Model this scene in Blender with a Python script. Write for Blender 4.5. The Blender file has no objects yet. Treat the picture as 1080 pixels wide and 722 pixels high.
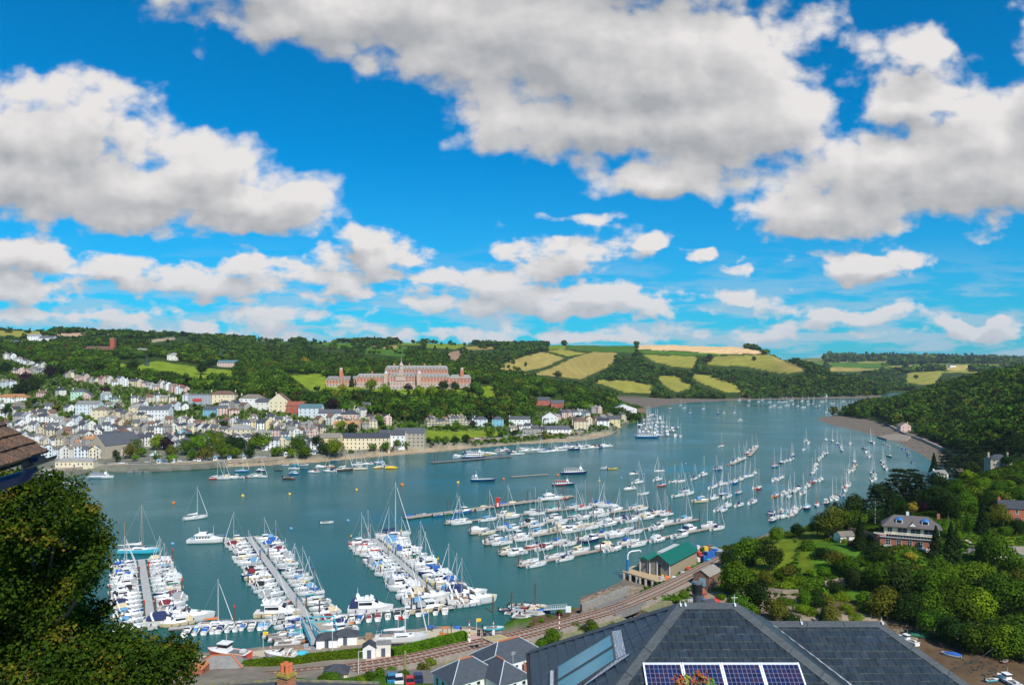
import bpy, bmesh, math, random
import numpy as np
from mathutils import Vector, Matrix
R = random.Random(11)
NR = np.random.RandomState(5)
SC = bpy.context.scene
COL = SC.collection
rad = math.radians
CAMZ, F, HY, CX = 75.0, 800.0, 385.0, 540.0      # eye height, focal length and horizon of the 1080x722 photograph
def W(px, py, z=0.0):
 Y = (CAMZ - z) * F / (py - HY)
 return Vector(((px - CX) / F * Y, Y, z))
def WY(px, py, Y):
 return Vector(((px - CX) / F * Y, Y, CAMZ - (py - HY) / F * Y))
def PX(p):
 return CX + F * p[0] / max(p[1], 1e-3), HY + (CAMZ - p[2]) / max(p[1], 1e-3) * F
# ---------------------------------------------------------------- materials
MATS = {}
def mat(name, col, rough=.7, var=.12, scale=1.5, bump=0., bscale=None, metal=0., spec=.5, objvar=0., attr=None, trans=0., hue=0., coord='Object', col2=None):
 if name in MATS: return MATS[name]
 m = bpy.data.materials.new(name); m.use_nodes = True
 nt = m.node_tree; N = nt.nodes; L = nt.links
 b = N['Principled BSDF']
 b.inputs['Roughness'].default_value = rough
 b.inputs['Metallic'].default_value = metal
 b.inputs['Specular IOR Level'].default_value = spec
 tc = N.new('ShaderNodeTexCoord')
 nz = N.new('ShaderNodeTexNoise'); nz.inputs['Scale'].default_value = scale; nz.inputs['Detail'].default_value = 9
 nz.inputs['Roughness'].default_value = .6
 L.new(tc.outputs[coord], nz.inputs['Vector'])
 if attr:
  a = N.new('ShaderNodeAttribute'); a.attribute_name = attr; base = a.outputs['Color']
 else:
  rgb = N.new('ShaderNodeRGB'); rgb.outputs[0].default_value = (*col, 1); base = rgb.outputs[0]
  if col2:
   cr0 = N.new('ShaderNodeValToRGB'); cr0.color_ramp.elements[0].position = .42; cr0.color_ramp.elements[1].position = .6
   cr0.color_ramp.elements[0].color = (*col, 1); cr0.color_ramp.elements[1].color = (*col2, 1)
   n0 = N.new('ShaderNodeTexNoise'); n0.inputs['Scale'].default_value = scale * .6; n0.inputs['Detail'].default_value = 6
   L.new(tc.outputs[coord], n0.inputs['Vector']); L.new(n0.outputs['Fac'], cr0.inputs['Fac']); base = cr0.outputs['Color']
 hs = N.new('ShaderNodeHueSaturation')
 mr = N.new('ShaderNodeMapRange'); mr.inputs['From Min'].default_value = .3; mr.inputs['From Max'].default_value = .7
 mr.inputs['To Min'].default_value = 1 - var; mr.inputs['To Max'].default_value = 1 + var
 L.new(nz.outputs['Fac'], mr.inputs['Value'])
 val = mr.outputs['Result']
 if objvar or hue:
  oi = N.new('ShaderNodeObjectInfo')
  m2 = N.new('ShaderNodeMapRange'); m2.inputs['To Min'].default_value = 1 - objvar; m2.inputs['To Max'].default_value = 1 + objvar
  L.new(oi.outputs['Random'], m2.inputs['Value'])
  mm = N.new('ShaderNodeMath'); mm.operation = 'MULTIPLY'; L.new(val, mm.inputs[0]); L.new(m2.outputs['Result'], mm.inputs[1]); val = mm.outputs[0]
  if hue:
   w = N.new('ShaderNodeMath'); w.operation = 'MULTIPLY'; w.inputs[1].default_value = 7.31; L.new(oi.outputs['Random'], w.inputs[0])
   fr = N.new('ShaderNodeMath'); fr.operation = 'FRACT'; L.new(w.outputs[0], fr.inputs[0])
   m3 = N.new('ShaderNodeMapRange'); m3.inputs['To Min'].default_value = .5 - hue; m3.inputs['To Max'].default_value = .5 + hue * .6
   L.new(fr.outputs[0], m3.inputs['Value']); L.new(m3.outputs['Result'], hs.inputs['Hue'])
 L.new(val, hs.inputs['Value']); L.new(base, hs.inputs['Color'])
 L.new(hs.outputs['Color'], b.inputs['Base Color'])
 if trans:
  out = N['Material Output']; t = N.new('ShaderNodeBsdfTranslucent'); mx = N.new('ShaderNodeMixShader'); mx.inputs[0].default_value = trans
  h2 = N.new('ShaderNodeHueSaturation'); h2.inputs['Value'].default_value = 1.5; h2.inputs['Hue'].default_value = .485; L.new(hs.outputs['Color'], h2.inputs['Color']); L.new(h2.outputs['Color'], t.inputs['Color'])
  L.new(b.outputs[0], mx.inputs[1]); L.new(t.outputs[0], mx.inputs[2]); L.new(mx.outputs[0], out.inputs['Surface'])
 if bump:
  bz = N.new('ShaderNodeTexNoise'); bz.inputs['Scale'].default_value = bscale or scale * 4; bz.inputs['Detail'].default_value = 4
  L.new(tc.outputs[coord], bz.inputs['Vector'])
  bp = N.new('ShaderNodeBump'); bp.inputs['Strength'].default_value = bump; bp.inputs['Distance'].default_value = .3
  L.new(bz.outputs['Fac'], bp.inputs['Height']); L.new(bp.outputs[0], b.inputs['Normal'])
 MATS[name] = m
 return m
# ---------------------------------------------------------------- mesh building
class MB:
 def __init__(s): s.v = []; s.f = []; s.m = []; s.mats = []; s.uv = None
 def mi(s, m):
  if m not in s.mats: s.mats.append(m)
  return s.mats.index(m)
 def poly(s, pts, m):
  n = len(s.v); s.v += [tuple(p) for p in pts]; s.f.append(tuple(range(n, n + len(pts)))); s.m.append(s.mi(m))
 def mesh_(s, vs, fs, m, M=None):
  n = len(s.v); k = s.mi(m)
  s.v += [tuple(M @ Vector(v)) for v in vs] if M else [tuple(v) for v in vs]
  for f in fs: s.f.append(tuple(i + n for i in f)); s.m.append(k)
  return s
 def box(s, c, d, m, rz=0., tx=1., ty=1.):
  x, y, z = d[0] / 2, d[1] / 2, d[2] / 2
  vs = [(-x, -y, -z), (x, -y, -z), (x, y, -z), (-x, y, -z), (-x * tx, -y * ty, z), (x * tx, -y * ty, z), (x * tx, y * ty, z), (-x * tx, y * ty, z)]
  fs = [(0, 3, 2, 1), (4, 5, 6, 7), (0, 1, 5, 4), (1, 2, 6, 5), (2, 3, 7, 6), (3, 0, 4, 7)]
  return s.mesh_(vs, fs, m, Matrix.Translation(c) @ Matrix.Rotation(rz, 4, 'Z'))
 def bar(s, p, q, w, h, m):
  p = Vector(p); q = Vector(q); d = q - p; L = d.length
  if L < 1e-6: return s
  x = d / L; up = Vector((0, 0, 1)) if abs(x.z) < .98 else Vector((0, 1, 0))
  y = up.cross(x).normalized(); z = x.cross(y)
  M = Matrix((x, y, z)).transposed().to_4x4(); M.translation = (p + q) / 2
  a, b, c = L / 2, w / 2, h / 2
  vs = [(-a, -b, -c), (a, -b, -c), (a, b, -c), (-a, b, -c), (-a, -b, c), (a, -b, c), (a, b, c), (-a, b, c)]
  return s.mesh_(vs, [(0, 3, 2, 1), (4, 5, 6, 7), (0, 1, 5, 4), (1, 2, 6, 5), (2, 3, 7, 6), (3, 0, 4, 7)], m, M)
 def cyl(s, p, q, r0, r1, m, n=8):
  p = Vector(p); q = Vector(q); d = (q - p).normalized()
  a = d.orthogonal().normalized(); b = d.cross(a)
  vs = []
  for c, r in ((p, r0), (q, r1)):
   for i in range(n):
    t = 2 * math.pi * i / n; vs.append(c + (a * math.cos(t) + b * math.sin(t)) * r)
  fs = [(i, (i + 1) % n, n + (i + 1) % n, n + i) for i in range(n)] + [tuple(range(n - 1, -1, -1)), tuple(range(n, 2 * n))]
  return s.mesh_(vs, fs, m)
 def lathe(s, prof, m, n=10, c=(0, 0, 0)):
  vs = [(c[0] + r * math.cos(2 * math.pi * i / n), c[1] + r * math.sin(2 * math.pi * i / n), c[2] + z) for r, z in prof for i in range(n)]
  fs = [(k * n + i, k * n + (i + 1) % n, (k + 1) * n + (i + 1) % n, (k + 1) * n + i) for k in range(len(prof) - 1) for i in range(n)]
  fs += [tuple(range(n - 1, -1, -1)), tuple(range((len(prof) - 1) * n, len(prof) * n))]
  return s.mesh_(vs, fs, m)
 def loft(s, rings, m, closed=False, caps=True):
  n = len(rings[0]); vs = [p for r in rings for p in r]; fs = []
  for k in range(len(rings) - 1):
   for i in range(n if closed else n - 1):
    j = (i + 1) % n
    fs.append((k * n + i, k * n + j, (k + 1) * n + j, (k + 1) * n + i))
  if caps: fs += [tuple(range(n - 1, -1, -1)), tuple(range((len(rings) - 1) * n, len(rings) * n))]
  return s.mesh_(vs, fs, m)
 def prism(s, pts, z0, z1, m, mtop=None):
  n = len(pts)
  a = sum(pts[i][0] * pts[(i + 1) % n][1] - pts[(i + 1) % n][0] * pts[i][1] for i in range(n))
  if a < 0: pts = pts[::-1]
  z1s = z1 if isinstance(z1, (list, tuple)) else [z1] * n
  b = [(p[0], p[1], z0) for p in pts]; t = [(p[0], p[1], z) for p, z in zip(pts, z1s)]
  s.mesh_(b + t, [(i, (i + 1) % n, n + (i + 1) % n, n + i) for i in range(n)] + [tuple(range(n - 1, -1, -1))], m)
  s.poly(t, mtop or m); return s
 def mesh(s, name, smooth=False):
  me = bpy.data.meshes.new(name); me.from_pydata(s.v, [], s.f)
  for m in s.mats: me.materials.append(m)
  me.polygons.foreach_set('material_index', s.m)
  if smooth: me.polygons.foreach_set('use_smooth', [True] * len(s.f))
  me.update(); return me
def ob(name, me, parent=None, loc=None, rz=0., scale=None):
 o = bpy.data.objects.new(name, me.mesh(name) if isinstance(me, MB) else me)
 COL.objects.link(o)
 if parent: o.parent = parent
 if loc is not None: o.location = loc
 if rz: o.rotation_euler = (0, 0, rz)
 if scale: o.scale = scale if isinstance(scale, (tuple, list)) else (scale,) * 3
 return o
def empty(name, loc, rz=0.):
 o = bpy.data.objects.new(name, None); COL.objects.link(o); o.location = loc; o.rotation_euler = (0, 0, rz); o.empty_display_size = .5
 return o
def struct(o): o['kind'] = 'structure'; return o
def tag(o, label, cat, group=None):
 o['label'] = label; o['category'] = cat
 if group: o['group'] = group
 return o
ORD = 'zeroth first second third fourth fifth sixth seventh eighth ninth tenth eleventh twelfth thirteenth fourteenth fifteenth sixteenth seventeenth eighteenth nineteenth twentieth'.split()
def ordw(i):
 if i <= 20: return ORD[i]
 if i < 100 and i % 10: return ('twenty thirty forty fifty sixty seventy eighty ninety'.split()[i // 10 - 2]) + '-' + ORD[i % 10]
 return {30: 'thirtieth', 40: 'fortieth', 50: 'fiftieth', 60: 'sixtieth', 70: 'seventieth'}.get(i, '%dth' % i)
REG = {}
def reg(o, look, cat, group, where, key=None):
 """label is written at the end: look + position in its row"""
 p = o.location; REG.setdefault(where, []).append((key if key is not None else PX(p)[0], o, look, cat, group)); return o
def finish_labels(dirs={}):
 for where, L in REG.items():
  L.sort(key=lambda t: t[0]); n = len(L)
  same = {}
  for t in L: same.setdefault(t[2], []).append(t)
  for look, T in same.items():
   for i, (k, o, _, cat, group) in enumerate(T):
    d = dirs.get(where, 'from left')
    s = f'{look} {where}' if len(T) == 1 else f'{ordw(i + 1)} {look} {d} {where}'
    for wd in (' the ', ' of the ', ' the ', ' the ', ' green ', ' with ', ' a '):
     if len(s.split()) > 16: s = ' '.join(s.rsplit(wd, 1))
    if len(s.split()) > 16: print('LONG', len(s.split()), s)
    tag(o, ' '.join(s.split()[:16]), cat, group)
# ---------------------------------------------------------------- terrain
CP = []
def C(px, *pts):
 for py, Y in pts: CP.append((px, Y, CAMZ - (py - HY) / F * Y))
def CZ(px, *pts):
 for Y, z in pts: CP.append((px, Y, z))
for p_ in (-400, -150, 0): C(p_, (470, 640), (440, 780), (420, 860), (400, 950), (380, 1080), (365, 1350), (348.5, 2000)); CZ(p_, (520, 3), (2600, 150), (6000, 120))
C(100, (475, 600), (450, 720), (430, 800), (410, 880), (395, 980), (375, 1200), (359, 1700), (350.5, 2100)); CZ(100, (538, 3), (2700, 140), (6000, 120))
C(200, (475, 620), (455, 700), (435, 790), (415, 880), (405, 950), (390, 1100), (375, 1350), (362, 1750), (355, 2200)); CZ(200, (570, 3), (2700, 145), (6000, 120))
C(300, (470, 640), (450, 720), (435, 780), (420, 850), (405, 1000), (394, 1130), (374, 1600), (360, 2200)); CZ(300, (590, 3), (1350, 75), (6000, 120), (2800, 140))
C(350, (408, 1040), (398, 1120))
C(400, (470, 670), (447, 740), (430, 800), (418, 900), (408, 1040), (401, 1110), (386, 1300), (372, 1700), (361, 2400)); CZ(400, (630, 3), (2800, 140), (6000, 120))
C(500, (464, 740), (456, 790), (450, 840), (432, 910), (420, 970), (409, 1060), (400, 1130), (390, 1400), (375, 1900), (363, 2400)); CZ(500, (690, 3), (2800, 140), (6000, 120))
C(600, (460, 800), (450, 850), (438, 930), (425, 1010), (416, 1100)); CZ(600, (750, 3), (1300, 32), (1450, 20), (1600, 25))
C(600, (400, 1800), (388, 2000), (374, 2300), (365, 2600)); CZ(600, (2900, 150), (6000, 100))
C(640, (440, 920), (428, 1000), (424, 1080)); CZ(640, (830, 3), (1150, 22), (1250, 6)); CZ(668, (1100, 3), (1000, 3), (1350, 2.5), (1600, 4))
CZ(700, (1600, 3)); C(700, (416, 1750), (405, 1900), (393, 2100), (379, 2300), (367, 2550), (363, 2700)); CZ(700, (3000, 140), (6000, 100))
C(800, (416, 1850), (407, 2000), (396, 2150), (383, 2350), (373, 2500), (368, 2620)); CZ(800, (3000, 110), (6000, 100))
C(850, (416, 1850), (407, 1930), (392, 2080), (384, 2200)); CZ(850, (2300, 78), (2700, 40), (3200, 40), (6000, 130))
C(900, (416, 1850), (407, 1920), (400, 1990)); CZ(900, (2080, 30), (2200, 5), (2700, 12), (6000, 130))
CZ(930, (1800, 2))
C(960, (411, 2200), (404, 2450), (395, 2800), (387, 3300)); C(960, (381, 4200), (378.5, 6000)); CZ(960, (9000, 110))
C(1080, (411, 2200), (404, 2450), (396, 2800), (386, 3400), (383, 4200), (380, 6000)); CZ(1080, (9000, 110))
C(1400, (405, 2400), (386, 3400), (380, 6000))
CZ(1080, (40, 48), (70, 34), (120, 13), (150, 1), (188, .5), (203, 3), (220, 6))
C(1080, (625, 245), (590, 262), (560, 285), (525, 325), (495, 385), (475, 440), (455, 520), (437, 640), (417, 850)); CZ(1080, (1050, 62), (1300, 60), (1700, 25), (1900, 4))
CZ(1400, (40, 48), (120, 15), (150, 6), (200, 8)); C(1400, (600, 245), (530, 300), (470, 420), (430, 600), (395, 850)); CZ(1400, (1300, 70), (1900, 8))
CZ(1000, (150, .4), (190, .4), (206, .7), (222, 4)); C(1000, (612, 243), (580, 262), (560, 275), (530, 310), (512, 345)); CZ(1000, (400, 16), (480, 10), (560, 2), (640, 2))
C(1000, (452, 850), (441, 900), (427, 1000)); CZ(1000, (1150, 38), (1400, 30), (1700, 8), (1850, 2))
CZ(950, (150, .4), (200, .5), (228, 1.)); C(950, (607, 240), (583, 255), (565, 270), (548, 292)); CZ(950, (330, 12), (380, 3), (880, 3), (1000, 9), (1100, 14), (1300, 12), (1500, 3))
CZ(900, (150, .4), (200, .5), (232, 1.2), (250, 5.5), (265, 9.5), (285, 11.5), (310, 11), (340, 6), (365, 2), (1140, 3), (1200, 7), (1280, 3))
CZ(850, (150, .4), (200, .5), (240, 2), (255, 5), (275, 8), (300, 7.5), (325, 4), (340, 2))
CZ(800, (150, .5), (200, .5), (228, 1.2), (250, 2.6), (270, 4), (295, 5), (315, 3))
CZ(760, (200, .6), (235, 1.2), (255, 2.6), (275, 3)); CZ(700, (150, .6), (200, .6), (215, .8), (230, 2.4)); CZ(620, (150, .7), (190, .7), (205, 1.5))
CZ(560, (130, 14), (150, 11), (170, 5), (185, 3), (200, 2.3)); CZ(480, (128, 18), (145, 16), (162, 7), (175, 3.2), (195, 2.3))
CZ(400, (128, 19), (145, 17), (160, 8), (175, 3.2), (200, 2.3)); CZ(300, (128, 20), (145, 16), (162, 6), (175, 3), (200, 2.3)); CZ(150, (128, 20), (150, 10), (165, 3.2), (195, 2.3)); CZ(-200, (128, 20), (150, 10), (160, 3))
for p_ in (-300, 0, 250, 500, 750, 1000, 1300): CZ(p_, (15, 64), (30, 55), (60, 40), (90, 28))
CP = np.array(CP, float)
KY = 3.2
def feat(px, Y): return np.stack([np.asarray(px) / 110., np.log(Y) * KY], -1)
_P = feat(CP[:, 0], CP[:, 1]); _c = .25
def _phi(d2): return np.sqrt(d2 + _c * _c)
_A = _phi(((_P[:, None] - _P[None]) ** 2).sum(-1)); _A -= np.eye(len(_P)) * .02
_n = len(_P); _B = np.zeros((_n + 3, _n + 3)); _B[:_n, :_n] = _A; _B[:_n, _n] = 1; _B[:_n, _n + 1:] = _P; _B[_n:, :_n] = _B[:_n, _n:].T
_wz = np.linalg.solve(_B, np.concatenate([CP[:, 2], np.zeros(3)]))
def rbf(px, Y):
 Q = feat(px, Y).reshape(-1, 2); out = np.empty(len(Q))
 for i in range(0, len(Q), 20000):
  q = Q[i:i + 20000]; out[i:i + 20000] = _phi(((q[:, None] - _P[None]) ** 2).sum(-1)) @ _wz[:_n] + _wz[_n] + q @ _wz[_n + 1:]
 return out.reshape(np.shape(Y))
def PQ(L):   # plan polygon from pixels on the water level, or world tuples ('w',px,Y)
 o = []
 for p in L:
  if p[0] == 'w': o.append(((p[1] - CX) / F * p[2], p[2]))
  else: w = W(p[0], p[1]); o.append((w.x, w.y))
 return np.array(o)
FAR = PQ([(-480, 562), (-200, 535), (0, 512), (60, 505), (95, 499), (120, 497.5), (165, 497), (200, 495), (235, 493), (280, 491), (330, 488), (400, 481.5), (460, 476.5), (500, 472.5),
   (545, 468.5), (600, 466), (628, 462.5), (645, 458), (654, 452), (664, 446), (680, 443), (681, 438), (672, 433.5), (680, 431.5), (700, 427.5), (725, 424.5), (760, 423), (800, 421.5), (870, 420.5), (925, 419.5), (931, 417.5),
   (931, 415.5), (940, 413.5), (1000, 413), (1600, 413), ('w', 1600, 12000), ('w', -480, 12000)])
NEAR = PQ([('w', -480, 10), (-480, 765), (-100, 722), (100, 702), (215, 690), (290, 682.5), (320, 681), (375, 673), (430, 665), (463, 660.5), (495, 661), (515, 664), (530, 661), (535, 655), (560, 651), (595, 646), (611, 639), (612, 629), (640, 619),
   (654, 613), (662, 606), (700, 598), (735, 584), (765, 577), (790, 571), (830, 560), (880, 546), (940, 532), (985, 518), (1010, 505), (1005, 495), (985, 488), (970, 479), (950, 468), (925, 460),
   (895, 452), (880, 449), (862, 443), (862, 440.5), (875, 438.5), (893, 437.), (905, 430), (930, 424), (968, 419), (1010, 416.5), (1100, 415.5), (1600, 415.5), ('w', 1600, 10)])
def inpoly(P, X, Y):
 c = np.zeros(X.shape, bool); n = len(P)
 for i in range(n):
  x0, y0 = P[i]; x1, y1 = P[(i + 1) % n]
  if y0 == y1: continue
  k = ((y0 > Y) != (y1 > Y)); c ^= k & (X < (x1 - x0) * (Y - y0) / (y1 - y0) + x0)
 return c
def polydist(P, X, Y):
 d = np.full(X.shape, 1e9); n = len(P)
 for i in range(n):
  x0, y0 = P[i]; x1, y1 = P[(i + 1) % n]; dx, dy = x1 - x0, y1 - y0
  t = np.clip(((X - x0) * dx + (Y - y0) * dy) / (dx * dx + dy * dy + 1e-9), 0, 1)
  d = np.minimum(d, (X - x0 - t * dx) ** 2 + (Y - y0 - t * dy) ** 2)
 return np.sqrt(d)
cols = np.concatenate([np.arange(-440, -8, 9.), np.arange(-8, 1090, 2.), np.arange(1094, 1530, 9.)])
NRW = 640; rows = np.exp(np.linspace(math.log(14), math.log(9500), NRW))
GP, GY = np.meshgrid(cols, rows)          # [row, col]
GX = (GP - CX) / F * GY
def fnoise(X, Y, s, k=6, seed=1):
 rs = np.random.RandomState(seed); o = 0
 for i in range(k):
  a = rs.rand() * 6.28; f = (1.7 ** i) / s; o = o + np.sin((X * math.cos(a) + Y * math.sin(a)) * f * 6.28 + rs.rand() * 6.28) / 1.5 ** i
 return o / 2
B_ = rbf(GP, GY)
QY = HY + CAMZ * F / GY                    # water-level pixel row of a plan point
mud_polys = [[(650, 434), (700, 431), (930, 421), (938, 418.2), (935, 417.3), (800, 420.2), (700, 420.9), (650, 421)],
    [(855, 439), (893, 438.5), (918, 443.5), (948, 453.5), (975, 461), (996, 471), (1016, 480), (1030, 500), (985, 500), (850, 455)],
    [(505, 700), (612, 627), (654, 612), (664, 603), (700, 604), (708, 616), (672, 630), (612, 650), (560, 660), (520, 668)],
    [(560, 900), (640, 652), (700, 640), (790, 648), (800, 660), (900, 657.5), (950, 660), (1000, 671), (1050, 688), (1120, 693), (1120, 790), (900, 900)],
    [(240, 495), (560, 480), (660, 466), (652, 456), (560, 465.5), (500, 470.5), (400, 479), (330, 485.5), (240, 490)]]
MUD = np.zeros(GP.shape, bool)
for mp in mud_polys: MUD |= inpoly(np.array(mp, float), GP, QY)
_nr = GY > 60
inF = inpoly(FAR, GX, GY); inN = inpoly(NEAR, GX, GY)
land = inF | inN
D = np.minimum(polydist(FAR, GX, GY), polydist(NEAR, GX, GY))
slope = np.where(MUD, .012, .5)
Z = np.minimum(np.maximum(B_, np.where(MUD, .05, 1.3)) + np.where(D > 10, fnoise(GX, GY, 90) * np.clip(GY / 400, 0, 1.5), 0), .04 + D * slope)
Z = np.where(MUD & land, np.maximum(Z, np.minimum(.25, .02 + D * .01)), Z) + np.where(MUD & (D > 25), .1 * fnoise(GX, GY, 14, 5, 8), 0)
Z = np.where(MUD & land & (D > 25) & (GY < 260), np.maximum(Z, .25 + .1 * fnoise(GX, GY, 14, 5, 8)), Z); Z = np.where(MUD & land & (D > 20), np.maximum(Z, .08), Z)
Z = np.where(land, Z, -np.minimum(.05 + D * .12, 4.))
GVY = HY + (CAMZ - Z) / GY * F             # projected pixel row
lnr = np.log(rows)
def ground(X, Y):
 Y = max(Y, 15.); px = CX + F * X / Y
 c = int(np.clip(np.searchsorted(cols, px) - 1, 0, len(cols) - 2)); r = int(np.clip(np.searchsorted(rows, Y) - 1, 0, NRW - 2))
 u = min(max((px - cols[c]) / (cols[c + 1] - cols[c]), 0), 1); v = min(max((Y - rows[r]) / (rows[r + 1] - rows[r]), 0), 1)
 return float((Z[r, c] * (1 - u) + Z[r, c + 1] * u) * (1 - v) + (Z[r + 1, c] * (1 - u) + Z[r + 1, c + 1] * u) * v)
def hit(px, py, y0=150, y1=9000):
 c = int(np.clip(np.searchsorted(cols, px), 0, len(cols) - 1))
 g = GVY[:, c]; a = np.searchsorted(rows, y0); b = np.searchsorted(rows, y1)
 for r in range(a, min(b, NRW)):
  if g[r] <= py:
   Y = rows[r]
   if r > a and g[r - 1] > py: t = (g[r - 1] - py) / (g[r - 1] - g[r]); Y = rows[r - 1] + t * (rows[r] - rows[r - 1])
   X = (px - CX) / F * Y
   return Vector((X, Y, ground(X, Y)))
 Y = rows[min(b, NRW) - 1]; X = (px - CX) / F * Y
 return Vector((X, Y, ground(X, Y)))
# ---- ground colours: what grows or lies there
def V3(*a): return np.array(a, float)
MEADOW, STRAW, STUB, OLIVE, GREEN, BROWN = V3(.160, .215, .016), V3(.40, .31, .085), V3(.68, .45, .22), V3(.28, .26, .045), V3(.075, .165, .014), V3(.30, .20, .12)
WOODF, TOWN, MUDC, CONC, GARDEN, ROCK = V3(.035, .06, .010), V3(.17, .17, .13), V3(.165, .135, .105), V3(.42, .36, .27), V3(.08, .13, .018), V3(.27, .21, .15)
GC = np.empty(GP.shape + (3,)); GC[:] = WOODF
FIELDM = np.zeros(GP.shape, bool); FIELD2 = np.zeros(GP.shape, bool)
def c4(ox, oy, L, k=4.): return [(ox + x / k, oy + y / k) for x, y in L]
fields = [  # (visible outline, near, far, colour)
 (c4(540, 340, [(-20, 165), (130, 122), (220, 150), (130, 190), (0, 215), (-60, 205)]), 1500, 2700, STRAW * .85),
 (c4(540, 340, [(140, 118), (200, 113), (315, 128), (240, 142)]), 1500, 2800, OLIVE),
 (c4(540, 340, [(340, 124), (450, 128), (410, 185), (290, 238), (90, 218), (170, 190), (250, 152)]), 1500, 2800, STRAW * .8),
 (c4(540, 340, [(225, 88), (530, 78), (515, 128), (340, 120), (240, 113)]), 1500, 2900, GREEN * .8),
 (c4(540, 340, [(160, 85), (220, 85), (228, 112), (150, 112)]), 1500, 2900, MEADOW),
 (c4(540, 340, [(538, 78), (700, 78), (900, 92), (1080, 126), (1080, 131), (900, 132), (700, 120), (530, 112)]), 1500, 2900, STUB),
 (c4(540, 340, [(530, 115), (700, 123), (900, 134), (830, 140), (560, 131)]), 1500, 2800, GREEN),
 (c4(540, 340, [(555, 135), (780, 145), (770, 190), (690, 187), (600, 165)]), 1500, 2800, OLIVE),
 (c4(540, 340, [(800, 160), (850, 142), (1090, 134), (1250, 200), (1140, 215), (990, 187), (830, 178)]), 1500, 2800, OLIVE * .9),
 (c4(540, 340, [(1090, 132), (1130, 145), (1255, 202), (1140, 208)]), 1500, 2800, STRAW * .8),
 (c4(540, 340, [(305, 240), (500, 245), (600, 268), (600, 298), (480, 295), (400, 265)]), 1500, 2800, OLIVE),
 (c4(540, 340, [(610, 225), (690, 225), (775, 272), (690, 292), (640, 262)]), 1500, 2800, OLIVE * .95),
 (c4(540, 340, [(750, 220), (830, 222), (960, 268), (978, 298), (900, 292), (800, 255)]), 1500, 2800, OLIVE * 1.05),
 (c4(540, 340, [(-120, 200), (30, 205), (90, 225), (-60, 235)]), 1400, 2800, OLIVE),
 (c4(0, 340, [(215, 45), (400, 42), (330, 60), (220, 54)]), 1300, 3000, V3(.5, .33, .2)),
 (c4(0, 340, [(-100, 20), (215, 30), (215, 55), (90, 60), (-100, 50)]), 1300, 3000, OLIVE),
 (c4(0, 340, [(410, 38), (560, 42), (480, 50), (400, 50)]), 1300, 3000, OLIVE),
 (c4(0, 340, [(620, 72), (740, 62), (740, 72), (640, 84)]), 1200, 3000, V3(.33, .27, .17)),
 (c4(0, 340, [(500, 165), (560, 190), (660, 160), (820, 185), (990, 205), (985, 240), (830, 238), (700, 205), (600, 205), (520, 200)]), 950, 1600, MEADOW * 1.15),
 (c4(270, 340, [(120, 225), (280, 213), (300, 240), (480, 258), (800, 262), (1000, 330), (720, 300), (560, 340), (480, 325), (260, 305), (200, 270)]), 950, 1300, MEADOW * 1.15),
 (c4(270, 340, [(690, 455), (1030, 455), (1030, 486), (830, 502), (700, 494)]), 700, 900, MEADOW * 1.1),
 (c4(270, 340, [(940, 270), (1010, 270), (1010, 335), (970, 335)]), 900, 1300, MEADOW),
 (c4(270, 340, [(1010, 370), (1100, 375), (1100, 410), (1010, 400)]), 800, 1200, MEADOW),
 (c4(270, 340, [(340, 86), (480, 90), (430, 118), (340, 108)]), 1300, 3000, GREEN), (c4(270, 340, [(450, 105), (640, 100), (640, 145), (460, 130)]), 1300, 3000, GREEN * .9),
 (c4(270, 340, [(500, 95), (600, 95), (590, 112), (480, 108)]), 1300, 3000, STRAW * .8), (c4(270, 340, [(720, 88), (900, 92), (840, 112), (710, 105)]), 1300, 3000, MEADOW),
 (c4(270, 340, [(780, 74), (920, 78), (920, 88), (800, 84)]), 1300, 3000, STRAW), (c4(270, 340, [(805, 130), (880, 112), (850, 162), (810, 150)]), 1300, 3000, BROWN),
 (c4(270, 340, [(880, 102), (1020, 95), (1000, 112), (900, 116)]), 1300, 3000, STRAW * .7), (c4(270, 340, [(590, 82), (720, 82), (700, 95), (600, 95)]), 1300, 3000, MEADOW),
 (c4(270, 340, [(200, 78), (330, 84), (320, 100), (220, 92)]), 1300, 3000, GREEN), (c4(270, 340, [(0, 66), (180, 72), (150, 84), (0, 80)]), 1300, 3000, GREEN * .8),
 (c4(810, 340, [(590, 212), (740, 203), (720, 255), (640, 262), (580, 250)]), 2100, 4000, OLIVE), (c4(810, 340, [(750, 180), (860, 178), (830, 202), (750, 202)]), 2100, 4500, STRAW * 1.1),
 (c4(810, 340, [(780, 258), (880, 240), (900, 262), (790, 275)]), 2100, 4000, MEADOW), (c4(810, 340, [(1040, 182), (1090, 182), (1090, 194), (1040, 192)]), 2100, 4500, STRAW),
 (c4(810, 340, [(260, 168), (400, 172), (540, 180), (400, 192), (280, 188)]), 2600, 8000, GREEN),
 ([(768, 583), (800, 575), (830, 565), (843, 572), (838, 590), (820, 602), (800, 606)], 235, 330, MEADOW * .9), ([(840, 560), (868, 560), (875, 600), (845, 605)], 235, 330, MEADOW * .62),
 ([(1040, 562), (1070, 562), (1075, 580), (1045, 580)], 220, 330, MEADOW), ([(1010, 490), (1090, 470), (1090, 535), (1020, 530)], 280, 420, GREEN * .9),
 ([(870, 622), (925, 615), (940, 640), (880, 650)], 225, 270, GREEN), ([(850, 570), (920, 572), (925, 600), (860, 605)], 230, 300, GREEN)]
for L, a, b, c in fields:
 k = inpoly(np.array(L, float), GP, GVY) & (GY > a) & (GY < b)
 GC[k] = c; FIELDM |= k
 if a >= 1200: FIELD2 |= (inpoly(np.array(L, float), GP, GVY - 3.) | inpoly(np.array(L, float), GP, GVY - 5.) | inpoly(np.array(L, float), GP, GVY - 7.)) & (GY > a - 250) & (GY < b)
far = GY > 2850
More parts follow.
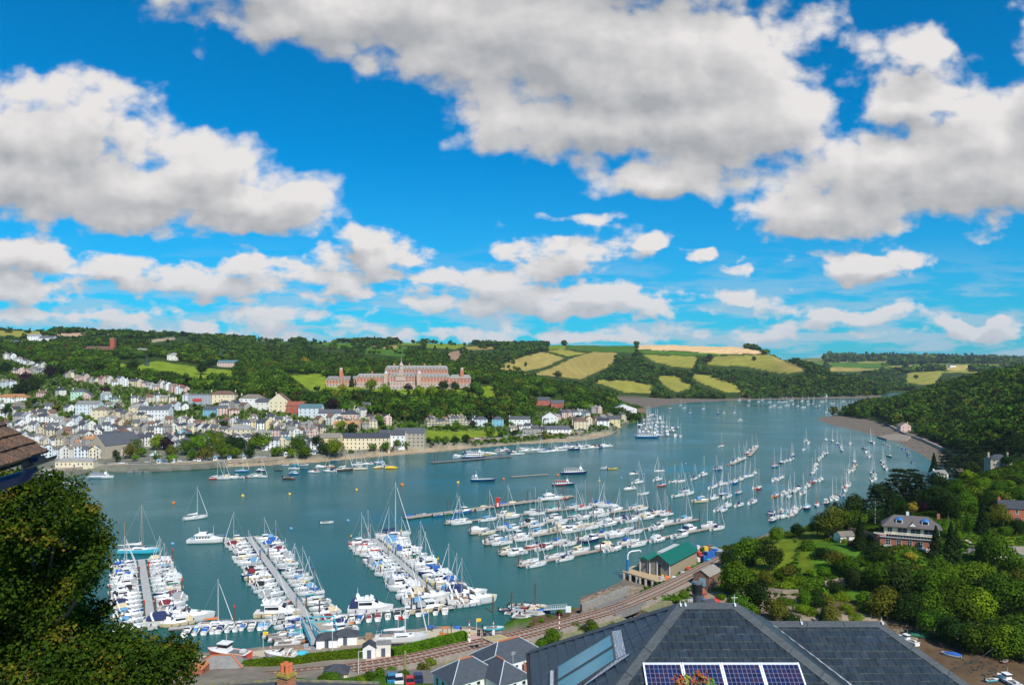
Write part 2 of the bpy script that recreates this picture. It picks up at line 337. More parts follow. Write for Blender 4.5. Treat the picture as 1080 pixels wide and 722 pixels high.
cid = (np.floor(GX / 260 + fnoise(GX, GY, 900, 3, 3)) * 7 + np.floor(GY / 330 + fnoise(GX, GY, 1100, 3, 4)) * 13).astype(int) % 6
PAL = np.array([MEADOW * .8, GREEN, OLIVE, WOODF * 1.5, STRAW * .9, GREEN * .8])
kf = far & ~FIELDM; GC[kf] = PAL[cid][kf]
tw = inF & (GY < 1010) & ~FIELDM & (GVY > np.interp(GP, [-500, 0, 60, 195, 300, 380, 420, 445, 555, 566, 600, 662], [380, 372, 396, 408, 426, 436, 444, 446, 446, 434, 431, 443]))
GC[tw] = GARDEN * .8 + TOWN * .2
lo = inF & (GVY > 466 - np.clip(GP - 250, 0, 200) * .0) & (GY < 1000) & (GP < 690) & ~FIELDM; GC[lo] = TOWN
lo = inF & (GVY > 446) & (GY < 1100) & (GP > 590) & (GP < 690) & ~FIELDM; GC[lo] = TOWN * 1.1
ng = inN & (GY < 420) & ~FIELDM; GC[ng] = GREEN * .75
GC[MUD] = MUDC;
mdf = inF & MUD & (GY < 900); GC[mdf] = V3(.36, .28, .18)
inlet = inN & (Z < 2.2) & (GY > 120) & (GY < 240) & (GP > 560); GC[inlet] = MUDC * V3(.78, .62, .46)
rk = inN & ~FIELDM & (Z >= .9) & (Z < 2.8) & (GY > 205) & (GY < 245) & (GP > 600); GC[rk] = ROCK
q_ = inN & (GY > 150) & (GY < 215) & (GP < 520); GC[q_] = V3(.25, .21, .16)
GC *= (1 + .16 * fnoise(GX, GY, 37, 7, 12))[..., None]
GC = np.where((FIELDM & (GY > 900))[..., None], GC * (1 + .07 * np.sin(GX * .23 + GY * .04 + fnoise(GX, GY, 500, 3, 77) * 9))[..., None], GC)
GC = np.clip(GC, .004, .9)
def grid_mesh(name, GX, GY, Z, GC, m):
 nr, nc = GX.shape
 me = bpy.data.meshes.new(name); me.vertices.add(nr * nc)
 me.vertices.foreach_set('co', np.stack([GX, GY, Z], -1).astype(np.float32).ravel())
 i = np.arange(nr * nc).reshape(nr, nc)
 q = np.stack([i[:-1, :-1], i[:-1, 1:], i[1:, 1:], i[1:, :-1]], -1).reshape(-1, 4)
 me.loops.add(q.size); me.loops.foreach_set('vertex_index', q.ravel().astype(np.int32))
 me.polygons.add(len(q)); me.polygons.foreach_set('loop_start', np.arange(0, q.size, 4, dtype=np.int32)); me.polygons.foreach_set('loop_total', np.full(len(q), 4, np.int32))
 me.polygons.foreach_set('use_smooth', np.ones(len(q), bool))
 me.update(calc_edges=True)
 a = me.color_attributes.new('Col', 'FLOAT_COLOR', 'POINT')
 a.data.foreach_set('color', np.concatenate([GC, np.ones(GC.shape[:2] + (1,))], -1).astype(np.float32).ravel())
 me.materials.append(m); return me
M_ground = mat('ground_cover', (1, 1, 1), .95, var=.22, scale=.25, bump=.6, bscale=.9, attr='Col', spec=.04)
struct(ob('terrain', grid_mesh('terrain', GX, GY, Z, GC, M_ground)))
# ---------------------------------------------------------------- water
def water_mat():
 m = bpy.data.materials.new('river_water'); m.use_nodes = True; nt = m.node_tree; N = nt.nodes; L = nt.links; b = N['Principled BSDF']
 tc = N.new('ShaderNodeTexCoord')
 big = N.new('ShaderNodeTexNoise'); big.inputs['Scale'].default_value = .006; big.inputs['Detail'].default_value = 5; L.new(tc.outputs['Object'], big.inputs['Vector'])
 cr = N.new('ShaderNodeValToRGB'); cr.color_ramp.elements[0].position = .35; cr.color_ramp.elements[1].position = .68
 cr.color_ramp.elements[0].color = (.0, .090, .096, 1); cr.color_ramp.elements[1].color = (.024, .116, .104, 1)
 L.new(big.outputs['Fac'], cr.inputs['Fac']); L.new(cr.outputs['Color'], b.inputs['Base Color'])
 b.inputs['IOR'].default_value = 1.33; b.inputs['Specular IOR Level'].default_value = .13
 mp = N.new('ShaderNodeMapping'); mp.inputs['Scale'].default_value = (.012, .018, 1); mp.inputs['Rotation'].default_value = (0, 0, .5); L.new(tc.outputs['Object'], mp.inputs['Vector'])
 sl = N.new('ShaderNodeTexNoise'); sl.inputs['Scale'].default_value = 1; sl.inputs['Detail'].default_value = 6; L.new(mp.outputs[0], sl.inputs['Vector'])
 mr = N.new('ShaderNodeMapRange'); mr.inputs['From Min'].default_value = .35; mr.inputs['From Max'].default_value = .65; mr.inputs['To Min'].default_value = .07; mr.inputs['To Max'].default_value = .2
 L.new(sl.outputs['Fac'], mr.inputs['Value']); L.new(mr.outputs['Result'], b.inputs['Roughness'])
 m2 = N.new('ShaderNodeMapping'); m2.inputs['Scale'].default_value = (1, 1.6, 1); m2.inputs['Rotation'].default_value = (0, 0, .35); L.new(tc.outputs['Object'], m2.inputs['Vector'])
 rp = N.new('ShaderNodeTexNoise'); rp.inputs['Scale'].default_value = .55; rp.inputs['Detail'].default_value = 6; rp.inputs['Roughness'].default_value = .62; L.new(m2.outputs[0], rp.inputs['Vector'])
 bp = N.new('ShaderNodeBump'); bp.inputs['Distance'].default_value = .5; L.new(rp.outputs['Fac'], bp.inputs['Height'])
 m3 = N.new('ShaderNodeMapRange'); m3.inputs['From Min'].default_value = .35; m3.inputs['From Max'].default_value = .65; m3.inputs['To Min'].default_value = .16; m3.inputs['To Max'].default_value = .62
 L.new(sl.outputs['Fac'], m3.inputs['Value']); L.new(m3.outputs['Result'], bp.inputs['Strength']); L.new(bp.outputs[0], b.inputs['Normal'])
 return m
wb = MB(); wb.poly([(-7000, 100, 0), (9000, 100, 0), (12000, 9000, 0), (-7000, 9000, 0)], water_mat())
struct(ob('river_water', wb))
# ---------------------------------------------------------------- sky, sun, camera
SUN_AZ, SUN_EL = 152., 47.      # clockwise from the view direction (+Y)
CLOUDS = [  # centre x, y, half width, half height (degrees of arc written as photo pixels), weight
 (270,-20,130,42,1.1),(360,15,150,45,1.1),(430,10,190,66,1.1),(560,30,210,85,1.2),(690,80,170,100,1.3),(770,130,120,62,1.1),(640,130,150,50,1),(700,190,85,26,.8),(620,-60,260,90,1.3),
 (865,225,80,36,.95),(950,190,130,55,1.1),(1050,180,120,70,1.2),(985,112,72,30,.95),(968,58,44,28,.75),(1120,110,60,90,1),
 (60,145,105,60,1.1),(20,195,110,55,1.1),(130,205,110,48,1.1),(215,185,62,42,1.05),(265,218,85,40,1.15),
 (25,272,58,24,.9),(130,290,62,18,.8),(215,303,75,17,.75),(243,286,38,15,.8),(-10,305,80,20,.8),(60,333,110,8,.5),
 (398,272,52,20,.85),(380,250,26,12,.7),(357,306,28,16,.9),(330,285,120,8,.4),(470,295,110,9,.45),
 (600,268,52,22,.9),(585,284,42,12,.8),(680,252,20,13,.7),(529,262,14,12,.65),(465,326,28,9,.7),(505,333,20,7,.7),
 (520,306,60,17,.75),(620,322,90,19,.85),(690,330,30,12,.8),(560,320,110,14,.7),
 (918,282,58,20,.95),(775,311,28,9,.8),(735,268,16,8,.6),(784,280,14,8,.65),(820,318,14,6,.6),(890,334,70,10,.7),(1040,348,50,10,.7),(840,350,80,5,.35),(620,232,40,5,.5),(300,333,60,10,.6),(240,350,120,5,.35),(560,352,140,5,.35)]
def cloud_field_tables():
 us = np.linspace(-1.15, 1.15, 231); vs = np.linspace(0, .72, 145)
 U, Vv = np.meshgrid(us, vs, indexing='ij'); f = np.full(U.shape, -.85)
 for cx, cy, rx, ry, wt in CLOUDS:
  u, v = (cx - 540) / 800, (385 - cy) / 800; a, b = 800 / rx, 800 / ry
  bb = np.where(Vv < v, b * 1.35, b)                 # flatter bases
  e = wt * (1 - np.sqrt(((U - u) * a) ** 2 + ((Vv - v) * bb) ** 2))
  k = .06; h = np.clip(.5 + .5 * (e - f) / k, 0, 1); f = f * (1 - h) + e * h + k * h * (1 - h)
 A, S, Bt = np.linalg.svd(f, full_matrices=False)
 K = 18
 return us, vs, A[:, :K] * np.sqrt(S[:K]), Bt[:K].T * np.sqrt(S[:K])
def cloud_group():
 g = bpy.data.node_groups.new('cloud_field', 'ShaderNodeTree')
 g.interface.new_socket('uv', in_out='INPUT', socket_type='NodeSocketVector'); g.interface.new_socket('d', in_out='OUTPUT', socket_type='NodeSocketFloat'); g.interface.new_socket('f', in_out='OUTPUT', socket_type='NodeSocketFloat')
 N, L = g.nodes, g.links; i = N.new('NodeGroupInput'); o = N.new('NodeGroupOutput')
 def vm(op, a, b=None, c=None):
  n = N.new('ShaderNodeVectorMath'); n.operation = op
  for k, x in enumerate((a, b, c)):
   if x is None: continue
   if isinstance(x, tuple): n.inputs[k].default_value = x
   else: L.new(x, n.inputs[k])
  return n
 def ma(op, *a, clamp=False):
  n = N.new('ShaderNodeMath'); n.operation = op; n.use_clamp = clamp
  for k, x in enumerate(a):
   if isinstance(x, (int, float)): n.inputs[k].default_value = x
   else: L.new(x, n.inputs[k])
  return n.outputs[0]
 uv = i.outputs[0]
 w = N.new('ShaderNodeTexNoise'); w.noise_dimensions = '2D'; w.inputs['Scale'].default_value = 13; w.inputs['Detail'].default_value = 3; L.new(uv, w.inputs['Vector'])
 p = vm('ADD', uv, vm('MULTIPLY_ADD', w.outputs['Color'], (.07, .045, 0), (-.035, -.0225, 0)).outputs[0]).outputs[0]
 sp = N.new('ShaderNodeSeparateXYZ'); L.new(p, sp.inputs[0])
 tu = ma('MULTIPLY_ADD', sp.outputs[0], 1 / 2.3, .5, clamp=True); tv = ma('MULTIPLY', sp.outputs[1], 1 / .72, clamp=True)
 cu = N.new('ShaderNodeCombineXYZ'); cv = N.new('ShaderNodeCombineXYZ')
 for k in range(3): L.new(tu, cu.inputs[k]); L.new(tv, cv.inputs[k])
 us, vs, A, Bm = cloud_field_tables(); f = None
 def curves(src, T):
  lo = T.min(0) ; hi = T.max(0); n = N.new('ShaderNodeRGBCurve'); mp = n.mapping; mp.use_clip = False; mp.extend = 'HORIZONTAL'
  step = 2; m = len(T)
  for c in range(3):
   cm = mp.curves[c]; ys = (T[:, c] - lo[c]) / (hi[c] - lo[c] + 1e-9)
   idx = list(range(0, m, step)); idx[-1] = m - 1
   cm.points[0].location = (0, ys[0]); cm.points[1].location = (1, ys[-1])
   for j in idx[1:-1]: cm.points.new(j / (m - 1), float(ys[j]))
  mp.update(); L.new(src, n.inputs['Color'])
  return vm('MULTIPLY_ADD', n.outputs['Color'], tuple(float(x) for x in hi - lo), tuple(float(x) for x in lo)).outputs[0]
 for k in range(0, 18, 3):
  a = curves(cu.outputs[0], A[:, k:k + 3]); b = curves(cv.outputs[0], Bm[:, k:k + 3])
  d = vm('DOT_PRODUCT', a, b).outputs['Value']; f = d if f is None else ma('ADD', f, d)
 def noise(scale, sc, det, rg):
  n1 = N.new('ShaderNodeTexNoise'); n1.noise_dimensions = '2D'; n1.inputs['Scale'].default_value = scale; n1.inputs['Detail'].default_value = det; n1.inputs['Roughness'].default_value = rg
  L.new(vm('MULTIPLY', uv, sc).outputs[0], n1.inputs['Vector']); return n1.outputs['Fac']
 na = noise(10, (1, 1.4, 1), 8, .55); nb = noise(24, (1, 1.9, 1), 6, .58)
 mr = N.new('ShaderNodeMapRange'); mr.inputs[1].default_value = .12; mr.inputs[2].default_value = .26; s1 = N.new('ShaderNodeSeparateXYZ'); L.new(uv, s1.inputs[0]); L.new(s1.outputs[1], mr.inputs[0])
 mx = N.new('ShaderNodeMix'); L.new(mr.outputs[0], mx.inputs[0]); L.new(nb, mx.inputs[2]); L.new(na, mx.inputs[3])
 vo = N.new('ShaderNodeTexVoronoi'); vo.voronoi_dimensions = '2D'; vo.feature = 'F1'; vo.inputs['Scale'].default_value = 1; vo.inputs['Detail'].default_value = 1.; vo.inputs['Roughness'].default_value = .5
 wv = vm('MULTIPLY_ADD', w.outputs['Color'], (.9, .9, 0), (0, 0, 0)).outputs[0]; sv = N.new('ShaderNodeVectorMath'); sv.operation = 'SCALE'; L.new(vm('MULTIPLY', uv, (1, 1.35, 1)).outputs[0], sv.inputs[0])
 m5 = N.new('ShaderNodeMapRange'); m5.inputs[1].default_value = .08; m5.inputs[2].default_value = .3; m5.inputs[3].default_value = 34; m5.inputs[4].default_value = 17; sv.inputs['Scale'].default_value = 20; L.new(vm('ADD', sv.outputs[0], wv).outputs[0], vo.inputs['Vector'])
 bil = ma('MULTIPLY_ADD', ma('POWER', vo.outputs['Distance'], 1.5), -.30, .27)
 L.new(f, o.inputs[1])
 L.new(ma('ADD', ma('ADD', f, bil), ma('MULTIPLY_ADD', mx.outputs[0], 1.7, -.80)), o.inputs[0]); return g
def world():
 w = bpy.data.worlds.new('World'); SC.world = w; w.use_nodes = True; nt = w.node_tree; N = nt.nodes; L = nt.links; N.clear()
 out = N.new('ShaderNodeOutputWorld'); bg = N.new('ShaderNodeBackground'); bg.inputs['Strength'].default_value = .085; L.new(bg.outputs[0], out.inputs[0])
 sky = N.new('ShaderNodeTexSky'); sky.sky_type = 'NISHITA'; sky.sun_disc = False; sky.sun_elevation = rad(SUN_EL); sky.sun_rotation = rad(SUN_AZ)
 sky.air_density = 1.0; sky.dust_density = .3; sky.ozone_density = 3.; sky.altitude = 0
 def ma(op, *a, clamp=False):
  n = N.new('ShaderNodeMath'); n.operation = op; n.use_clamp = clamp
  for k, x in enumerate(a):
   if isinstance(x, (int, float)): n.inputs[k].default_value = x
   else: L.new(x, n.inputs[k])
  return n.outputs[0]
 def mixc(f, a, b, mode='MIX'):
  n = N.new('ShaderNodeMix'); n.data_type = 'RGBA'; n.blend_type = mode
  if isinstance(f, (int, float)): n.inputs[0].default_value = f
  else: L.new(f, n.inputs[0])
  for k, x in ((6, a), (7, b)):
   if isinstance(x, tuple): n.inputs[k].default_value = (*x, 1)
   else: L.new(x, n.inputs[k])
  return n.outputs[2]
 tc = N.new('ShaderNodeTexCoord'); sp = N.new('ShaderNodeSeparateXYZ'); L.new(tc.outputs['Generated'], sp.inputs[0])
 x, y, z = sp.outputs
 ya = ma('MAXIMUM', ma('ABSOLUTE', y), .25); zz = ma('MAXIMUM', z, 0.)
 cb = N.new('ShaderNodeCombineXYZ'); L.new(ma('DIVIDE', x, ya), cb.inputs[0]); L.new(ma('DIVIDE', zz, ya), cb.inputs[1]); L.new(ma('MULTIPLY', ma('LESS_THAN', y, 0), 3.), cb.inputs[2])
 g = cloud_group()
 g1 = N.new('ShaderNodeGroup'); g1.node_tree = g; L.new(cb.outputs[0], g1.inputs[0])
 off = N.new('ShaderNodeVectorMath'); off.operation = 'ADD'; L.new(cb.outputs[0], off.inputs[0]); oc = N.new('ShaderNodeCombineXYZ'); vq = ma('MULTIPLY_ADD', ma('DIVIDE', zz, ya), .06, .008); L.new(vq, oc.inputs[1]); L.new(ma('MULTIPLY', vq, .45), oc.inputs[0]); L.new(oc.outputs[0], off.inputs[1])
 g2 = N.new('ShaderNodeGroup'); g2.node_tree = g; L.new(off.outputs[0], g2.inputs[0])
 d1, d2 = g1.outputs[0], g2.outputs[0]
 def ss(v, a, b, lo=0., hi=1.):
  n = N.new('ShaderNodeMapRange'); n.interpolation_type = 'SMOOTHSTEP'
  for k, q in ((1, a), (2, b), (3, lo), (4, hi)): n.inputs[k].default_value = q
  L.new(v, n.inputs[0]); return n.outputs[0]
 alpha = ss(d1, -.12, .40)
 g3 = N.new('ShaderNodeGroup'); g3.node_tree = g; o3 = N.new('ShaderNodeVectorMath'); o3.operation = 'MULTIPLY_ADD'; L.new(oc.outputs[0], o3.inputs[0]); o3.inputs[1].default_value = (1.2, 1.7, 0); L.new(cb.outputs[0], o3.inputs[2]); L.new(o3.outputs[0], g3.inputs[0])
 sh = ma('ADD', ma('MULTIPLY_ADD', ma('SUBTRACT', d1, d2), .50, .98), ma('MULTIPLY', ss(g3.outputs[1], -.35, .55), -.62))
 n3 = N.new('ShaderNodeTexNoise'); n3.noise_dimensions = '2D'; n3.inputs['Scale'].default_value = 24; n3.inputs['Detail'].default_value = 5; L.new(cb.outputs[0], n3.inputs['Vector'])
 sh2 = ma('ADD', sh, ma('MULTIPLY_ADD', n3.outputs['Fac'], .3, -.15), clamp=True)
 cloud = mixc(sh2, (4.7, 4.9, 5.2), (9.6, 9.3, 9.2))
 mp = N.new('ShaderNodeMapping'); mp.inputs['Scale'].default_value = (5.5, 30, 1); L.new(cb.outputs[0], mp.inputs[0])
 n4 = N.new('ShaderNodeTexNoise'); n4.noise_dimensions = '2D'; n4.inputs['Scale'].default_value = 1.4; n4.inputs['Detail'].default_value = 7; n4.inputs['Roughness'].default_value = .6; L.new(mp.outputs[0], n4.inputs['Vector'])
 v = ma('DIVIDE', zz, ya)
 wb_ = ma('MULTIPLY', ss(v, .02, .18, .7, .0), ss(n4.outputs['Fac'], .42, .60))
 tint = mixc(1., sky.outputs[0], (.0, .98, 1.52), 'MULTIPLY')
 hor = mixc(ss(v, .0, .30, .30, .0), tint, (1.6, 5.2, 7.6))
 c1 = mixc(wb_, hor, (5.6, 6.8, 8.1))
 cloud = mixc(ss(v, .0, .17, .6, .0), cloud, (6.0, 7.0, 8.2))
 c2 = mixc(alpha, c1, cloud)
 L.new(c2, bg.inputs['Color'])
 w.cycles.sampling_method = 'MANUAL'; w.cycles.sample_map_resolution = 256
world()
sl = bpy.data.lights.new('sun', 'SUN'); sl.energy = 5.; sl.angle = rad(.53); sl.color = (1, .95, .87)
so = bpy.data.objects.new('sun', sl); COL.objects.link(so)
_a = rad(SUN_AZ); _e = rad(SUN_EL); sdir = Vector((math.sin(_a) * math.cos(_e), math.cos(_a) * math.cos(_e), math.sin(_e)))
so.rotation_euler = sdir.to_track_quat('Z', 'Y').to_euler(); so.location = sdir * 300
cam = bpy.data.cameras.new('camera'); cam.sensor_width = 36; cam.lens = 36 * F / 1080; cam.shift_y = (HY - 361) / 1080; cam.clip_end = 30000; cam.clip_start = .1
co = bpy.data.objects.new('camera', cam); COL.objects.link(co); co.location = (0, 0, CAMZ); co.rotation_euler = (rad(90), 0, 0); SC.camera = co
SC.view_settings.view_transform = 'Standard'; SC.view_settings.look = 'None'; SC.view_settings.exposure = 0; SC.view_settings.gamma = 1; SC.view_settings.use_curve_mapping = False
# ---------------------------------------------------------------- foliage
M_leaf = mat('wood_foliage', (1, 1, 1), .75, var=.25, scale=.35, attr='Col', spec=.04, trans=.05)
def leafmat(name, col, ov=.3, hue=.025): return mat(name, col, .7, var=.3, scale=.5, objvar=ov, hue=hue, spec=.04, trans=.06)
M_green = leafmat('broadleaf_foliage', (.060, .125, .005)); M_dark = leafmat('dark_foliage', (.018, .040, .005), .25)
M_conif = leafmat('conifer_foliage', (.014, .030, .006), .25); M_gold = leafmat('golden_foliage', (.30, .26, .02), .15)
M_purple = leafmat('copper_foliage', (.028, .012, .018), .2, .01); M_bright = leafmat('bright_foliage', (.105, .195, .006), .25)
M_olive = leafmat('olive_foliage', (.10, .11, .010), .25); M_blue = leafmat('bluish_foliage', (.07, .12, .09), .15)
M_bark = mat('bark', (.11, .085, .06), .9, scale=4, bump=.4)
def crown_pts(n, size, lobes, seed, flat=.0, kind='broad'):
 """n small leaf faces spread through lobes -> (n,4,3) quads in unit space (radius about 1)"""
 rs = np.random.RandomState(seed)
 if kind == 'broad':
  L = []
  for i in range(lobes):
   a = rs.rand() * 6.28; r = .58 * math.sqrt(rs.rand()); zc = rs.uniform(-.45, .55) * (1 - .35 * r)
   L.append((r * math.cos(a), r * math.sin(a), zc, rs.uniform(.36, .56)))
  L.append((0, 0, 0, .7)); L = np.array(L)
  w = L[:, 3] ** 2; w /= w.sum(); k = rs.choice(len(L), n, p=w)
  d = rs.normal(size=(n, 3)); d[:, 2] = d[:, 2] * .9 + .25; d /= np.linalg.norm(d, axis=1)[:, None]
  rr = L[k, 3] * rs.uniform(.78, 1.1, n); c = L[k, :3] + d * rr[:, None]; nrm = d + rs.normal(size=(n, 3)) * .3
 elif kind == 'cone':
  t = 1 - np.sqrt(rs.rand(n)) ; t = rs.rand(n) ** 1.5; a = rs.rand(n) * 6.28
  r = (1 - t) * .62 * (1 + .22 * np.sin(a * 5 + t * 30)) * rs.uniform(.7, 1.1, n) + .03
  c = np.stack([r * np.cos(a), r * np.sin(a), t * 2.3 - 1.0], -1); d = np.stack([np.cos(a), np.sin(a), np.full(n, .55)], -1)
  nrm = d + rs.normal(size=(n, 3)) * .45
 else:  # layered cedar / pine
  lay = 9; k = rs.randint(0, lay, n); t = k / (lay - 1); a = rs.rand(n) * 6.28
  ra = (.95 - .62 * t ** 1.3) * (1 + .25 * np.sin(a * 3 + k * 2.1) + .12 * np.sin(a * 7 + k)); r = ra * np.sqrt(rs.rand(n)) ** .7
  c = np.stack([r * np.cos(a), r * np.sin(a), -.8 + t * 1.75 - .10 * r + rs.normal(size=n) * .03], -1)
  nrm = np.stack([.5 * np.cos(a), .5 * np.sin(a), np.ones(n)], -1) + rs.normal(size=(n, 3)) * .35
 nrm /= np.linalg.norm(nrm, axis=1)[:, None]
 t1 = np.cross(nrm, rs.normal(size=(n, 3))); t1 /= np.linalg.norm(t1, axis=1)[:, None]; t2 = np.cross(nrm, t1)
 s = size * rs.uniform(.6, 1.35, n)[:, None]
 bend = nrm * s * .28
 return np.stack([c - t1 * s - t2 * s * .2, c - t2 * s * .9 + bend, c + t1 * s + t2 * s * .25, c + t2 * s + bend * .6], 1)
def quads_mesh(name, Q, m, col=None):
 n = len(Q); me = bpy.data.meshes.new(name); me.vertices.add(n * 4); me.vertices.foreach_set('co', Q.astype(np.float32).ravel())
 me.loops.add(n * 4); me.loops.foreach_set('vertex_index', np.arange(n * 4, dtype=np.int32))
 me.polygons.add(n); me.polygons.foreach_set('loop_start', np.arange(0, n * 4, 4, dtype=np.int32)); me.polygons.foreach_set('loop_total', np.full(n, 4, np.int32))
 me.update(calc_edges=True)
 if col is not None:
  a = me.color_attributes.new('Col', 'FLOAT_COLOR', 'POINT'); c4_ = np.ones((n * 4, 4), np.float32); c4_[:, :3] = np.repeat(col, 4, 0); a.data.foreach_set('color', c4_.ravel())
 me.materials.append(m); return me
FP = np.array([(.040, .085, .014), (.055, .105, .016), (.030, .062, .013), (.075, .125, .018), (.024, .050, .012), (.060, .080, .018), (.045, .095, .020), (.10, .11, .02), (.03, .018, .02)])
FW = np.array([.2, .2, .16, .12, .1, .1, .08, .03, .01])
def forest(name, pts, sizes, nleaf, lsize, dark=1., seed=1, conif=.08, label='', cat='woodland', pal=None):
 """one wood that reads as a mass: many crowns in one mesh"""
 rs = np.random.RandomState(seed)
 T = [crown_pts(nleaf, lsize, 6, 100 + i) for i in range(5)] + [crown_pts(nleaf, lsize, 6, 120, kind='cone')]
 out = []; cols_ = []; pal = FP if pal is None else pal; pw = FW if len(pal) == len(FP) else np.ones(len(pal)) / len(pal)
 for (X, Y, z), s in zip(pts, sizes):
  cf = rs.rand() < conif; q = T[5] if cf else T[rs.randint(5)]
  a = rs.rand() * 6.28; ca, sa = math.cos(a), math.sin(a)
  Rm = np.array([[ca, sa, 0], [-sa, ca, 0], [0, 0, 1.]])
  h = s * rs.uniform(.8, 1.1) * (.8 if cf else .92)
  out.append((q @ Rm) * np.array([s, s, h]) + np.array([X, Y, z + h * .72]))
  c = pal[4] if (cf and len(pal) == len(FP)) else pal[rs.choice(len(pal), p=pw)]
  cols_.append(np.tile(c * rs.uniform(.55, 1.5) * dark * np.array([1.1, 1.15, .4]), (nleaf, 1)))
 o = ob(name, quads_mesh(name, np.concatenate(out), M_leaf, np.concatenate(cols_)))
 o['kind'] = 'stuff'; o['label'] = label; o['category'] = cat
 return o
RUNMIN = np.minimum.accumulate(np.where(GY > 140, GVY, 9999), axis=0)
def wood_points(test, y0, y1, sp, px0=-60, px1=1140, seed=3, treeh=12., jit=.9):
 rs = np.random.RandomState(seed); pts = []
 r0, r1 = np.searchsorted(rows, [y0, y1]); r1 = min(r1, NRW)
 Y = y0
 while Y < y1:
  s = sp(Y) if callable(sp) else sp
  r = min(int(np.searchsorted(rows, Y)), NRW - 1)
  X0, X1 = (px0 - CX) / F * Y, (px1 - CX) / F * Y
  n = int((X1 - X0) / s); xs = X0 + (np.arange(n) + rs.rand(n) * jit) * s; ys = Y + (rs.rand(n) - .5) * s * jit
  cc = np.clip(np.searchsorted(cols, CX + F * xs / ys), 0, len(cols) - 1); rr = np.clip(np.searchsorted(rows, ys), 0, NRW - 1)
  top = HY + (CAMZ - Z[rr, cc] - treeh) / ys * F
  k = (top <= RUNMIN[np.maximum(rr - 1, 0), cc] + 1.) & land[rr, cc] & ~MUD[rr, cc] & (Z[rr, cc] > .6) & test(cols[cc], GVY[rr, cc], ys, rr, cc)
  for x, y, z in zip(xs[k], ys[k], Z[rr, cc][k]): pts.append((x, y, z))
  Y += s * .88
 return pts
def inp(L, P, V): return inpoly(np.array(L, float), P, V)
TOWNEDGE = np.array([(-500, 380), (0, 372), (48, 385), (60, 396), (100, 398), (195, 408), (255, 416), (300, 426), (350, 432), (380, 436), (420, 444), (445, 446), (500, 446), (555, 446), (566, 434), (600, 431), (640, 436), (662, 443), (700, 460)], float)
def edge(P): return np.interp(P, TOWNEDGE[:, 0], TOWNEDGE[:, 1])
CLEAR = [[(298, 392), (345, 397), (470, 408), (462, 416), (440, 422), (415, 424), (385, 418), (350, 419), (330, 422), (312, 410)], [(122, 380), (165, 376), (250, 390), (250, 402), (205, 404), (165, 397), (125, 394)], [(505, 405), (525, 405), (525, 424), (512, 424)],
 [(340, 401), (500, 401), (500, 412), (340, 412)], [(88, 366), (128, 366), (128, 374), (88, 374)], [(225, 382), (252, 382), (252, 390), (225, 390)], [(565, 418), (598, 418), (598, 433), (565, 433)], [(30, 355), (55, 355), (55, 363), (30, 363)]]
def clr(P, V):
 k = np.zeros(P.shape, bool)
 for c in CLEAR: k |= inp(c, P, V)
 return k
def t_left(P, V, Y, r, c):
 k = inF[r, c] & ~FIELDM[r, c] & (V < edge(P)) & ~clr(P, V)
 return k
p = wood_points(t_left, 720, 1300, 9.6, px1=700, seed=4); forest('college_woods', p, [R.uniform(4.6, 9.2) for _ in p], 230, .135, seed=5, label='broadleaf woods covering the slopes around and below the red college')
n1_ = len(p)
def openland(P, V, Y, r, c):   # hill slopes 1300-2900: woods in patches, hedges elsewhere
 if True:
  X = (P - CX) / F * Y
  nz = fnoise(X, Y, 420, 4, 21)
 wood = np.where(P < 540, nz > -.15, True) | (Y < 1500)
 return inF[r, c] & ~FIELDM[r, c] & ~FIELD2[r, c] & wood & ~clr(P, V)
p = wood_points(openland, 1300, 2850, lambda Y: Y / 150., px1=945, seed=6, treeh=11); forest('hill_woods', p, [R.uniform(.0034, .0052) * q[1] for q in p], 46, .27, .9, seed=7, label='dark woods and hedgerows over the far hills between the fields', conif=.03)
n2_ = len(p)
def t_far(P, V, Y, r, c):
 X = (P - CX) / F * Y
 return inF[r, c] & ~FIELDM[r, c] & ~FIELD2[r, c] & ((fnoise(X, Y, 600, 4, 31) > .38) | (Y < 2500))
p = wood_points(t_far, 2150, 7000, lambda Y: Y / 130., px0=870, px1=1130, seed=8, treeh=11); forest('distant_woods', p, [R.uniform(.0036, .0055) * q[1] for q in p], 26, .34, .9, seed=9, label='pale distant woods beyond the bend of the river')
hd = (np.abs(fnoise(GX, GY, 480, 3, 33)) < .035) & (GY > 1300) & (GY < 6000) & (GP < 560)
def t_h(P, V, Y, r, c): return hd[r, c] & inF[r, c]
p = wood_points(t_h, 1300, 4500, lambda Y: Y / 170., px1=560, seed=18, treeh=8)
if p: forest('hedgerows', p, [R.uniform(.0026, .0036) * q[1] for q in p], 26, .34, .8, seed=10, label='hedgerows along the skyline of the left bank')
def t_right(P, V, Y, r, c):
 road = inp([(917, 437), (925, 437), (975, 461), (1000, 472), (996, 476), (950, 458), (918, 443)], P, V) | inp([(942, 427), (950, 427), (952, 440), (944, 440)], P, V) | inp([(950, 445), (972, 445), (972, 462), (950, 462)], P, V)
 return inN[r, c] & ~FIELDM[r, c] & ~road & ((Y > 560) | (V < 470))
p = wood_points(t_right, 430, 1500, lambda Y: max(7.5, Y / 110.), px0=860, seed=12); forest('hillside_woods', p, [R.uniform(4.4, 8.8) * (1 if q[1] < 900 else 1.15) for q in p], 230, .14, .9, seed=13, label='dense woods climbing the hillside above the mud bay on the right')
n3_ = len(p); print('WOODS', n1_, n2_, n3_)
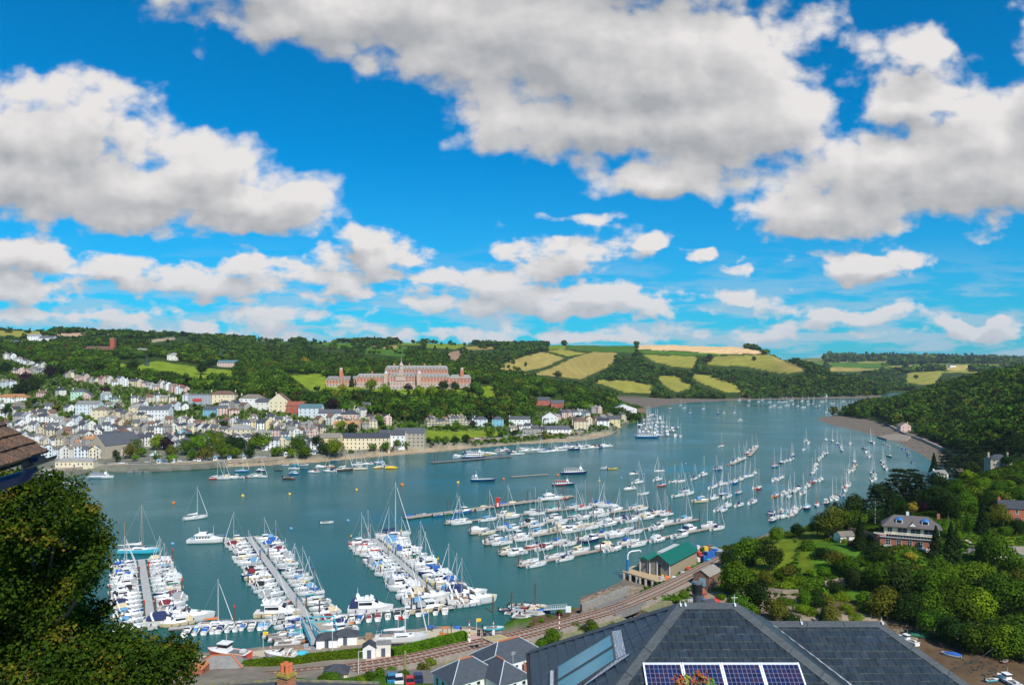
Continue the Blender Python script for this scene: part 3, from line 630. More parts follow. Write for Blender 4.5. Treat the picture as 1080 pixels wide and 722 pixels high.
# ------------------------------------------------- single trees and bushes
TR = {}
def tree_meshes(kind, det, v):
 k = (kind, det, v)
 if k in TR: return TR[k]
 n, s = {'far': (170, .17), 'mid': (900, .085), 'near': (2600, .05)}[det]
 sd = 300 + v * 7 + hash(det) % 1 + len(kind)
 kk = 'broad' if kind in ('round', 'bush', 'column') else kind
 Q = crown_pts(n, s, 10, sd, kind=kk)
 if kind == 'column': Q = Q * np.array([.55, .55, 1.35])
 if kind == 'bush': Q = Q * np.array([1, 1, .8])
 t = MB()
 if kind == 'cone': t.cyl((0, 0, 0), (0, 0, 1.9), .09, .02, M_bark, 6)
 else:
  t.cyl((0, 0, 0), (.02, .03, .8), .085, .055, M_bark, 6)
  for i in range(5):
   a = i * 1.3 + v; t.cyl((.01, .02, .45 + .07 * i), (.45 * math.cos(a), .45 * math.sin(a), 1.0 + .12 * (i % 3)), .04, .012, M_bark, 5)
 tm = t.mesh('trunk'); TR[k] = (Q, tm, {}); return TR[k]
TREE_N = 0
SPEC = {'round': ('tree', M_green, 'round green tree'), 'dark': ('tree', M_dark, 'broad dark tree'), 'conifer': ('conifer_tree', M_conif, 'dark layered conifer'),
  'spire': ('conifer_tree', M_conif, 'dark pointed conifer'), 'purple': ('tree', M_purple, 'dark purple tree'), 'gold': ('tree', M_gold, 'golden yellow tree'), 'bright': ('tree', M_bright, 'bright green tree'),
  'olive': ('tree', M_olive, 'olive green tree'), 'column': ('tree', M_green, 'narrow green tree'), 'bush': ('bush', M_green, 'rounded green bush'), 'goldbush': ('bush', M_gold, 'golden yellow bush'), 'blue': ('tree', M_blue, 'grey-blue conifer'),
  'brightbush': ('bush', M_bright, 'light green bush'), 'darkbush': ('bush', M_dark, 'dark green bush'), 'purplebush': ('bush', M_purple, 'dark purple bush')}
def tree(kind, loc, r, where, group='trees', det=None, h=None, sink=0.):
 """r crown radius in metres; the crown sits on a trunk"""
 global TREE_N; TREE_N += 1
 nm, m, look = SPEC[kind]
 shape = {'conifer': 'cedar', 'spire': 'cone', 'blue': 'cone', 'column': 'column'}.get(kind, 'bush' if 'bush' in kind else 'round')
 Y = loc[1]; det = det or ('far' if Y / r > 150 else 'mid' if Y / r > 85 else 'near')
 v = R.randint(0, 3); Q, tm, cache = tree_meshes(shape, det, v)
 mk = m.name
 if mk not in cache: cache[mk] = quads_mesh('crown', Q, m)
 h = h or r * R.uniform(.9, 1.12)
 e = empty(nm, (loc[0], loc[1], loc[2] - sink)); zc = {'bush': .55, 'round': 1.25, 'cedar': 1.15, 'cone': 1.1, 'column': 1.5}[shape]
 e.scale = (r, r, h); e.rotation_euler = (0, 0, R.uniform(0, 6.28))
 c = ob('crown', cache[mk], e, (0, 0, zc));
 if 'bush' not in kind: ob('trunk', tm, e)
 reg(e, look, 'bush' if 'bush' in kind else 'tree', group, where)
 return e
def tpx(kind, px, py, r, where, group='trees', y0=150, y1=9000, det=None, h=None, sink=.3):
 """tree whose foot is seen at px, py"""
 return tree(kind, hit(px, py, y0, y1), r, where, group, det, h, sink)
# ---------------------------------------------------------------- buildings
WALLC = {'white': (.78, .78, .76), 'cream': (.72, .62, .42), 'pink': (.68, .48, .42), 'blue': (.35, .56, .70), 'pale blue': (.62, .68, .72), 'yellow': (.70, .58, .32), 'brick': (.40, .14, .08), 'grey': (.36, .34, .31),
   'stone': (.42, .36, .27), 'mint green': (.45, .66, .50), 'sky blue': (.20, .45, .55), 'beige': (.60, .50, .36), 'red': (.42, .11, .07), 'off-white': (.72, .69, .62)}
ROOFC = {'slate': (.085, .09, .10), 'dark slate': (.045, .05, .06), 'brown tile': (.16, .09, .06), 'orange tile': (.42, .20, .08), 'pale grey': (.25, .24, .22), 'teal': (.10, .19, .21), 'red tile': (.26, .08, .045), 'weathered': (.20, .17, .13)}
def wallm(c): return mat('wall_' + c.replace(' ', '_').replace('-', '_'), WALLC[c], .85, var=.08, scale=.5, spec=.2, objvar=.07)
def roofm(c): return mat('roof_' + c.replace(' ', '_'), ROOFC[c], .65, var=.22, scale=.9, bump=.25, bscale=5, objvar=.18)
M_glass = mat('window_glass', (.02, .025, .03), .12, var=.1, spec=.6)
M_frame = mat('white_paint', (.78, .78, .76), .5, var=.04)
M_brick = mat('chimney_brick', (.30, .12, .07), .9, var=.2, scale=3); M_pot = mat('clay_pot', (.50, .19, .09), .8)
M_door = mat('door_paint', (.08, .10, .14), .5)
M_conc = mat('concrete', (.40, .36, .29), .9, var=.12, scale=.35, bump=.15, objvar=.03); M_stonew = mat('stone_wall', (.30, .25, .18), .95, var=.3, scale=.8, bump=.5, bscale=2.)
WM = {}; HOUSES = []
def window_mesh(w, h, style='sash'):
 k = (round(w, 2), round(h, 2), style)
 if k not in WM:
  b = MB(); b.box((0, -.03, 0), (w, .06, h), M_frame); b.box((0, -.055, 0), (w - .16, .05, h - .16), M_glass)
  b.box((0, -.075, 0), (w - .16, .03, .06), M_frame)
  if w > 1.2: b.box((0, -.077, 0), (.06, .03, h - .16), M_frame)
  b.box((0, -.09, -h / 2 - .04), (w + .16, .18, .08), M_frame)
  WM[k] = b.mesh('window')
 return WM[k]
def house(loc, rz, w, d, h, wall, roof, kind='gable', nx=2, floors=2, chim=1, name='house', ridge='x', pitch=.62, where='', look=None, group='houses', sink=5., win=(1.1, 1.5), doors=True, backwin=False, over=.3, cat='house', regd=True):
 """box with roof; local -Y is the front; origin at ground level in the middle"""
 e = empty(name, loc, rz); wm = wallm(wall); rm = roofm(roof)
 b = MB(); x, y = w / 2, d / 2
 if kind == 'flat':
  b.box((0, 0, (h - sink) / 2 + .2), (w, d, h + sink + .4), wm); ob('wall', b, e)
  r = MB(); r.box((0, 0, h + .46), (w + .1, d + .1, .12), rm); ob('roof', r, e); top = h + .5
 else:
  if ridge == 'x':
   rise = y * pitch
   if kind == 'gable':
    b.loft([[(sx * x, -y, -sink), (sx * x, -y, h), (sx * x, 0, h + rise - .06), (sx * x, y, h), (sx * x, y, -sink)] for sx in (-1, 1)], wm, closed=True)
   else: b.box((0, 0, (h - sink) / 2), (w, d, h + sink), wm)
   r = MB(); o = over; dz = o * pitch
   if kind == 'gable':
    for s in (-1, 1):
     pr = [(-x - .15, s * (y + o), h - dz), (x + .15, s * (y + o), h - dz), (x + .15, 0, h + rise), (-x - .15, 0, h + rise)]
     r.mesh_(pr + [(a, b_, c + .14) for a, b_, c in pr], [(0, 1, 2, 3), (7, 6, 5, 4), (0, 4, 5, 1), (1, 5, 6, 2), (2, 6, 7, 3), (3, 7, 4, 0)], rm)
   else:
    rx = max(x - y, .05); E = [(-x - o, -y - o), (x + o, -y - o), (x + o, y + o), (-x - o, y + o)]
    z0 = h - dz; z1 = h + rise; A, B2 = (-rx, 0, z1), (rx, 0, z1); P = [(a, c, z0) for a, c in E]
    r.poly([P[0], P[1], B2, A], rm); r.poly([P[1], P[2], B2], rm); r.poly([P[2], P[3], A, B2], rm); r.poly([P[3], P[0], A], rm); r.poly(P[::-1], rm)
   top = h + rise
  else:
   rise = x * pitch
   b.loft([[(-x, sy * y, -sink), (-x, sy * y, h), (0, sy * y, h + rise - .06), (x, sy * y, h), (x, sy * y, -sink)] for sy in (-1, 1)], wm, closed=True)
   r = MB(); o = over; dz = o * pitch
   for s in (-1, 1):
    pr = [(s * (x + o), -y - .15, h - dz), (s * (x + o), y + .15, h - dz), (0, y + .15, h + rise), (0, -y - .15, h + rise)]
    r.mesh_(pr + [(a, b_, c + .14) for a, b_, c in pr], [(0, 1, 2, 3), (7, 6, 5, 4), (0, 4, 5, 1), (1, 5, 6, 2), (2, 6, 7, 3), (3, 7, 4, 0)], rm)
   top = h + rise
  ob('wall', b, e); rf = ob('roof', r, e)
  for i in range(chim):
   cx = (-x + .6) if i == 0 else (x - .6) if i == 1 else 0
   cy = 0 if ridge == 'x' else R.choice((-1, 1)) * y * .5
   if ridge != 'x': cx = R.choice((-1, 1)) * x * .5
   c = MB(); zt = top + .9; c.box((cx, cy, zt - 1.2), (.9, .6, 2.4), M_brick if R.random() < .5 else wm)
   for k in (-.22, .22): c.cyl((cx + k, cy, zt), (cx + k, cy, zt + .4), .12, .1, M_pot, 6)
   ob('chimney', c, rf)
 fh = h / floors
 for fl in range(floors):
  for i in range(nx):
   wx = -x + w * (i + .5) / nx; wz = fh * (fl + .55)
   if fl == 0 and doors and i == nx // 2:
    dd = MB(); dd.box((wx, -y - .03, 1.05), (1.0, .08, 2.1), M_door); ob('door', dd, e); continue
   ob('window', window_mesh(*win), e, (wx, -y - .004, wz))
 if w > 5 and nx > 1:
  for sx in (-1, 1):
   for fl in range(floors):
    o_ = ob('window', window_mesh(.9, 1.3), e, (sx * (x + .004), 0, fh * (fl + .55))); o_.rotation_euler = (0, 0, sx * math.pi / 2)
 lk = look or f'{wall} {name.replace("_", " ")}, {roof} roof'
 HOUSES.append((e.location[0], e.location[1], w, d))
 if regd: reg(e, lk, cat, group, where)
 return e
CHAR = {}
def hrow(p0, p1, n, where, fill=1., walls=('white', 'white', 'off-white', 'cream', 'pale blue', 'beige'), roofs=('slate', 'slate', 'weathered', 'dark slate', 'pale grey', 'brown tile'), fl=(2, 3), dep=7.5, kinds=('gable', 'gable', 'gable', 'hip', 'front'), wob=1.5, mid=None, gapw=.98, y1=1250, rzj=.12, y0=480):
 """houses whose feet are seen along a line of pixels"""
 path = [p0] + (mid or []) + [p1]; xs = [p[0] for p in path]; ys = [p[1] for p in path]
 n = int(n * 1.16 + .5)
 for i in range(n):
  t = (i + .5) / n; px = p0[0] + (p1[0] - p0[0]) * t; py = float(np.interp(px, xs, ys)) + R.uniform(-wob, wob)
  if R.random() > fill: continue
  g = hit(px, py, y0, y1); w = abs(p1[0] - p0[0]) / n * g.y / F * gapw
  g2 = hit(px + 8, float(np.interp(px + 8, xs, ys)), y0, y1); rz = math.atan2(g2.y - g.y, g2.x - g.x)
  rz = max(-.6, min(.6, rz)) + R.uniform(-rzj, rzj)
  f = R.choice(fl); k = R.choice(kinds); rd = 'x'
  if k == 'front': k, rd = 'gable', 'y'
  ww = w * R.uniform(.88, 1.0)
  house((g.x, g.y + dep / 2, min(g.z, ground(g.x, g.y + dep / 2))), rz, ww, dep if rd == 'x' else dep * 1.1, 2.5 * f, R.choice(walls), R.choice(roofs), k, nx=max(2, int(ww / 2.8)), floors=f, chim=R.choice((1, 1, 2)), ridge=rd, where=where, pitch=R.uniform(.55, .8), group='houses of the town across the river', win=(1.2, 1.6))
def hs(px, py, w, d, h, wall, roof, where, look=None, rz=0., **k):
 g = hit(px, py, k.pop('y0', 480), k.pop('y1', 2300))
 return house((g.x, g.y + d / 2 * .8, min(g.z, ground(g.x, g.y + d / 2))), rz, w, d, h, wall, roof, where=where, look=look, **k)
T_ = 'houses of the town across the river'
hrow((-60, 392), (-4, 398), 5, 'on the hill, far left', .8)
hrow((2, 379), (46, 391), 6, 'in the highest group, upper left', .95, walls=('white', 'white', 'off-white'), mid=[(24, 383)])
hrow((12, 394), (44, 396), 4, 'just under the highest town group, upper left', 1, walls=('off-white', 'pink', 'grey'), roofs=('slate', 'weathered'))
hrow((-8, 407), (14, 409), 3, 'at the left edge beneath the purple trees', 1, walls=('white', 'pale blue'))
hrow((66, 398), (197, 415), 18, 'in the long terrace below the college woods', 1, walls=('white', 'white', 'off-white', 'cream', 'pink', 'grey'), mid=[(100, 405), (135, 407), (165, 411)], fl=(2, 3), rzj=.05)
hrow((38, 417), (134, 425), 9, 'on the garden slope under the long terrace', .75, walls=('white', 'pale blue', 'off-white', 'mint green', 'pink'), mid=[(85, 421)], kinds=('hip', 'gable', 'front'))
hrow((136, 425), (200, 424), 7, 'in the middle slope row above the tall white blocks', .8, kinds=('hip', 'gable'))
hrow((-20, 433), (54, 434), 6, 'on the left slope beside the orange-roofed villa', .6, walls=('cream', 'stone', 'white'))
hrow((58, 432), (110, 438), 5, 'behind the tall white houses on the left slope', .8, walls=('white', 'beige', 'white', 'off-white'))
hrow((22, 447), (100, 452), 8, 'in the middle row left of town', .8, mid=[(60, 446)])
hrow((102, 440), (160, 446), 6, 'in the row left of the white villas', .95, walls=('cream', 'beige', 'off-white', 'mint green'))
hrow((106, 456), (178, 459), 8, 'in the lower slope row', .85, walls=('white', 'grey', 'beige', 'off-white'), roofs=('slate', 'dark slate', 'weathered'))
hrow((180, 456), (246, 462), 7, 'in the cream terrace above the park trees', 1, walls=('cream', 'cream', 'off-white'), roofs=('slate', 'dark slate', 'pale grey'), fl=(3,), rzj=.03)
hrow((228, 438), (262, 436), 3, 'below the cream mansion', .9, walls=('pale blue', 'pink', 'white'))
hrow((-20, 458), (62, 461), 9, 'in the packed row behind the church, left', .95, walls=('white', 'white', 'off-white', 'beige', 'grey'))
hrow((64, 461), (150, 466), 9, 'in the packed row of the town centre', .95, walls=('off-white', 'brick', 'beige', 'grey', 'white'), roofs=('slate', 'weathered', 'brown tile', 'dark slate'))
hrow((0, 468), (66, 471), 7, 'in the row just behind the quayside, left', 1, walls=('white', 'off-white', 'white', 'cream'), roofs=('weathered', 'slate', 'pale grey'))
hrow((70, 470), (128, 476), 6, 'among the weathered roofs behind the quayside', 1, walls=('beige', 'off-white', 'grey'), roofs=('weathered', 'orange tile', 'slate'))
hrow((150, 470), (206, 474), 6, 'half hidden behind the park trees', 1, walls=('white', 'pale blue', 'off-white'), roofs=('slate', 'dark slate'))
hrow((208, 470), (262, 470), 5, 'in the dark-roofed row behind the park trees', 1, walls=('sky blue', 'grey', 'off-white'), roofs=('dark slate', 'slate'))
hrow((28, 484), (106, 484), 9, 'on the quayside of the town, left', 1, walls=('pale blue', 'white', 'pale blue', 'cream', 'off-white'), roofs=('slate', 'weathered'), fl=(3, 3, 4), kinds=('gable', 'front'), rzj=.03)
hrow((246, 452), (300, 454), 6, 'in the row under the red and cream villas', 1, walls=('yellow', 'brick', 'white', 'pale blue', 'off-white'))
hrow((302, 455), (342, 458), 5, 'left of the seafront terrace', 1, walls=('beige', 'grey', 'pale blue'))
hrow((344, 448), (398, 452), 5, 'behind the long seafront terrace', 1, walls=('grey', 'off-white', 'cream'), kinds=('hip', 'gable'))
hrow((366, 438), (412, 448), 4, 'on the wood edge behind the seafront', .9, walls=('off-white', 'pink', 'grey'), kinds=('hip', 'front'))
hrow((274, 475), (344, 472), 6, 'on the embankment road by the round trees', .85, walls=('cream', 'white', 'pale blue'), fl=(3,), roofs=('slate', 'teal'))
hrow((448, 449), (498, 447), 13, 'in the coloured terrace above the recreation ground', 1, walls=('pink', 'cream', 'yellow', 'pale blue', 'white', 'off-white'), roofs=('slate', 'weathered'), kinds=('gable',), fl=(2, 3), rzj=.0, wob=.1)
hrow((536, 455), (562, 454), 3, 'right of the recreation ground', 1, walls=('white', 'cream'))
hrow((572, 446), (634, 436), 9, 'in terrace climbing under the round wood', .95, walls=('white', 'grey', 'off-white', 'pink'), roofs=('slate', 'pale grey', 'brown tile'))
hrow((560, 456), (602, 458), 4, 'in the low row by the slipway', 1, walls=('white', 'off-white'), roofs=('slate', 'dark slate'), fl=(2,))
hrow((604, 450), (660, 443), 7, 'in the shipyard row near the river bend', 1, walls=('cream', 'pink', 'beige', 'white'), roofs=('brown tile', 'slate', 'weathered'), y1=1100)
hrow((-10, 440), (56, 441), 6, 'behind the dormered grey house', .9, walls=('white', 'off-white', 'cream', 'pink'), kinds=('gable', 'front'))
hrow((110, 432), (196, 434), 9, 'between the two upper slope rows', .8, walls=('white', 'off-white', 'pale blue', 'beige'))
hrow((172, 449), (250, 452), 9, 'above the long cream terrace', .85, walls=('white', 'off-white', 'grey', 'beige'), kinds=('gable', 'hip', 'front'))
hrow((104, 450), (170, 452), 7, 'in front of the white blocks', .85, walls=('off-white', 'grey', 'white', 'cream'))
hrow((0, 455), (104, 456.5), 12, 'in the crowded upper centre row', .9, walls=('white', 'white', 'off-white', 'pale blue'))
hrow((200, 432), (262, 433), 5, 'below the scaffolded house', .7, walls=('white', 'off-white', 'grey'))
hrow((132, 467.5), (262, 466.5), 12, 'just behind the park', .8, walls=('white', 'off-white', 'grey', 'beige'), roofs=('dark slate', 'slate'))
hrow((262, 446), (340, 448), 8, 'in the garden row under the villas', .7, walls=('off-white', 'grey', 'beige', 'white'))
hrow((262, 462), (344, 463), 9, 'behind the embankment trees', .9, walls=('off-white', 'grey', 'beige', 'white', 'pink'))
hrow((130, 474), (110, 481), 2, 'beside the church', 1, walls=('off-white',))
hs(12, 424, 34, 12, 5.5, 'white', 'orange tile', 'with balconies on the left slope', 'long white villa with orange roof', kind='hip', nx=7)
hs(82, 421, 15, 10, 8.5, 'mint green', 'slate', 'on the upper slope left of centre', 'square pale green villa with slate roof', kind='hip', nx=4, rz=.1)
hs(30, 444, 30, 10, 5.6, 'grey', 'slate', 'with rows of dormers on the left slope', 'large grey house', nx=8)
hs(92, 437, 23, 11, 10.5, 'pale blue', 'pale grey', 'above the town centre', 'tall pale blue and white terrace block', nx=6, floors=3, doors=False)
hs(105, 442, 15, 12, 9.5, 'cream', 'weathered', 'right of the tall blue-white block', 'square cream house', kind='hip', nx=3, floors=3)
hs(155, 443, 18, 11, 10.2, 'white', 'slate', 'beside its slightly taller twin', 'plain white three-storey block', nx=5, floors=3, doors=False, ridge='x')
hs(169, 444, 17, 11, 11.2, 'white', 'slate', 'in the middle of town', 'tallest white three-storey block', nx=5, floors=3, doors=False)
hs(144, 439, 15, 11, 9.5, 'cream', 'pale grey', 'left of the plain white blocks', 'cream house with grey hipped roof', kind='hip', nx=3, floors=3)
hs(234, 425, 27, 13, 9.5, 'cream', 'brown tile', 'at the edge of the dark wood', 'broad cream mansion with many chimneys', kind='hip', nx=6, chim=2, rz=.05)
hs(265, 429, 25, 13, 9.5, 'white', 'weathered', 'right of the cream mansion', 'broad white villa with gabled wings', kind='hip', nx=5, chim=2)
g_ = hit(210, 428, 480, 1300)
M_sheet = mat('scaffold_sheeting', (.33, .36, .39), .6, var=.1, scale=.4); M_signred = mat('red_lettering', (.55, .05, .05), .6)
e = empty('scaffolded_house', g_); b = MB(); b.box((0, 6, 4), (24, 11, 16), M_sheet); ob('wall', b, e)
b = MB()
for i in range(9): b.cyl((-12 + 3 * i, .2, -4), (-12 + 3 * i, .2, 12.8), .09, .09, M_frame, 5)
for k in range(6): b.cyl((-12, .2, 1 + 2.2 * k), (12, .2, 1 + 2.2 * k), .07, .07, M_frame, 5)
ob('scaffolding', b, e); b = MB(); b.box((-2, .05, 6.5), (10, .06, 3), M_signred); ob('banner', b, e)
r_ = MB(); r_.box((0, 6, 12.6), (24.6, 11.6, 1.2), roofm('slate'), tx=.8, ty=.6); ob('roof', r_, e)
tag(e, 'grey sheeted house under scaffolding with a red banner above the town', 'house')
hs(189, 413.5, 14, 10, 6, 'brick', 'red tile', 'ending the long terrace under the college woods', 'red-roofed brick and white house', kind='hip', nx=3)
hs(221, 439, 13, 10, 7, 'sky blue', 'slate', 'below the scaffolded house', 'bright blue house', nx=3); hs(193, 464, 9, 9, 7, 'sky blue', 'brown tile', 'above the park trees', 'turquoise gabled house', ridge='y')
hs(252, 467, 21, 12, 12, 'cream', 'pale grey', 'right end of the terrace above the park trees', 'tall plain cream block', kind='hip', nx=5, floors=4, doors=False)
hs(294, 434, 20, 12, 11, 'cream', 'brown tile', 'above the seafront row', 'tall cream gabled villa', ridge='y', nx=4, floors=3, pitch=.8); hs(311, 436, 17, 12, 8.5, 'red', 'red tile', 'between the cream and pale blue villas', 'red brick villa', nx=3)
hs(327, 440, 23, 12, 9.5, 'pale blue', 'teal', 'right of the red brick villa', 'pale blue double villa', nx=5, floors=3); hs(349, 443, 25, 12, 7, 'white', 'slate', 'at the right end of the villa row', 'white stepped villas', nx=6)
hs(277, 432, 15, 11, 8, 'off-white', 'slate', 'left of the tall cream gabled villa', 'pale slate-roofed house', nx=3); hs(373, 434, 11, 10, 7, 'cream', 'weathered', 'standing alone in the dark wood', 'left cream house', nx=2); hs(386, 435, 8, 9, 7.5, 'cream', 'slate', 'among trees right of its cream neighbour', 'narrow cream house', nx=2)
hs(368, 445, 16, 12, 8, 'pink', 'dark slate', 'at the right foot of the villa slope', 'pinkish double house', kind='hip', nx=4); hs(365, 452, 24, 10, 4, 'beige', 'orange tile', 'with orange roof behind the long terrace', 'low terraced building', nx=6)
hs(377, 473.5, 54, 12, 9.6, 'cream', 'dark slate', 'on the seafront', 'long cream and pink terrace with dark roof', nx=16, floors=3, chim=2, rz=.04)
hs(348, 474, 17, 11, 10, 'yellow', 'weathered', 'joining the left end of the long terrace', 'yellow seafront house', nx=3, floors=3)
hs(413, 472, 23, 13, 11, 'white', 'slate', 'right of the long cream terrace', 'white bayed seafront hotel', nx=6, floors=3, ridge='x'); hs(432, 471.5, 26, 13, 12.5, 'stone', 'slate', 'at the end of the seafront', 'grey brick block of flats', nx=7, floors=4, doors=False, win=(1.9, 1.5))
hs(507, 449, 15, 10, 7.5, 'pale blue', 'slate', 'right of the coloured terrace', 'detached pale blue house', kind='hip', nx=3); hs(525, 449, 13, 10, 7.5, 'sky blue', 'slate', 'between two paler detached houses', 'detached bluer house', kind='hip', nx=3); hs(548, 449, 24, 10, 7.5, 'white', 'slate', 'right of the detached blue houses', 'white semi-detached pair', nx=5)
hs(570, 427, 25, 12, 6.5, 'red', 'slate', 'under the round wood, left of its smaller twin', 'large red brick building', nx=6); hs(588, 430, 17, 11, 6.5, 'red', 'slate', 'just right of the large brick building', 'smaller red brick building', nx=4)
hs(580, 446, 18, 10, 7, 'white', 'weathered', 'in front of the red brick buildings', 'big white gabled house', ridge='y', nx=4)
hs(586, 458, 30, 11, 5.5, 'white', 'slate', 'beside the slipway car park', 'long low white building', nx=8); hs(562, 457, 22, 11, 4.5, 'grey', 'dark slate', 'left of the long low white building', 'flat grey pavilion', kind='flat', nx=5)
hs(613, 452, 16, 16, 8.5, 'cream', 'brown tile', 'by the boat park', 'square cream warehouse', kind='hip', nx=4, floors=3)
hs(658, 437, 34, 22, 8, 'white', 'teal', 'at the shipyard by the river bend', 'big shed with pale green roof', ridge='y', nx=4, pitch=.35, chim=0, y1=1100); hs(671, 441, 26, 18, 7, 'brick', 'brown tile', 'right of the pale green shed', 'dark brown shipyard shed', nx=4, chim=0, y1=1100)
hs(646, 447, 18, 12, 6, 'yellow', 'slate', 'in front of the pale green shed', 'yellow slate-roofed workshop', nx=4, chim=0, y1=1100); hs(636, 448, 14, 10, 5, 'white', 'dark slate', 'left of the yellow workshop', 'white harbour office', nx=3, chim=0)
hs(35, 359, 22, 14, 9, 'white', 'pale grey', 'on the wooded skyline hill, left of two', 'distant white villa', nx=4, y0=1100); hs(49, 361, 28, 14, 9, 'white', 'slate', 'on the wooded skyline hill, right of two', 'distant long white villa', nx=4, y0=1100); hs(15, 365, 20, 12, 7, 'grey', 'slate', 'below the skyline villas', 'dark grey manor', nx=4, y0=1000)
e = hs(104, 371.5, 44, 14, 6, 'brick', 'brown tile', 'among trees high on the hill', 'long red brick hall with a square tower', nx=12, y0=1000)
b = MB(); b.box((22, -2, 10), (6.5, 6.5, 26), wallm('red')); b.box((22, -2, 23.3), (7.4, 7.4, .7), wallm('beige')); ob('tower', b, e)
hs(149, 375, 14, 10, 9, 'pink', 'pale grey', 'in the woods left of the green meadow', 'pinkish house', nx=3, y0=900, y1=1700); hs(182, 380, 17, 12, 9, 'off-white', 'pale grey', 'at the top edge of the green meadow', 'white tower-like house', kind='hip', nx=3, y0=900, y1=1700)
hs(240, 387, 32, 13, 7, 'pink', 'teal', 'right end of the green meadow', 'long pink house with pale upper floor', nx=8, y0=900, y1=1500)
hs(955, 455, 11.5, 9, 6.5, 'pink', 'weathered', 'at the mud bay causeway', 'small pink gabled house', ridge='y', nx=2, y0=700, y1=1200)
hs(973, 452, 12, 9, 5, 'white', 'slate', 'in trees right of the pink house', 'white cottage', nx=3, y0=700, y1=1200); hs(971, 418, 20, 10, 6, 'white', 'slate', 'on top of the headland', 'white headland house', nx=3, y0=1000, y1=1600)
hs(868, 418.5, 20, 12, 4, 'pale blue', 'teal', 'on the far shore at the foot of the woods', 'small boathouse with pale roof', nx=3, y0=1700, y1=2100, chim=0)
for px, py, c in ((974, 391, 'white'), (1052, 391, 'pink'), (1005, 387, 'white'), (1009, 379.5, 'off-white'), (1018, 380, 'white')): hs(px, py, 26, 18, 8, c, 'slate', 'on the distant right-hand ridge', nx=3, y0=2300, y1=7000, chim=0, group='far farmhouses')
g_ = hit(122, 478, 480, 900); e = house(g_, -.35, 16, 34, 8, 'stone', 'slate', ridge='y', pitch=1.0, nx=2, floors=1, name='church', look='stone church with steep grey slate roof', where='behind the park in the town centre', cat='church', chim=0, win=(1.6, 3.))
M_lead = mat('pale_lead', (.5, .55, .58), .6)
g_ = hit(164, 485, 500, 800); e = empty('bandstand', g_); b = MB(); b.cyl((0, 0, 0), (0, 0, .8), 4, 4, M_conc, 8); ob('platform', b, e)
b = MB(); b.lathe([(4.6, 3.8), (2.6, 5.2), (.8, 6.1), (.3, 7.2)], M_lead, 8); ob('roof', b, e)
for i in range(8):
 a = i * math.pi / 4; b = MB(); b.cyl((3.7 * math.cos(a), 3.7 * math.sin(a), .7), (3.7 * math.cos(a), 3.7 * math.sin(a), 3.9), .1, .1, M_frame, 6); ob('column', b, e)
tag(e, 'white-roofed bandstand among the park trees by the embankment', 'bandstand')
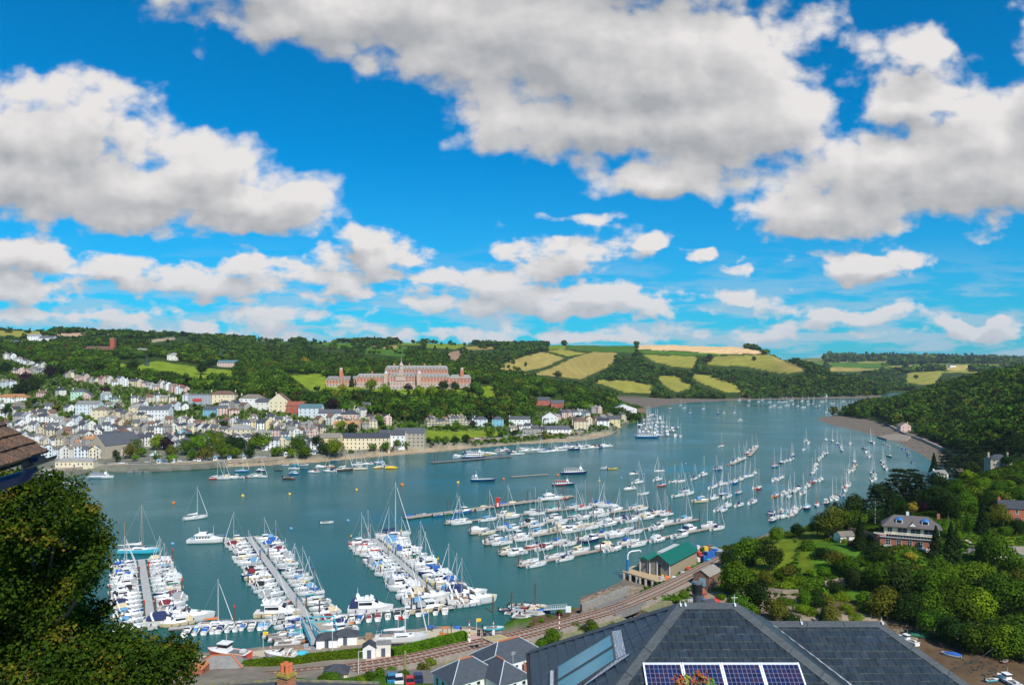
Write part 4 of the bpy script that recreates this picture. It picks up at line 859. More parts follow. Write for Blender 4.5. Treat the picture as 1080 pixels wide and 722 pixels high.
# ---------------------------------------------------------------- the college
def college():
 g = hit(420, 407.5, 900, 1200); Yc = g.y; s = Yc / F      # metres per photo pixel there
 e = empty('naval_college', (0, 0, g.z)); e.location = ((420 - CX) * s, Yc, g.z)
 BR = wallm('brick'); ST = mat('portland_stone', (.50, .38, .30), .85, var=.1, scale=.4); SL = roofm('pale grey')
 BRB = mat('college_brick', (.58, .20, .11), .85, var=.12, scale=.4)
 def X(px): return (px - 420) * s
 def block(name, px0, px1, y, d, h0, h1, parts):   # stone base to h0, brick to h1
  w = X(px1) - X(px0); c = (X(px0) + X(px1)) / 2; b = MB()
  b.box((c, y + d / 2, (h0 - 8) / 2), (w, d, h0 + 8), ST); b.box((c, y + d / 2 + .1, (h0 + h1) / 2), (w - .4, d - .2, h1 - h0), BRB); b.box((c, y + d / 2, h1 + .3), (w + .8, d + .8, .8), ST)
  n = max(2, int(w / 4.2)); q = MB()
  for i in range(n + 1):
   q.box((c - w / 2 + w * i / n, y + .08, (h0 + h1) / 2), (.9, .5, h1 - h0 - .02), ST)
  o = ob(name, b, e); ob('pilasters', q, o)
  q = MB(); rows_ = [h0 * .55] + [h0 + (h1 - h0) * (k + .5) / parts for k in range(parts)]
  for i in range(n):
   for z in rows_:
    wx = c - w / 2 + w * (i + .5) / n
    if name != 'rear_block': ob('window', window_mesh(1.5, 2.2), o, (wx, y - .01, z))
    elif z > h0: q.box((wx, y - .02, z), (1.5, .14, 2.2), M_frame); q.box((wx, y - .06, z), (1.2, .14, 1.9), M_glass)
  if q.v: ob('windows', q, o)['kind'] = 'stuff'
  r = MB(); rise = min(d * .28, 4.5)
  r.prism([(c - w / 2 - .5, y - .5), (c + w / 2 + .5, y - .5), (c + w / 2 + .5, y + d + .5), (c - w / 2 - .5, y + d + .5)], h1 + .7, h1 + .8, SL)
  r.box((c, y + d / 2, h1 + .8 + rise / 2), (w + .6, d + .6, rise), SL, tx=1 - 5 / max(w, 6), ty=.2)
  if w > 30:
   for i in range(int(w / 5)):
    x = c - w / 2 + 4 + i * 5
    if x < c + w / 2 - 3: r.box((x, y + 1.6, h1 + 1.9), (1.8, 2.2, 1.9), ST); r.box((x, y + .46, h1 + 1.9), (1.2, .1, 1.3), M_glass)
  ob('roof', r, o)
  for i in range(max(1, int(w / 22))):
   x = c - w / 2 + w * (i + .5) / max(1, int(w / 22)); k = MB(); k.box((x, y + d * .5, h1 + rise + 1.8), (1.8, 1.4, 3.6), BRB); k.box((x, y + d * .5, h1 + rise + 3.7), (2.2, 1.8, .4), ST); ob('chimney', k, o)
 block('left_wing', 376, 407, 0, 16, 6, 12.5, 1); block('right_wing', 440, 474, 0, 16, 6, 12.5, 1)
 block('central_block', 412, 438, -7, 22, 7, 14, 2)
 block('left_pavilion', 343, 376, 4, 18, 4, 9, 1); block('right_pavilion', 474, 496, 2, 20, 4.5, 11, 1)
 block('rear_block', 401, 469, 42, 18, 6, 23.5, 4)
 for px, y, h in ((358.5, 8, 22), (487, 6, 22)):
  b = MB(); b.box((X(px), y, h / 2 - 3), (4.2, 4.2, h + 6), BRB); b.box((X(px), y, h + .9), (3.6, 3.6, 2.6), ST); b.lathe([(2.2, 0), (1.7, 1.2), (.4, 2)], ST, 8, (X(px), y, h + 2.2)); ob('brick_tower', b, e)
 for px in (407, 442): b = MB(); b.box((X(px), 1, 7), (5.5, 8, 22), ST); b.lathe([(2.6, 0), (2.4, 1.4), (1., 2.6), (.2, 4.6)], M_lead, 8, (X(px), 1, 18)); ob('stair_turret', b, e)
 b = MB(); cx = X(423); b.box((cx, 2, 19.5), (6, 6, 7), ST)
 b.lathe([(2.7, 0), (2.7, 6), (3.1, 6.2), (3, 6.8), (2.2, 8.6), (1.1, 9.8), (.9, 11.4), (.3, 12)], ST, 10, (cx, 2, 22.5)); b.cyl((cx, 2, 34), (cx, 2, 41), .22, .08, M_frame, 6)
 ct = ob('clock_tower', b, e)
 q = MB(); q.cyl((cx, -.75, 25.5), (cx, -.9, 25.5), 1.3, 1.3, M_glass, 12); q.cyl((cx, -.9, 25.5), (cx, -.96, 25.5), 1.05, 1.05, M_frame, 12); ob('clock_face', q, ct)
 b = MB(); b.prism([(cx - 6.5, -7.6), (cx + 6.5, -7.6), (cx + 6.5, -7.2), (cx - 6.5, -7.2)], 8, 15.2, ST); b.loft([[(cx - 7, y, 15), (cx + 7, y, 15), (cx, y, 18)] for y in (-8.2, -5)], ST, closed=True); ob('pediment', b, e)
 M_ter = mat('terrace_stone', (.42, .37, .31), .9, var=.15, scale=.4)
 b = MB(); b.box((X(428), -12, -4), (X(478) - X(378), 10, 8.6), M_ter)
 b.box((X(428), -16.8, .8), (X(478) - X(378), .5, 1.2), ST); b.box((X(420), -22, -6), (16, 12, 9), M_ter)
 ob('terrace', b, e)
 q = MB()
 for i in range(24): q.box((X(382 + i * 3.9), -17.1, -1.6), (1.8, .3, 2.6), M_glass)
 ob('terrace_arches', q, e); b = MB(); b.cyl((cx - 12, -14, 0), (cx - 12, -14, 22), .2, .1, M_frame, 6); ob('flagpole', b, e)
 tag(e, 'long red brick and pale stone naval college with clock tower on the hill', 'college')
college()
# ---------------------------------------------------------------- boats
def P_(name, c, r=.4, **k): return mat(name, c, r, var=.05, scale=1, **k)
GEL = {'white': (.68, .68, .66), 'navy': (.02, .035, .12), 'blue': (.03, .16, .38), 'red': (.50, .05, .03), 'cream': (.68, .56, .34), 'turquoise': (.05, .48, .60), 'green': (.03, .16, .09), 'black': (.02, .02, .025), 'orange': (.65, .18, .03), 'grey': (.35, .36, .37), 'yellow': (.75, .48, .04), 'brown': (.14, .07, .035)}
def gel(c): return P_('gelcoat_' + c, GEL[c], .28)
def cloth(c): return mat('canvas_' + c, {**GEL, 'blue': (.02, .12, .42), 'light blue': (.15, .35, .55), 'teal': (.02, .28, .28), 'maroon': (.20, .02, .03)}[c], .9, var=.15, scale=2)
M_deck = P_('boat_deck', (.66, .65, .61), .6); M_teak = P_('teak', (.30, .18, .09), .7); M_bglass = P_('boat_window', (.012, .014, .02), .1, spec=.7); M_alu = P_('mast_alloy', (.72, .72, .70), .35); M_wood = P_('varnished_mast', (.45, .25, .10), .5)
M_boot = P_('boot_stripe', (.03, .05, .16), .4); M_black = P_('black_rubber', (.02, .02, .02), .6); M_wire = P_('rigging_wire', (.45, .46, .47), .4)
M_pont = mat('pontoon_deck', (.36, .31, .24), .9, var=.15, scale=.7); M_pontg = mat('marina_decking', (.40, .39, .37), .9, var=.12, scale=.7); M_pile = mat('rusty_pile', (.12, .07, .05), .85, var=.3, scale=1.5); M_float = P_('pontoon_float', (.16, .15, .14), .8)
BM = {}
def hull_mesh(key, L, B, H, m, stern=.75, boot=True, full=.5, flare=.9, keelz=-.25, nst=11):
 k = ('hull', key, m.name)
 if k in BM: return BM[k]
 b = MB(); rings = []
 for i in range(nst):
  t = i / (nst - 1)
  w = (stern + (1 - stern) * math.sin(min(t / .45, 1) * math.pi / 2)) if t < .45 else math.cos(max(0, (t - .45) / .55) ** (1.9 + full) * math.pi / 2)
  w = max(w, .012) * B / 2; sh = H * (1 + .22 * (t - .35) ** 2 + .18 * t); x = -L / 2 + L * t
  rk = .05 * L * max(0, (t - .7) / .3)
  rings.append([(x + rk, -w, sh), (x + rk * .6, -w * (flare + .05), sh * .45), (x, -w * flare, .1), (x - rk * .6, -w * .5, -.12), (x - rk, 0, keelz), (x - rk * .6, w * .5, -.12), (x, w * flare, .1), (x + rk * .6, w * (flare + .05), sh * .45), (x + rk, w, sh)])
 fs = []; n = 9; vs = [p for r in rings for p in r]
 for q in range(nst - 1):
  for i in range(n - 1):
   mm = M_boot if (boot and i in (2, 5)) else m
   b.mesh_([], [], mm); k0 = b.mi(mm); fs.append(((q * n + i, q * n + i + 1, (q + 1) * n + i + 1, (q + 1) * n + i), k0))
 b.v = vs; b.f = [f for f, _ in fs]; b.m = [c for _, c in fs]
 b.f.append(tuple(range(n))); b.m.append(b.mi(m))
 dk = MB();
 for q in range(nst - 1):
  a0, a1, c0, c1 = rings[q][0], rings[q][8], rings[q + 1][0], rings[q + 1][8]
  z = lambda p: (p[0], p[1] * .96, p[2] - .05)
  b.poly([z(a0), z(c0), z(c1), z(a1)], M_deck)
 BM[k] = b.mesh('hull', True); return BM[k]
def bmesh_cached(key, fn, name):
 if key not in BM: b = MB(); fn(b); BM[key] = b.mesh(name)
 return BM[key]
def sail(loc, rz, L=10., hull='white', cover='blue', hood=True, wood=False, jib=True, mast=True, where='', group='', key=None, look=None, two=False, tall=1.):
 e = empty('sailing_yacht', loc, rz); s = L / 10.; e.scale = (s, s * R.uniform(.95, 1.05), s * R.uniform(.97, 1.05))
 ob('hull', hull_mesh('sail', 10, 3.2, 1.05, gel(hull)), e)
 def cab(b):
  b.loft([[(x, -w, 1.), (x, -w * .86, 1. + h), (x, 0, 1.07 + h), (x, w * .86, 1. + h), (x, w, 1.)] for x, w, h in ((-1.2, 1.05, .52), (.6, 1.0, .46), (2.1, .7, .3), (2.9, .3, .05))], M_frame)
  for sgn in (-1, 1): b.box((.3, sgn * .985, 1.27), (2.2, .08, .16), M_bglass, rz=sgn * -.04)
  b.box((1.9, 0, 1.42), (.5, .5, .06), M_bglass)
 ob('cabin', bmesh_cached('scab', cab, 'cabin'), e)
 def cock(b):
  b.box((-2.9, 0, 1.02), (2.7, 1.5, .12), M_teak); b.box((-2.9, .95, 1.12), (2.9, .35, .32), M_deck); b.box((-2.9, -.95, 1.12), (2.9, .35, .32), M_deck)
  b.cyl((-3.6, 0, 1.0), (-3.6, 0, 1.9), .05, .05, M_black, 5); b.cyl((-3.7, 0, 1.9), (-3.74, 0, 1.9), .4, .4, M_wire, 8)
 ob('cockpit', bmesh_cached('scock', cock, 'cockpit'), e)
 def rail(b):
  for sgn in (-1, 1):
   P0 = None
   for x, y in ((-4.8, 1.15), (-3, 1.45), (-1, 1.56), (1, 1.5), (3, 1.02), (4.6, .35)):
    b.bar((x, sgn * y, 1.05), (x, sgn * y, 1.75), .04, .04, M_wire)
    if P0: b.bar(P0, (x, sgn * y, 1.72), .03, .03, M_wire)
    P0 = (x, sgn * y, 1.72)
  b.bar((4.6, .35, 1.75), (5.3, 0, 1.8), .05, .05, M_wire); b.bar((4.6, -.35, 1.75), (5.3, 0, 1.8), .05, .05, M_wire)
 if loc[1] < 460: ob('guard_rail', bmesh_cached('srail', rail, 'guard_rail'), e)
 mm = M_wood if wood else M_alu; H = 13.2 * tall
 if mast:
  o = ob('mast', bmesh_cached(('mast', wood, tall), lambda b: (b.cyl((.9, 0, 1.2), (.85, 0, H + 1.2), .085, .055, mm, 6), b.bar((.85, -.85, H * .58), (.85, .85, H * .58), .07, .05, mm), b.bar((.85, -.6, H * .82), (.85, .6, H * .82), .06, .05, mm)), 'mast'), e)
  ob('boom', bmesh_cached(('boom', wood), lambda b: b.cyl((.8, 0, 2.15), (-3.4, 0, 2.2), .08, .07, mm, 6), 'boom'), e)
  if cover: ob('sail_cover', bmesh_cached(('scov', cover), lambda b: b.loft([[(x, -w, 2.2), (x, -w * .7, 2.25 + h), (x, w * .7, 2.25 + h), (x, w, 2.2), (x, 0, 2.02)] for x, w, h in ((.75, .16, .75), (-.2, .2, .4), (-2, .17, .3), (-3.3, .09, .18))], cloth(cover), closed=True), 'sail_cover'), e)
  def rig(b):
   b.bar((5.25, 0, 1.3), (.85, 0, H + 1.), .035, .035, M_wire); b.bar((-4.95, 0, 1.1), (.85, 0, H + 1.1), .03, .03, M_wire)
   for sg in (-1, 1): b.bar((.7, sg * 1.5, 1.05), (.85, sg * .85, H * .58), .03, .03, M_wire); b.bar((.85, sg * .85, H * .58), (.85, 0, H + .9), .03, .03, M_wire)
  ob('rigging', bmesh_cached(('rig', tall), rig, 'rigging'), e)
  if jib: ob('furled_headsail', bmesh_cached(('jib', tall, cover), lambda b: b.cyl((5.1, 0, 1.7), (1.25, 0, H - .3), .13, .06, M_frame if cover != 'red' else cloth('red'), 5), 'furled_headsail'), e)
  if two: ob('mizzen_mast', bmesh_cached(('miz', tall), lambda b: (b.cyl((-3.6, 0, 1.2), (-3.65, 0, H * .72), .09, .06, mm, 6), b.cyl((-3.6, 0, 2.1), (-5.4, 0, 2.15), .14, .1, cloth(cover or 'blue'), 6)), 'mizzen_mast'), e)
 if hood: ob('spray_hood', bmesh_cached(('hood', cover), lambda b: b.loft([[(x, -w, 1.45), (x, -w * .9, 1.45 + h), (x, w * .9, 1.45 + h), (x, w, 1.45)] for x, w, h in ((-1.85, .95, .72), (-1.2, .95, .7), (-.6, .85, .1))], cloth(cover or 'navy')), 'spray_hood'), e)
 ob('rubber_strake', bmesh_cached('sstr', lambda b: b.bar((-5.02, -1.1, .6), (-5.02, 1.1, .6), .1, .1, M_black), 'rubber_strake'), e) if False else None
 lk = look or f"{hull} yacht" + (f", {cover} sail cover" if cover and mast else '')
 reg(e, lk, 'sailing yacht', group, where, key); return e
def motor(loc, rz, L=9., hull='white', cover='blue', kind='sport', where='', group='', key=None, look=None):
 e = empty('motor_boat', loc, rz); s = L / 9.; e.scale = (s, s * R.uniform(.95, 1.05), s * (1 if kind != 'sport' else R.uniform(.95, 1.08)))
 ob('hull', hull_mesh('mot' + kind, 9, 3.1, 1.15, gel(hull), stern=.93, full=.35, flare=.82), e)
 if kind == 'sport':
  ob('cabin', bmesh_cached('mcab', lambda b: (b.loft([[(x, -w, 1.2), (x, -w * .75, 1.2 + h), (x, w * .75, 1.2 + h), (x, w, 1.2)] for x, w, h in ((-.4, 1.2, .75), (1.2, 1.05, .6), (2.8, .7, .4), (3.9, .25, .1))], M_frame),
   b.box((2.2, 0, 1.72), (.6, .5, .06), M_bglass)), 'cabin'), e)
  ob('windscreen', bmesh_cached('mwin', lambda b: b.loft([[(.9, -1.05, 1.75), (.9, 1.05, 1.75)], [(-.1, -1.05, 2.4), (-.1, 1.05, 2.4)], [(-.2, -1.05, 2.4), (-.2, 1.05, 2.4)], [(-.4, -1.1, 1.75), (-.4, 1.1, 1.75)]], M_bglass, caps=False), 'windscreen'), e)
  ob('cockpit', bmesh_cached('mcock', lambda b: (b.box((-2.4, 0, 1.2), (3.2, 2.1, .1), M_teak), b.box((-3.7, 0, 1.4), (.5, 2.1, .5), M_frame), b.box((-1.2, .6, 1.5), (.5, .5, .7), M_frame)), 'cockpit'), e)
  if cover: ob('canopy', bmesh_cached(('mcan', cover), lambda b: b.loft([[(x, -w, 1.35), (x, -w * .92, 1.35 + h), (x, 0, 1.43 + h), (x, w * .92, 1.35 + h), (x, w, 1.35)] for x, w, h in ((-3.9, 1.1, .35), (-3.2, 1.15, 1.0), (-1.2, 1.15, 1.25), (-.1, 1.1, 1.05))], cloth(cover)), 'canopy'), e)
  ob('radar_arch', bmesh_cached('march', lambda b: b.loft([[(x, -1.25, 1.3), (x - .5, -1.1, 2.5), (x - .6, 0, 2.75), (x - .5, 1.1, 2.5), (x, 1.25, 1.3)] for x in (-2.6, -2.2)], M_frame, caps=False), 'radar_arch'), e)
 elif kind == 'fly':
  ob('cabin', bmesh_cached('fcab', lambda b: b.loft([[(x, -w, 1.2), (x, -w * .85, 1.2 + h), (x, w * .85, 1.2 + h), (x, w, 1.2)] for x, w, h in ((-2.3, 1.3, 1.55), (.6, 1.25, 1.5), (1.9, 1.1, .75), (3.6, .4, .2))], M_frame), 'cabin'), e)
  ob('side_windows', bmesh_cached('fwin', lambda b: [b.box((-.8, sg * 1.23, 2.1), (2.7, .12, .5), M_bglass) for sg in (-1, 1)] + [b.box((1.35, 0, 2.35), (.9, 1.9, .5), M_bglass, tx=.5)], 'side_windows'), e)
  ob('flybridge', bmesh_cached('ffly', lambda b: (b.box((-1.3, 0, 2.85), (3.4, 2.5, .22), M_frame), b.loft([[(x, -w, 2.9), (x, -w, 2.9 + h), (x, w, 2.9 + h), (x, w, 2.9)] for x, w, h in ((.1, 1.1, .6), (.8, .9, .25))], M_frame), b.box((-.6, 0, 3.2), (.7, 1.2, .5), M_frame)), 'flybridge'), e)
  ob('radar_arch', bmesh_cached('farch', lambda b: (b.loft([[(x, -1.2, 2.9), (x - .4, -1., 3.8), (x - .4, 1., 3.8), (x, 1.2, 2.9)] for x in (-2.4, -2.)], M_frame, caps=False), b.cyl((-2.5, 0, 3.8), (-2.5, 0, 5.2), .04, .03, M_frame, 4)), 'radar_arch'), e)
  if cover: ob('canopy', bmesh_cached(('fcan', cover), lambda b: b.loft([[(x, -w, 1.3), (x, -w, 1.3 + h), (x, w, 1.3 + h), (x, w, 1.3)] for x, w, h in ((-4.1, 1.15, .5), (-3.7, 1.2, 1.3), (-2.35, 1.25, 1.5))], cloth(cover)), 'canopy'), e)
 else:   # wheelhouse fishing style
  ob('wheelhouse', bmesh_cached('whl', lambda b: (b.box((.9, 0, 1.95), (2.1, 1.9, 1.6), M_frame, tx=.9, ty=.92), b.box((.9, 0, 2.8), (2.5, 2.1, .12), M_frame)), 'wheelhouse'), e)
  ob('side_windows', bmesh_cached('whw', lambda b: (b.box((.9, 0, 2.3), (2.08, 1.86, .48), M_bglass), b.box((1.9, 0, 2.3), (.12, 1.5, .44), M_bglass)), 'side_windows'), e)
  ob('foredeck', bmesh_cached('whf', lambda b: b.loft([[(x, -w, 1.25), (x, -w * .8, 1.25 + h), (x, w * .8, 1.25 + h), (x, w, 1.25)] for x, w, h in ((1.8, 1.0, .45), (3.6, .4, .2))], M_frame), 'foredeck'), e)
  ob('cockpit', bmesh_cached('whc', lambda b: (b.box((-2.1, 0, 1.2), (3.4, 2.0, .1), M_float), b.box((-3.2, 0, 1.5), (.9, 1.0, .5), M_deck)), 'cockpit'), e)
  ob('aerial_mast', bmesh_cached('wha', lambda b: b.cyl((.6, 0, 2.8), (.5, 0, 5), .05, .03, M_alu, 4), 'aerial_mast'), e)
  if cover: ob('canopy', bmesh_cached(('whcan', cover), lambda b: b.box((-1.3, 0, 2.2), (2.2, 1.9, 1.1), cloth(cover), tx=.95, ty=.8), 'canopy'), e)
 if loc[1] < 330:
  for x in (-2.8, -.6, 1.6):
   for sg in (-1, 1): ob('fender', bmesh_cached('fend', lambda b: b.cyl((0, 0, .35), (0, 0, .95), .13, .13, M_boot, 6), 'fender'), e, (x, sg * 1.52, 0))
 kn = {'sport': 'sports cruiser', 'fly': 'flybridge cruiser', 'wheel': 'wheelhouse boat'}[kind]
 lk = look or f"{hull} {kn}" + (f", {cover} canopy" if cover else '')
 reg(e, lk, 'motor boat', group, where, key); return e
def dinghy(loc, rz, L=4.5, hull='white', cover=None, where='', group='', key=None, look=None, rib=False):
 e = empty('dinghy', loc, rz); s = L / 4.5; e.scale = (s, s, s)
 ob('hull', hull_mesh('din', 4.5, 1.75, .5, gel(hull), stern=.85, boot=False, full=.3), e)
 if cover: ob('cover', bmesh_cached(('dcov', cover), lambda b: b.loft([[(x, -w, .5), (x, -w * .7, .5 + h), (x, w * .7, .5 + h), (x, w, .5)] for x, w, h in ((-2.1, .75, .2), (-.6, .86, .5), (1, .7, .35), (2.2, .1, .1))], cloth(cover)), 'cover'), e)
 else: ob('seat', bmesh_cached('dseat', lambda b: (b.box((-.8, 0, .55), (.4, 1.3, .08), M_teak), b.box((.6, 0, .58), (.35, 1.1, .08), M_teak), b.box((-.1, 0, .5), (3., 1.2, .04), M_float)), 'seat'), e)
 ob('outboard_motor', bmesh_cached('dout', lambda b: (b.box((-2.45, 0, .85), (.4, .35, .5), M_black, tx=.8), b.box((-2.4, 0, .3), (.16, .14, .8), M_black)), 'outboard_motor'), e)
 lk = look or f"small {hull} boat" + (f", {cover} cover" if cover else '')
 reg(e, lk, 'small boat', group, where, key); return e
HC = ['white'] * 34 + ['navy', 'navy', 'blue', 'cream', 'red']; SCV = ['blue', 'blue', 'navy', 'navy', 'white', 'white', 'white', 'white', 'grey', 'cream', 'cream', 'light blue', 'red', 'teal', 'green']
MCV = ['blue', 'navy', 'navy', None, None, None, 'white', 'white', 'grey', 'cream', 'light blue', None, 'maroon', 'black']
def pick_boat(loc, rz, L, where, group, pm, key=None):
 if R.random() < pm:
  k = R.choice(('sport', 'sport', 'fly', 'wheel') if L > 8 else ('sport', 'wheel', 'sport'))
  return motor(loc, rz, L, R.choice(HC), R.choice(MCV), k, where, group, key)
 return sail(loc, rz, L, R.choice(HC), R.choice(SCV), R.random() < .75, False, R.random() < .8, True, where, group, key, tall=R.choice((.9, 1., 1.08)))
def pile(loc, h, where, cap=None, key=None):
 e = empty('mooring_pile', loc); b = MB(); b.cyl((0, 0, -3), (0, 0, h), .27, .25, M_pile, 7); ob('post', b, e)
 if cap: c = MB(); c.cyl((0, 0, h), (0, 0, h + .7), .34, .2, cloth(cap), 7); ob('cap', c, e)
 reg(e, (cap + '-topped ' if cap else 'rusty ') + 'mooring pile', 'pile', 'mooring piles', where, key); return e
def strip(name, A, B, w, h, m, label, cat='pontoon', group='pontoons', floats=True):
 A = Vector(A); B = Vector(B); d = B - A; L = d.length; e = empty(name, A, math.atan2(d.y, d.x)); b = MB()
 b.box((L / 2, 0, h), (L, w, .14), m); b.box((L / 2, w / 2 + .04, h - .08), (L, .08, .3), M_float); b.box((L / 2, -w / 2 - .04, h - .08), (L, .08, .3), M_float); ob('deck', b, e)
 if floats:
  b = MB(); n = max(2, int(L / 5))
  for i in range(n): b.box((L * (i + .5) / n, 0, h - .4), (1.8, w * .9, .6), M_float)
  ob('floats', b, e)
 tag(e, label, cat, group); return e
def finger_marina(a, b, name, nL, nR, LL, LR, pm, capc, wid=2.4, left='left', right='right', fl=7.5, skipL=(), skipR=(), Lj=.14):
 """main walkway from outer end a to inner end b (pixels); berths on both sides"""
 A = W(*a, .4); B = W(*b, .4); d = (B - A); L = d.length; u = d / L; n = Vector((-u.y, u.x, 0)); ang = math.atan2(u.y, u.x)
 if n.x < 0: n = -n       # n points to the right in the picture
 e = strip('pontoon', (A.x, A.y, 0), (B.x, B.y, 0), wid, .55, M_pontg, f'main walkway of the {name}')
 for side, cnt, Lm, skip in ((-1, nL, LL, skipL), (1, nR, LR, skipR)):
  sd = right if side > 0 else left; wh = f'{sd} side of the {name}'
  for i in range(cnt):
   t = (i + .6) / cnt * L
   if i % 2 == 0:
    f = MB(); p = A + u * (t - L / cnt * .5); f.bar((p.x, p.y, .5), tuple(p + n * side * fl + Vector((0, 0, .1))), .8, .16, M_pontg); fo = ob('finger', f); fo.parent = e
    fo.matrix_parent_inverse = (Matrix.Translation(e.location) @ Matrix.Rotation(e.rotation_euler.z, 4, 'Z')).inverted()
   if i in skip: continue
   l = Lm * R.uniform(.8, 1.04); c = A + u * t + n * side * (wid / 2 + .9 + l / 2)
   hd_ = math.atan2(n.y * side, n.x * side) + (0 if R.random() < .35 else math.pi) + R.uniform(-.04, .04)
   pick_boat((c.x, c.y, 0), hd_, l, wh, 'boats berthed in the near marina', pm, key=i)
  for j in range(4):
   t = L * (j + .2) / 4; p = A + u * t + n * side * (fl + 3.2 if j % 2 == 0 else wid / 2 + .3); pile((p.x, p.y, 0), R.uniform(3.2, 4), wh, capc, key=j)
 return e
DIRS = {}
for nm, a, b, nL, nR, LL, LR, pm, cap in (('leftmost marina pontoon', (149, 590), (161, 664), 19, 18, 8.6, 9.4, .45, 'red'), ('middle marina pontoon', (262, 566), (340, 672), 25, 24, 8.8, 8.4, .55, 'blue'),
         ('marina pontoon nearest the quay crane yacht', (394, 568), (476, 642), 21, 21, 10.6, 10.8, .72, 'yellow')):
 if 'crane' in nm: nm = 'right marina pontoon'
 finger_marina(a, b, nm, nL, nR, LL, LR, pm, cap)
 for s in ('left', 'right'): DIRS[f'{s} side of the {nm}'] = 'from outer end'
pts = [(178, 663), (262, 655), (330, 652), (372, 648), (440, 640), (482, 637)]
for i in range(len(pts) - 1):
 a, b = W(*pts[i], .4), W(*pts[i + 1], .4); strip('pontoon', (a.x, a.y, 0), (b.x, b.y, 0), 2.2, .55, M_pontg, f'grey walkway section along the marina, {ordw(i + 1)} from the left')
wh = 'along the near marina walkway'
for px, hc, cv, k, l in ((197, 'white', None, 'sport', 6), (207, 'white', 'light blue', 'wheel', 5.6), (218, 'white', 'blue', 'sport', 6), (226, 'white', None, 'wheel', 6.2), (234, 'white', 'navy', 'sport', 6), (243, 'white', None, 'wheel', 5.5), (252, 'white', None, 'wheel', 5.8),
       (257, 'white', 'blue', 'sport', 5), (266, 'grey', None, 'sport', 6), (276, 'white', 'light blue', 'sport', 5.5), (283, 'white', 'light blue', 'sport', 5),
       (362, 'white', None, 'sport', 6), (371, 'orange', None, 'wheel', 5.8), (380, 'white', 'blue', 'wheel', 5.5), (389, 'white', 'maroon', 'sport', 6.4), (399, 'white', 'maroon', 'sport', 6.4), (409, 'white', None, 'wheel', 6), (419, 'white', 'black', 'sport', 6.6), (430, 'white', None, 'wheel', 6.6), (441, 'white', 'black', 'sport', 6.4), (449, 'blue', None, 'wheel', 5.5), (460, 'white', 'black', 'sport', 6), (469, 'white', None, 'sport', 6)):
 py = float(np.interp(px, [p[0] for p in pts], [p[1] for p in pts])) + 6.5; c = W(px, py); motor((c.x, c.y, 0), 1.65 + R.uniform(-.12, .12), l * R.uniform(.85, 1.05), hc, cv, k, wh, 'boats berthed in the near marina')
for px, py, cap in ((247, 648, 'red'), (434, 637, 'yellow'), (520, 636, 'yellow'), (337, 640, 'yellow')): c = W(px, py + 10); pile((c.x, c.y, 0), 5, 'by the near marina walkway', cap)
motor(W(172, 662) + Vector((0, 3, 0)), .25, 13, 'white', 'navy', 'sport', 'at the end of the left marina walkway', 'large motor cruisers of the marina', look='large white sports cruiser')
c = W(196, 655); motor((c.x, c.y, 0), .2, 15, 'white', None, 'sport', 'beside the left marina pontoon, bow to the right', 'large motor cruisers of the marina', look='sleek white motor cruiser')
c = W(390, 645); motor((c.x, c.y, 0), .12, 13, 'white', 'navy', 'fly', 'on its own outside the near walkway', 'large motor cruisers of the marina', look='white flybridge cruiser with blue canopy')
c = W(449, 634); motor((c.x, c.y, 0), .22, 15, 'white', None, 'sport', 'inside the bottom of the right-hand pontoon', 'large motor cruisers of the marina', look='long white sports cruiser')
c = W(497, 636); motor((c.x, c.y, 0), .16, 15, 'white', None, 'sport', 'with its bow towards open water', 'large motor cruisers of the marina', look='longest white cruiser at the pontoon end')
c = W(489, 629); motor((c.x, c.y, 0), .12, 14, 'white', 'navy', 'sport', 'just behind the longest white cruiser', 'large motor cruisers of the marina', look='white cruiser with dark blue top')
c = W(310, 650.); motor((c.x - 5, c.y, 0), .08, 13, 'cream', None, 'fly', 'at the foot of the middle marina pontoon', 'large motor cruisers of the marina', look='long cream motor yacht with red fenders')
c = W(327, 673);
for i, (hc, cv) in enumerate((('blue', 'blue'), ('white', None), ('white', None), ('turquoise', 'teal'), ('white', None), ('orange', None))): c = W(308 + i * 2.2, 655 + i * 4.3); dinghy((c.x, c.y, 0), .08, 6.2, hc, cv, 'in the stack beside the teal gangway', 'small boats inside the marina')
for px, py, hc in ((296, 676, 'grey'), (303, 680, 'white'), (290, 672, 'grey')): c = W(px, py); dinghy((c.x, c.y, 0), .15, 6.6, hc, None, 'lying off the quay wall near the gangway', 'small boats inside the marina')
c = W(224, 663); sail((c.x, c.y + 2, 0), .15, 9.5, 'white', 'orange', False, False, True, where='behind the left end of the near walkway', group='boats berthed in the near marina', look='white yacht with orange sail cover', tall=.95)
c = W(146, 583); sail((c.x, c.y, 0), .06, 15, 'turquoise', 'white', False, True, False, where='lying across the end of the leftmost pontoon', group='boats berthed in the near marina', look='long turquoise two-masted yacht', two=True, tall=.86)
c = W(206, 547); sail((c.x, c.y, 0), .65, 11, 'white', 'white', False, where='alone in open water above the left marina', group='moored yachts', look='white yacht')
c = W(414, 566); sail((c.x, c.y, 0), .3, 15, 'white', 'navy', True, where='at the outer end of the right-hand marina pontoon', group='boats berthed in the near marina', look='biggest white yacht', tall=1.15)
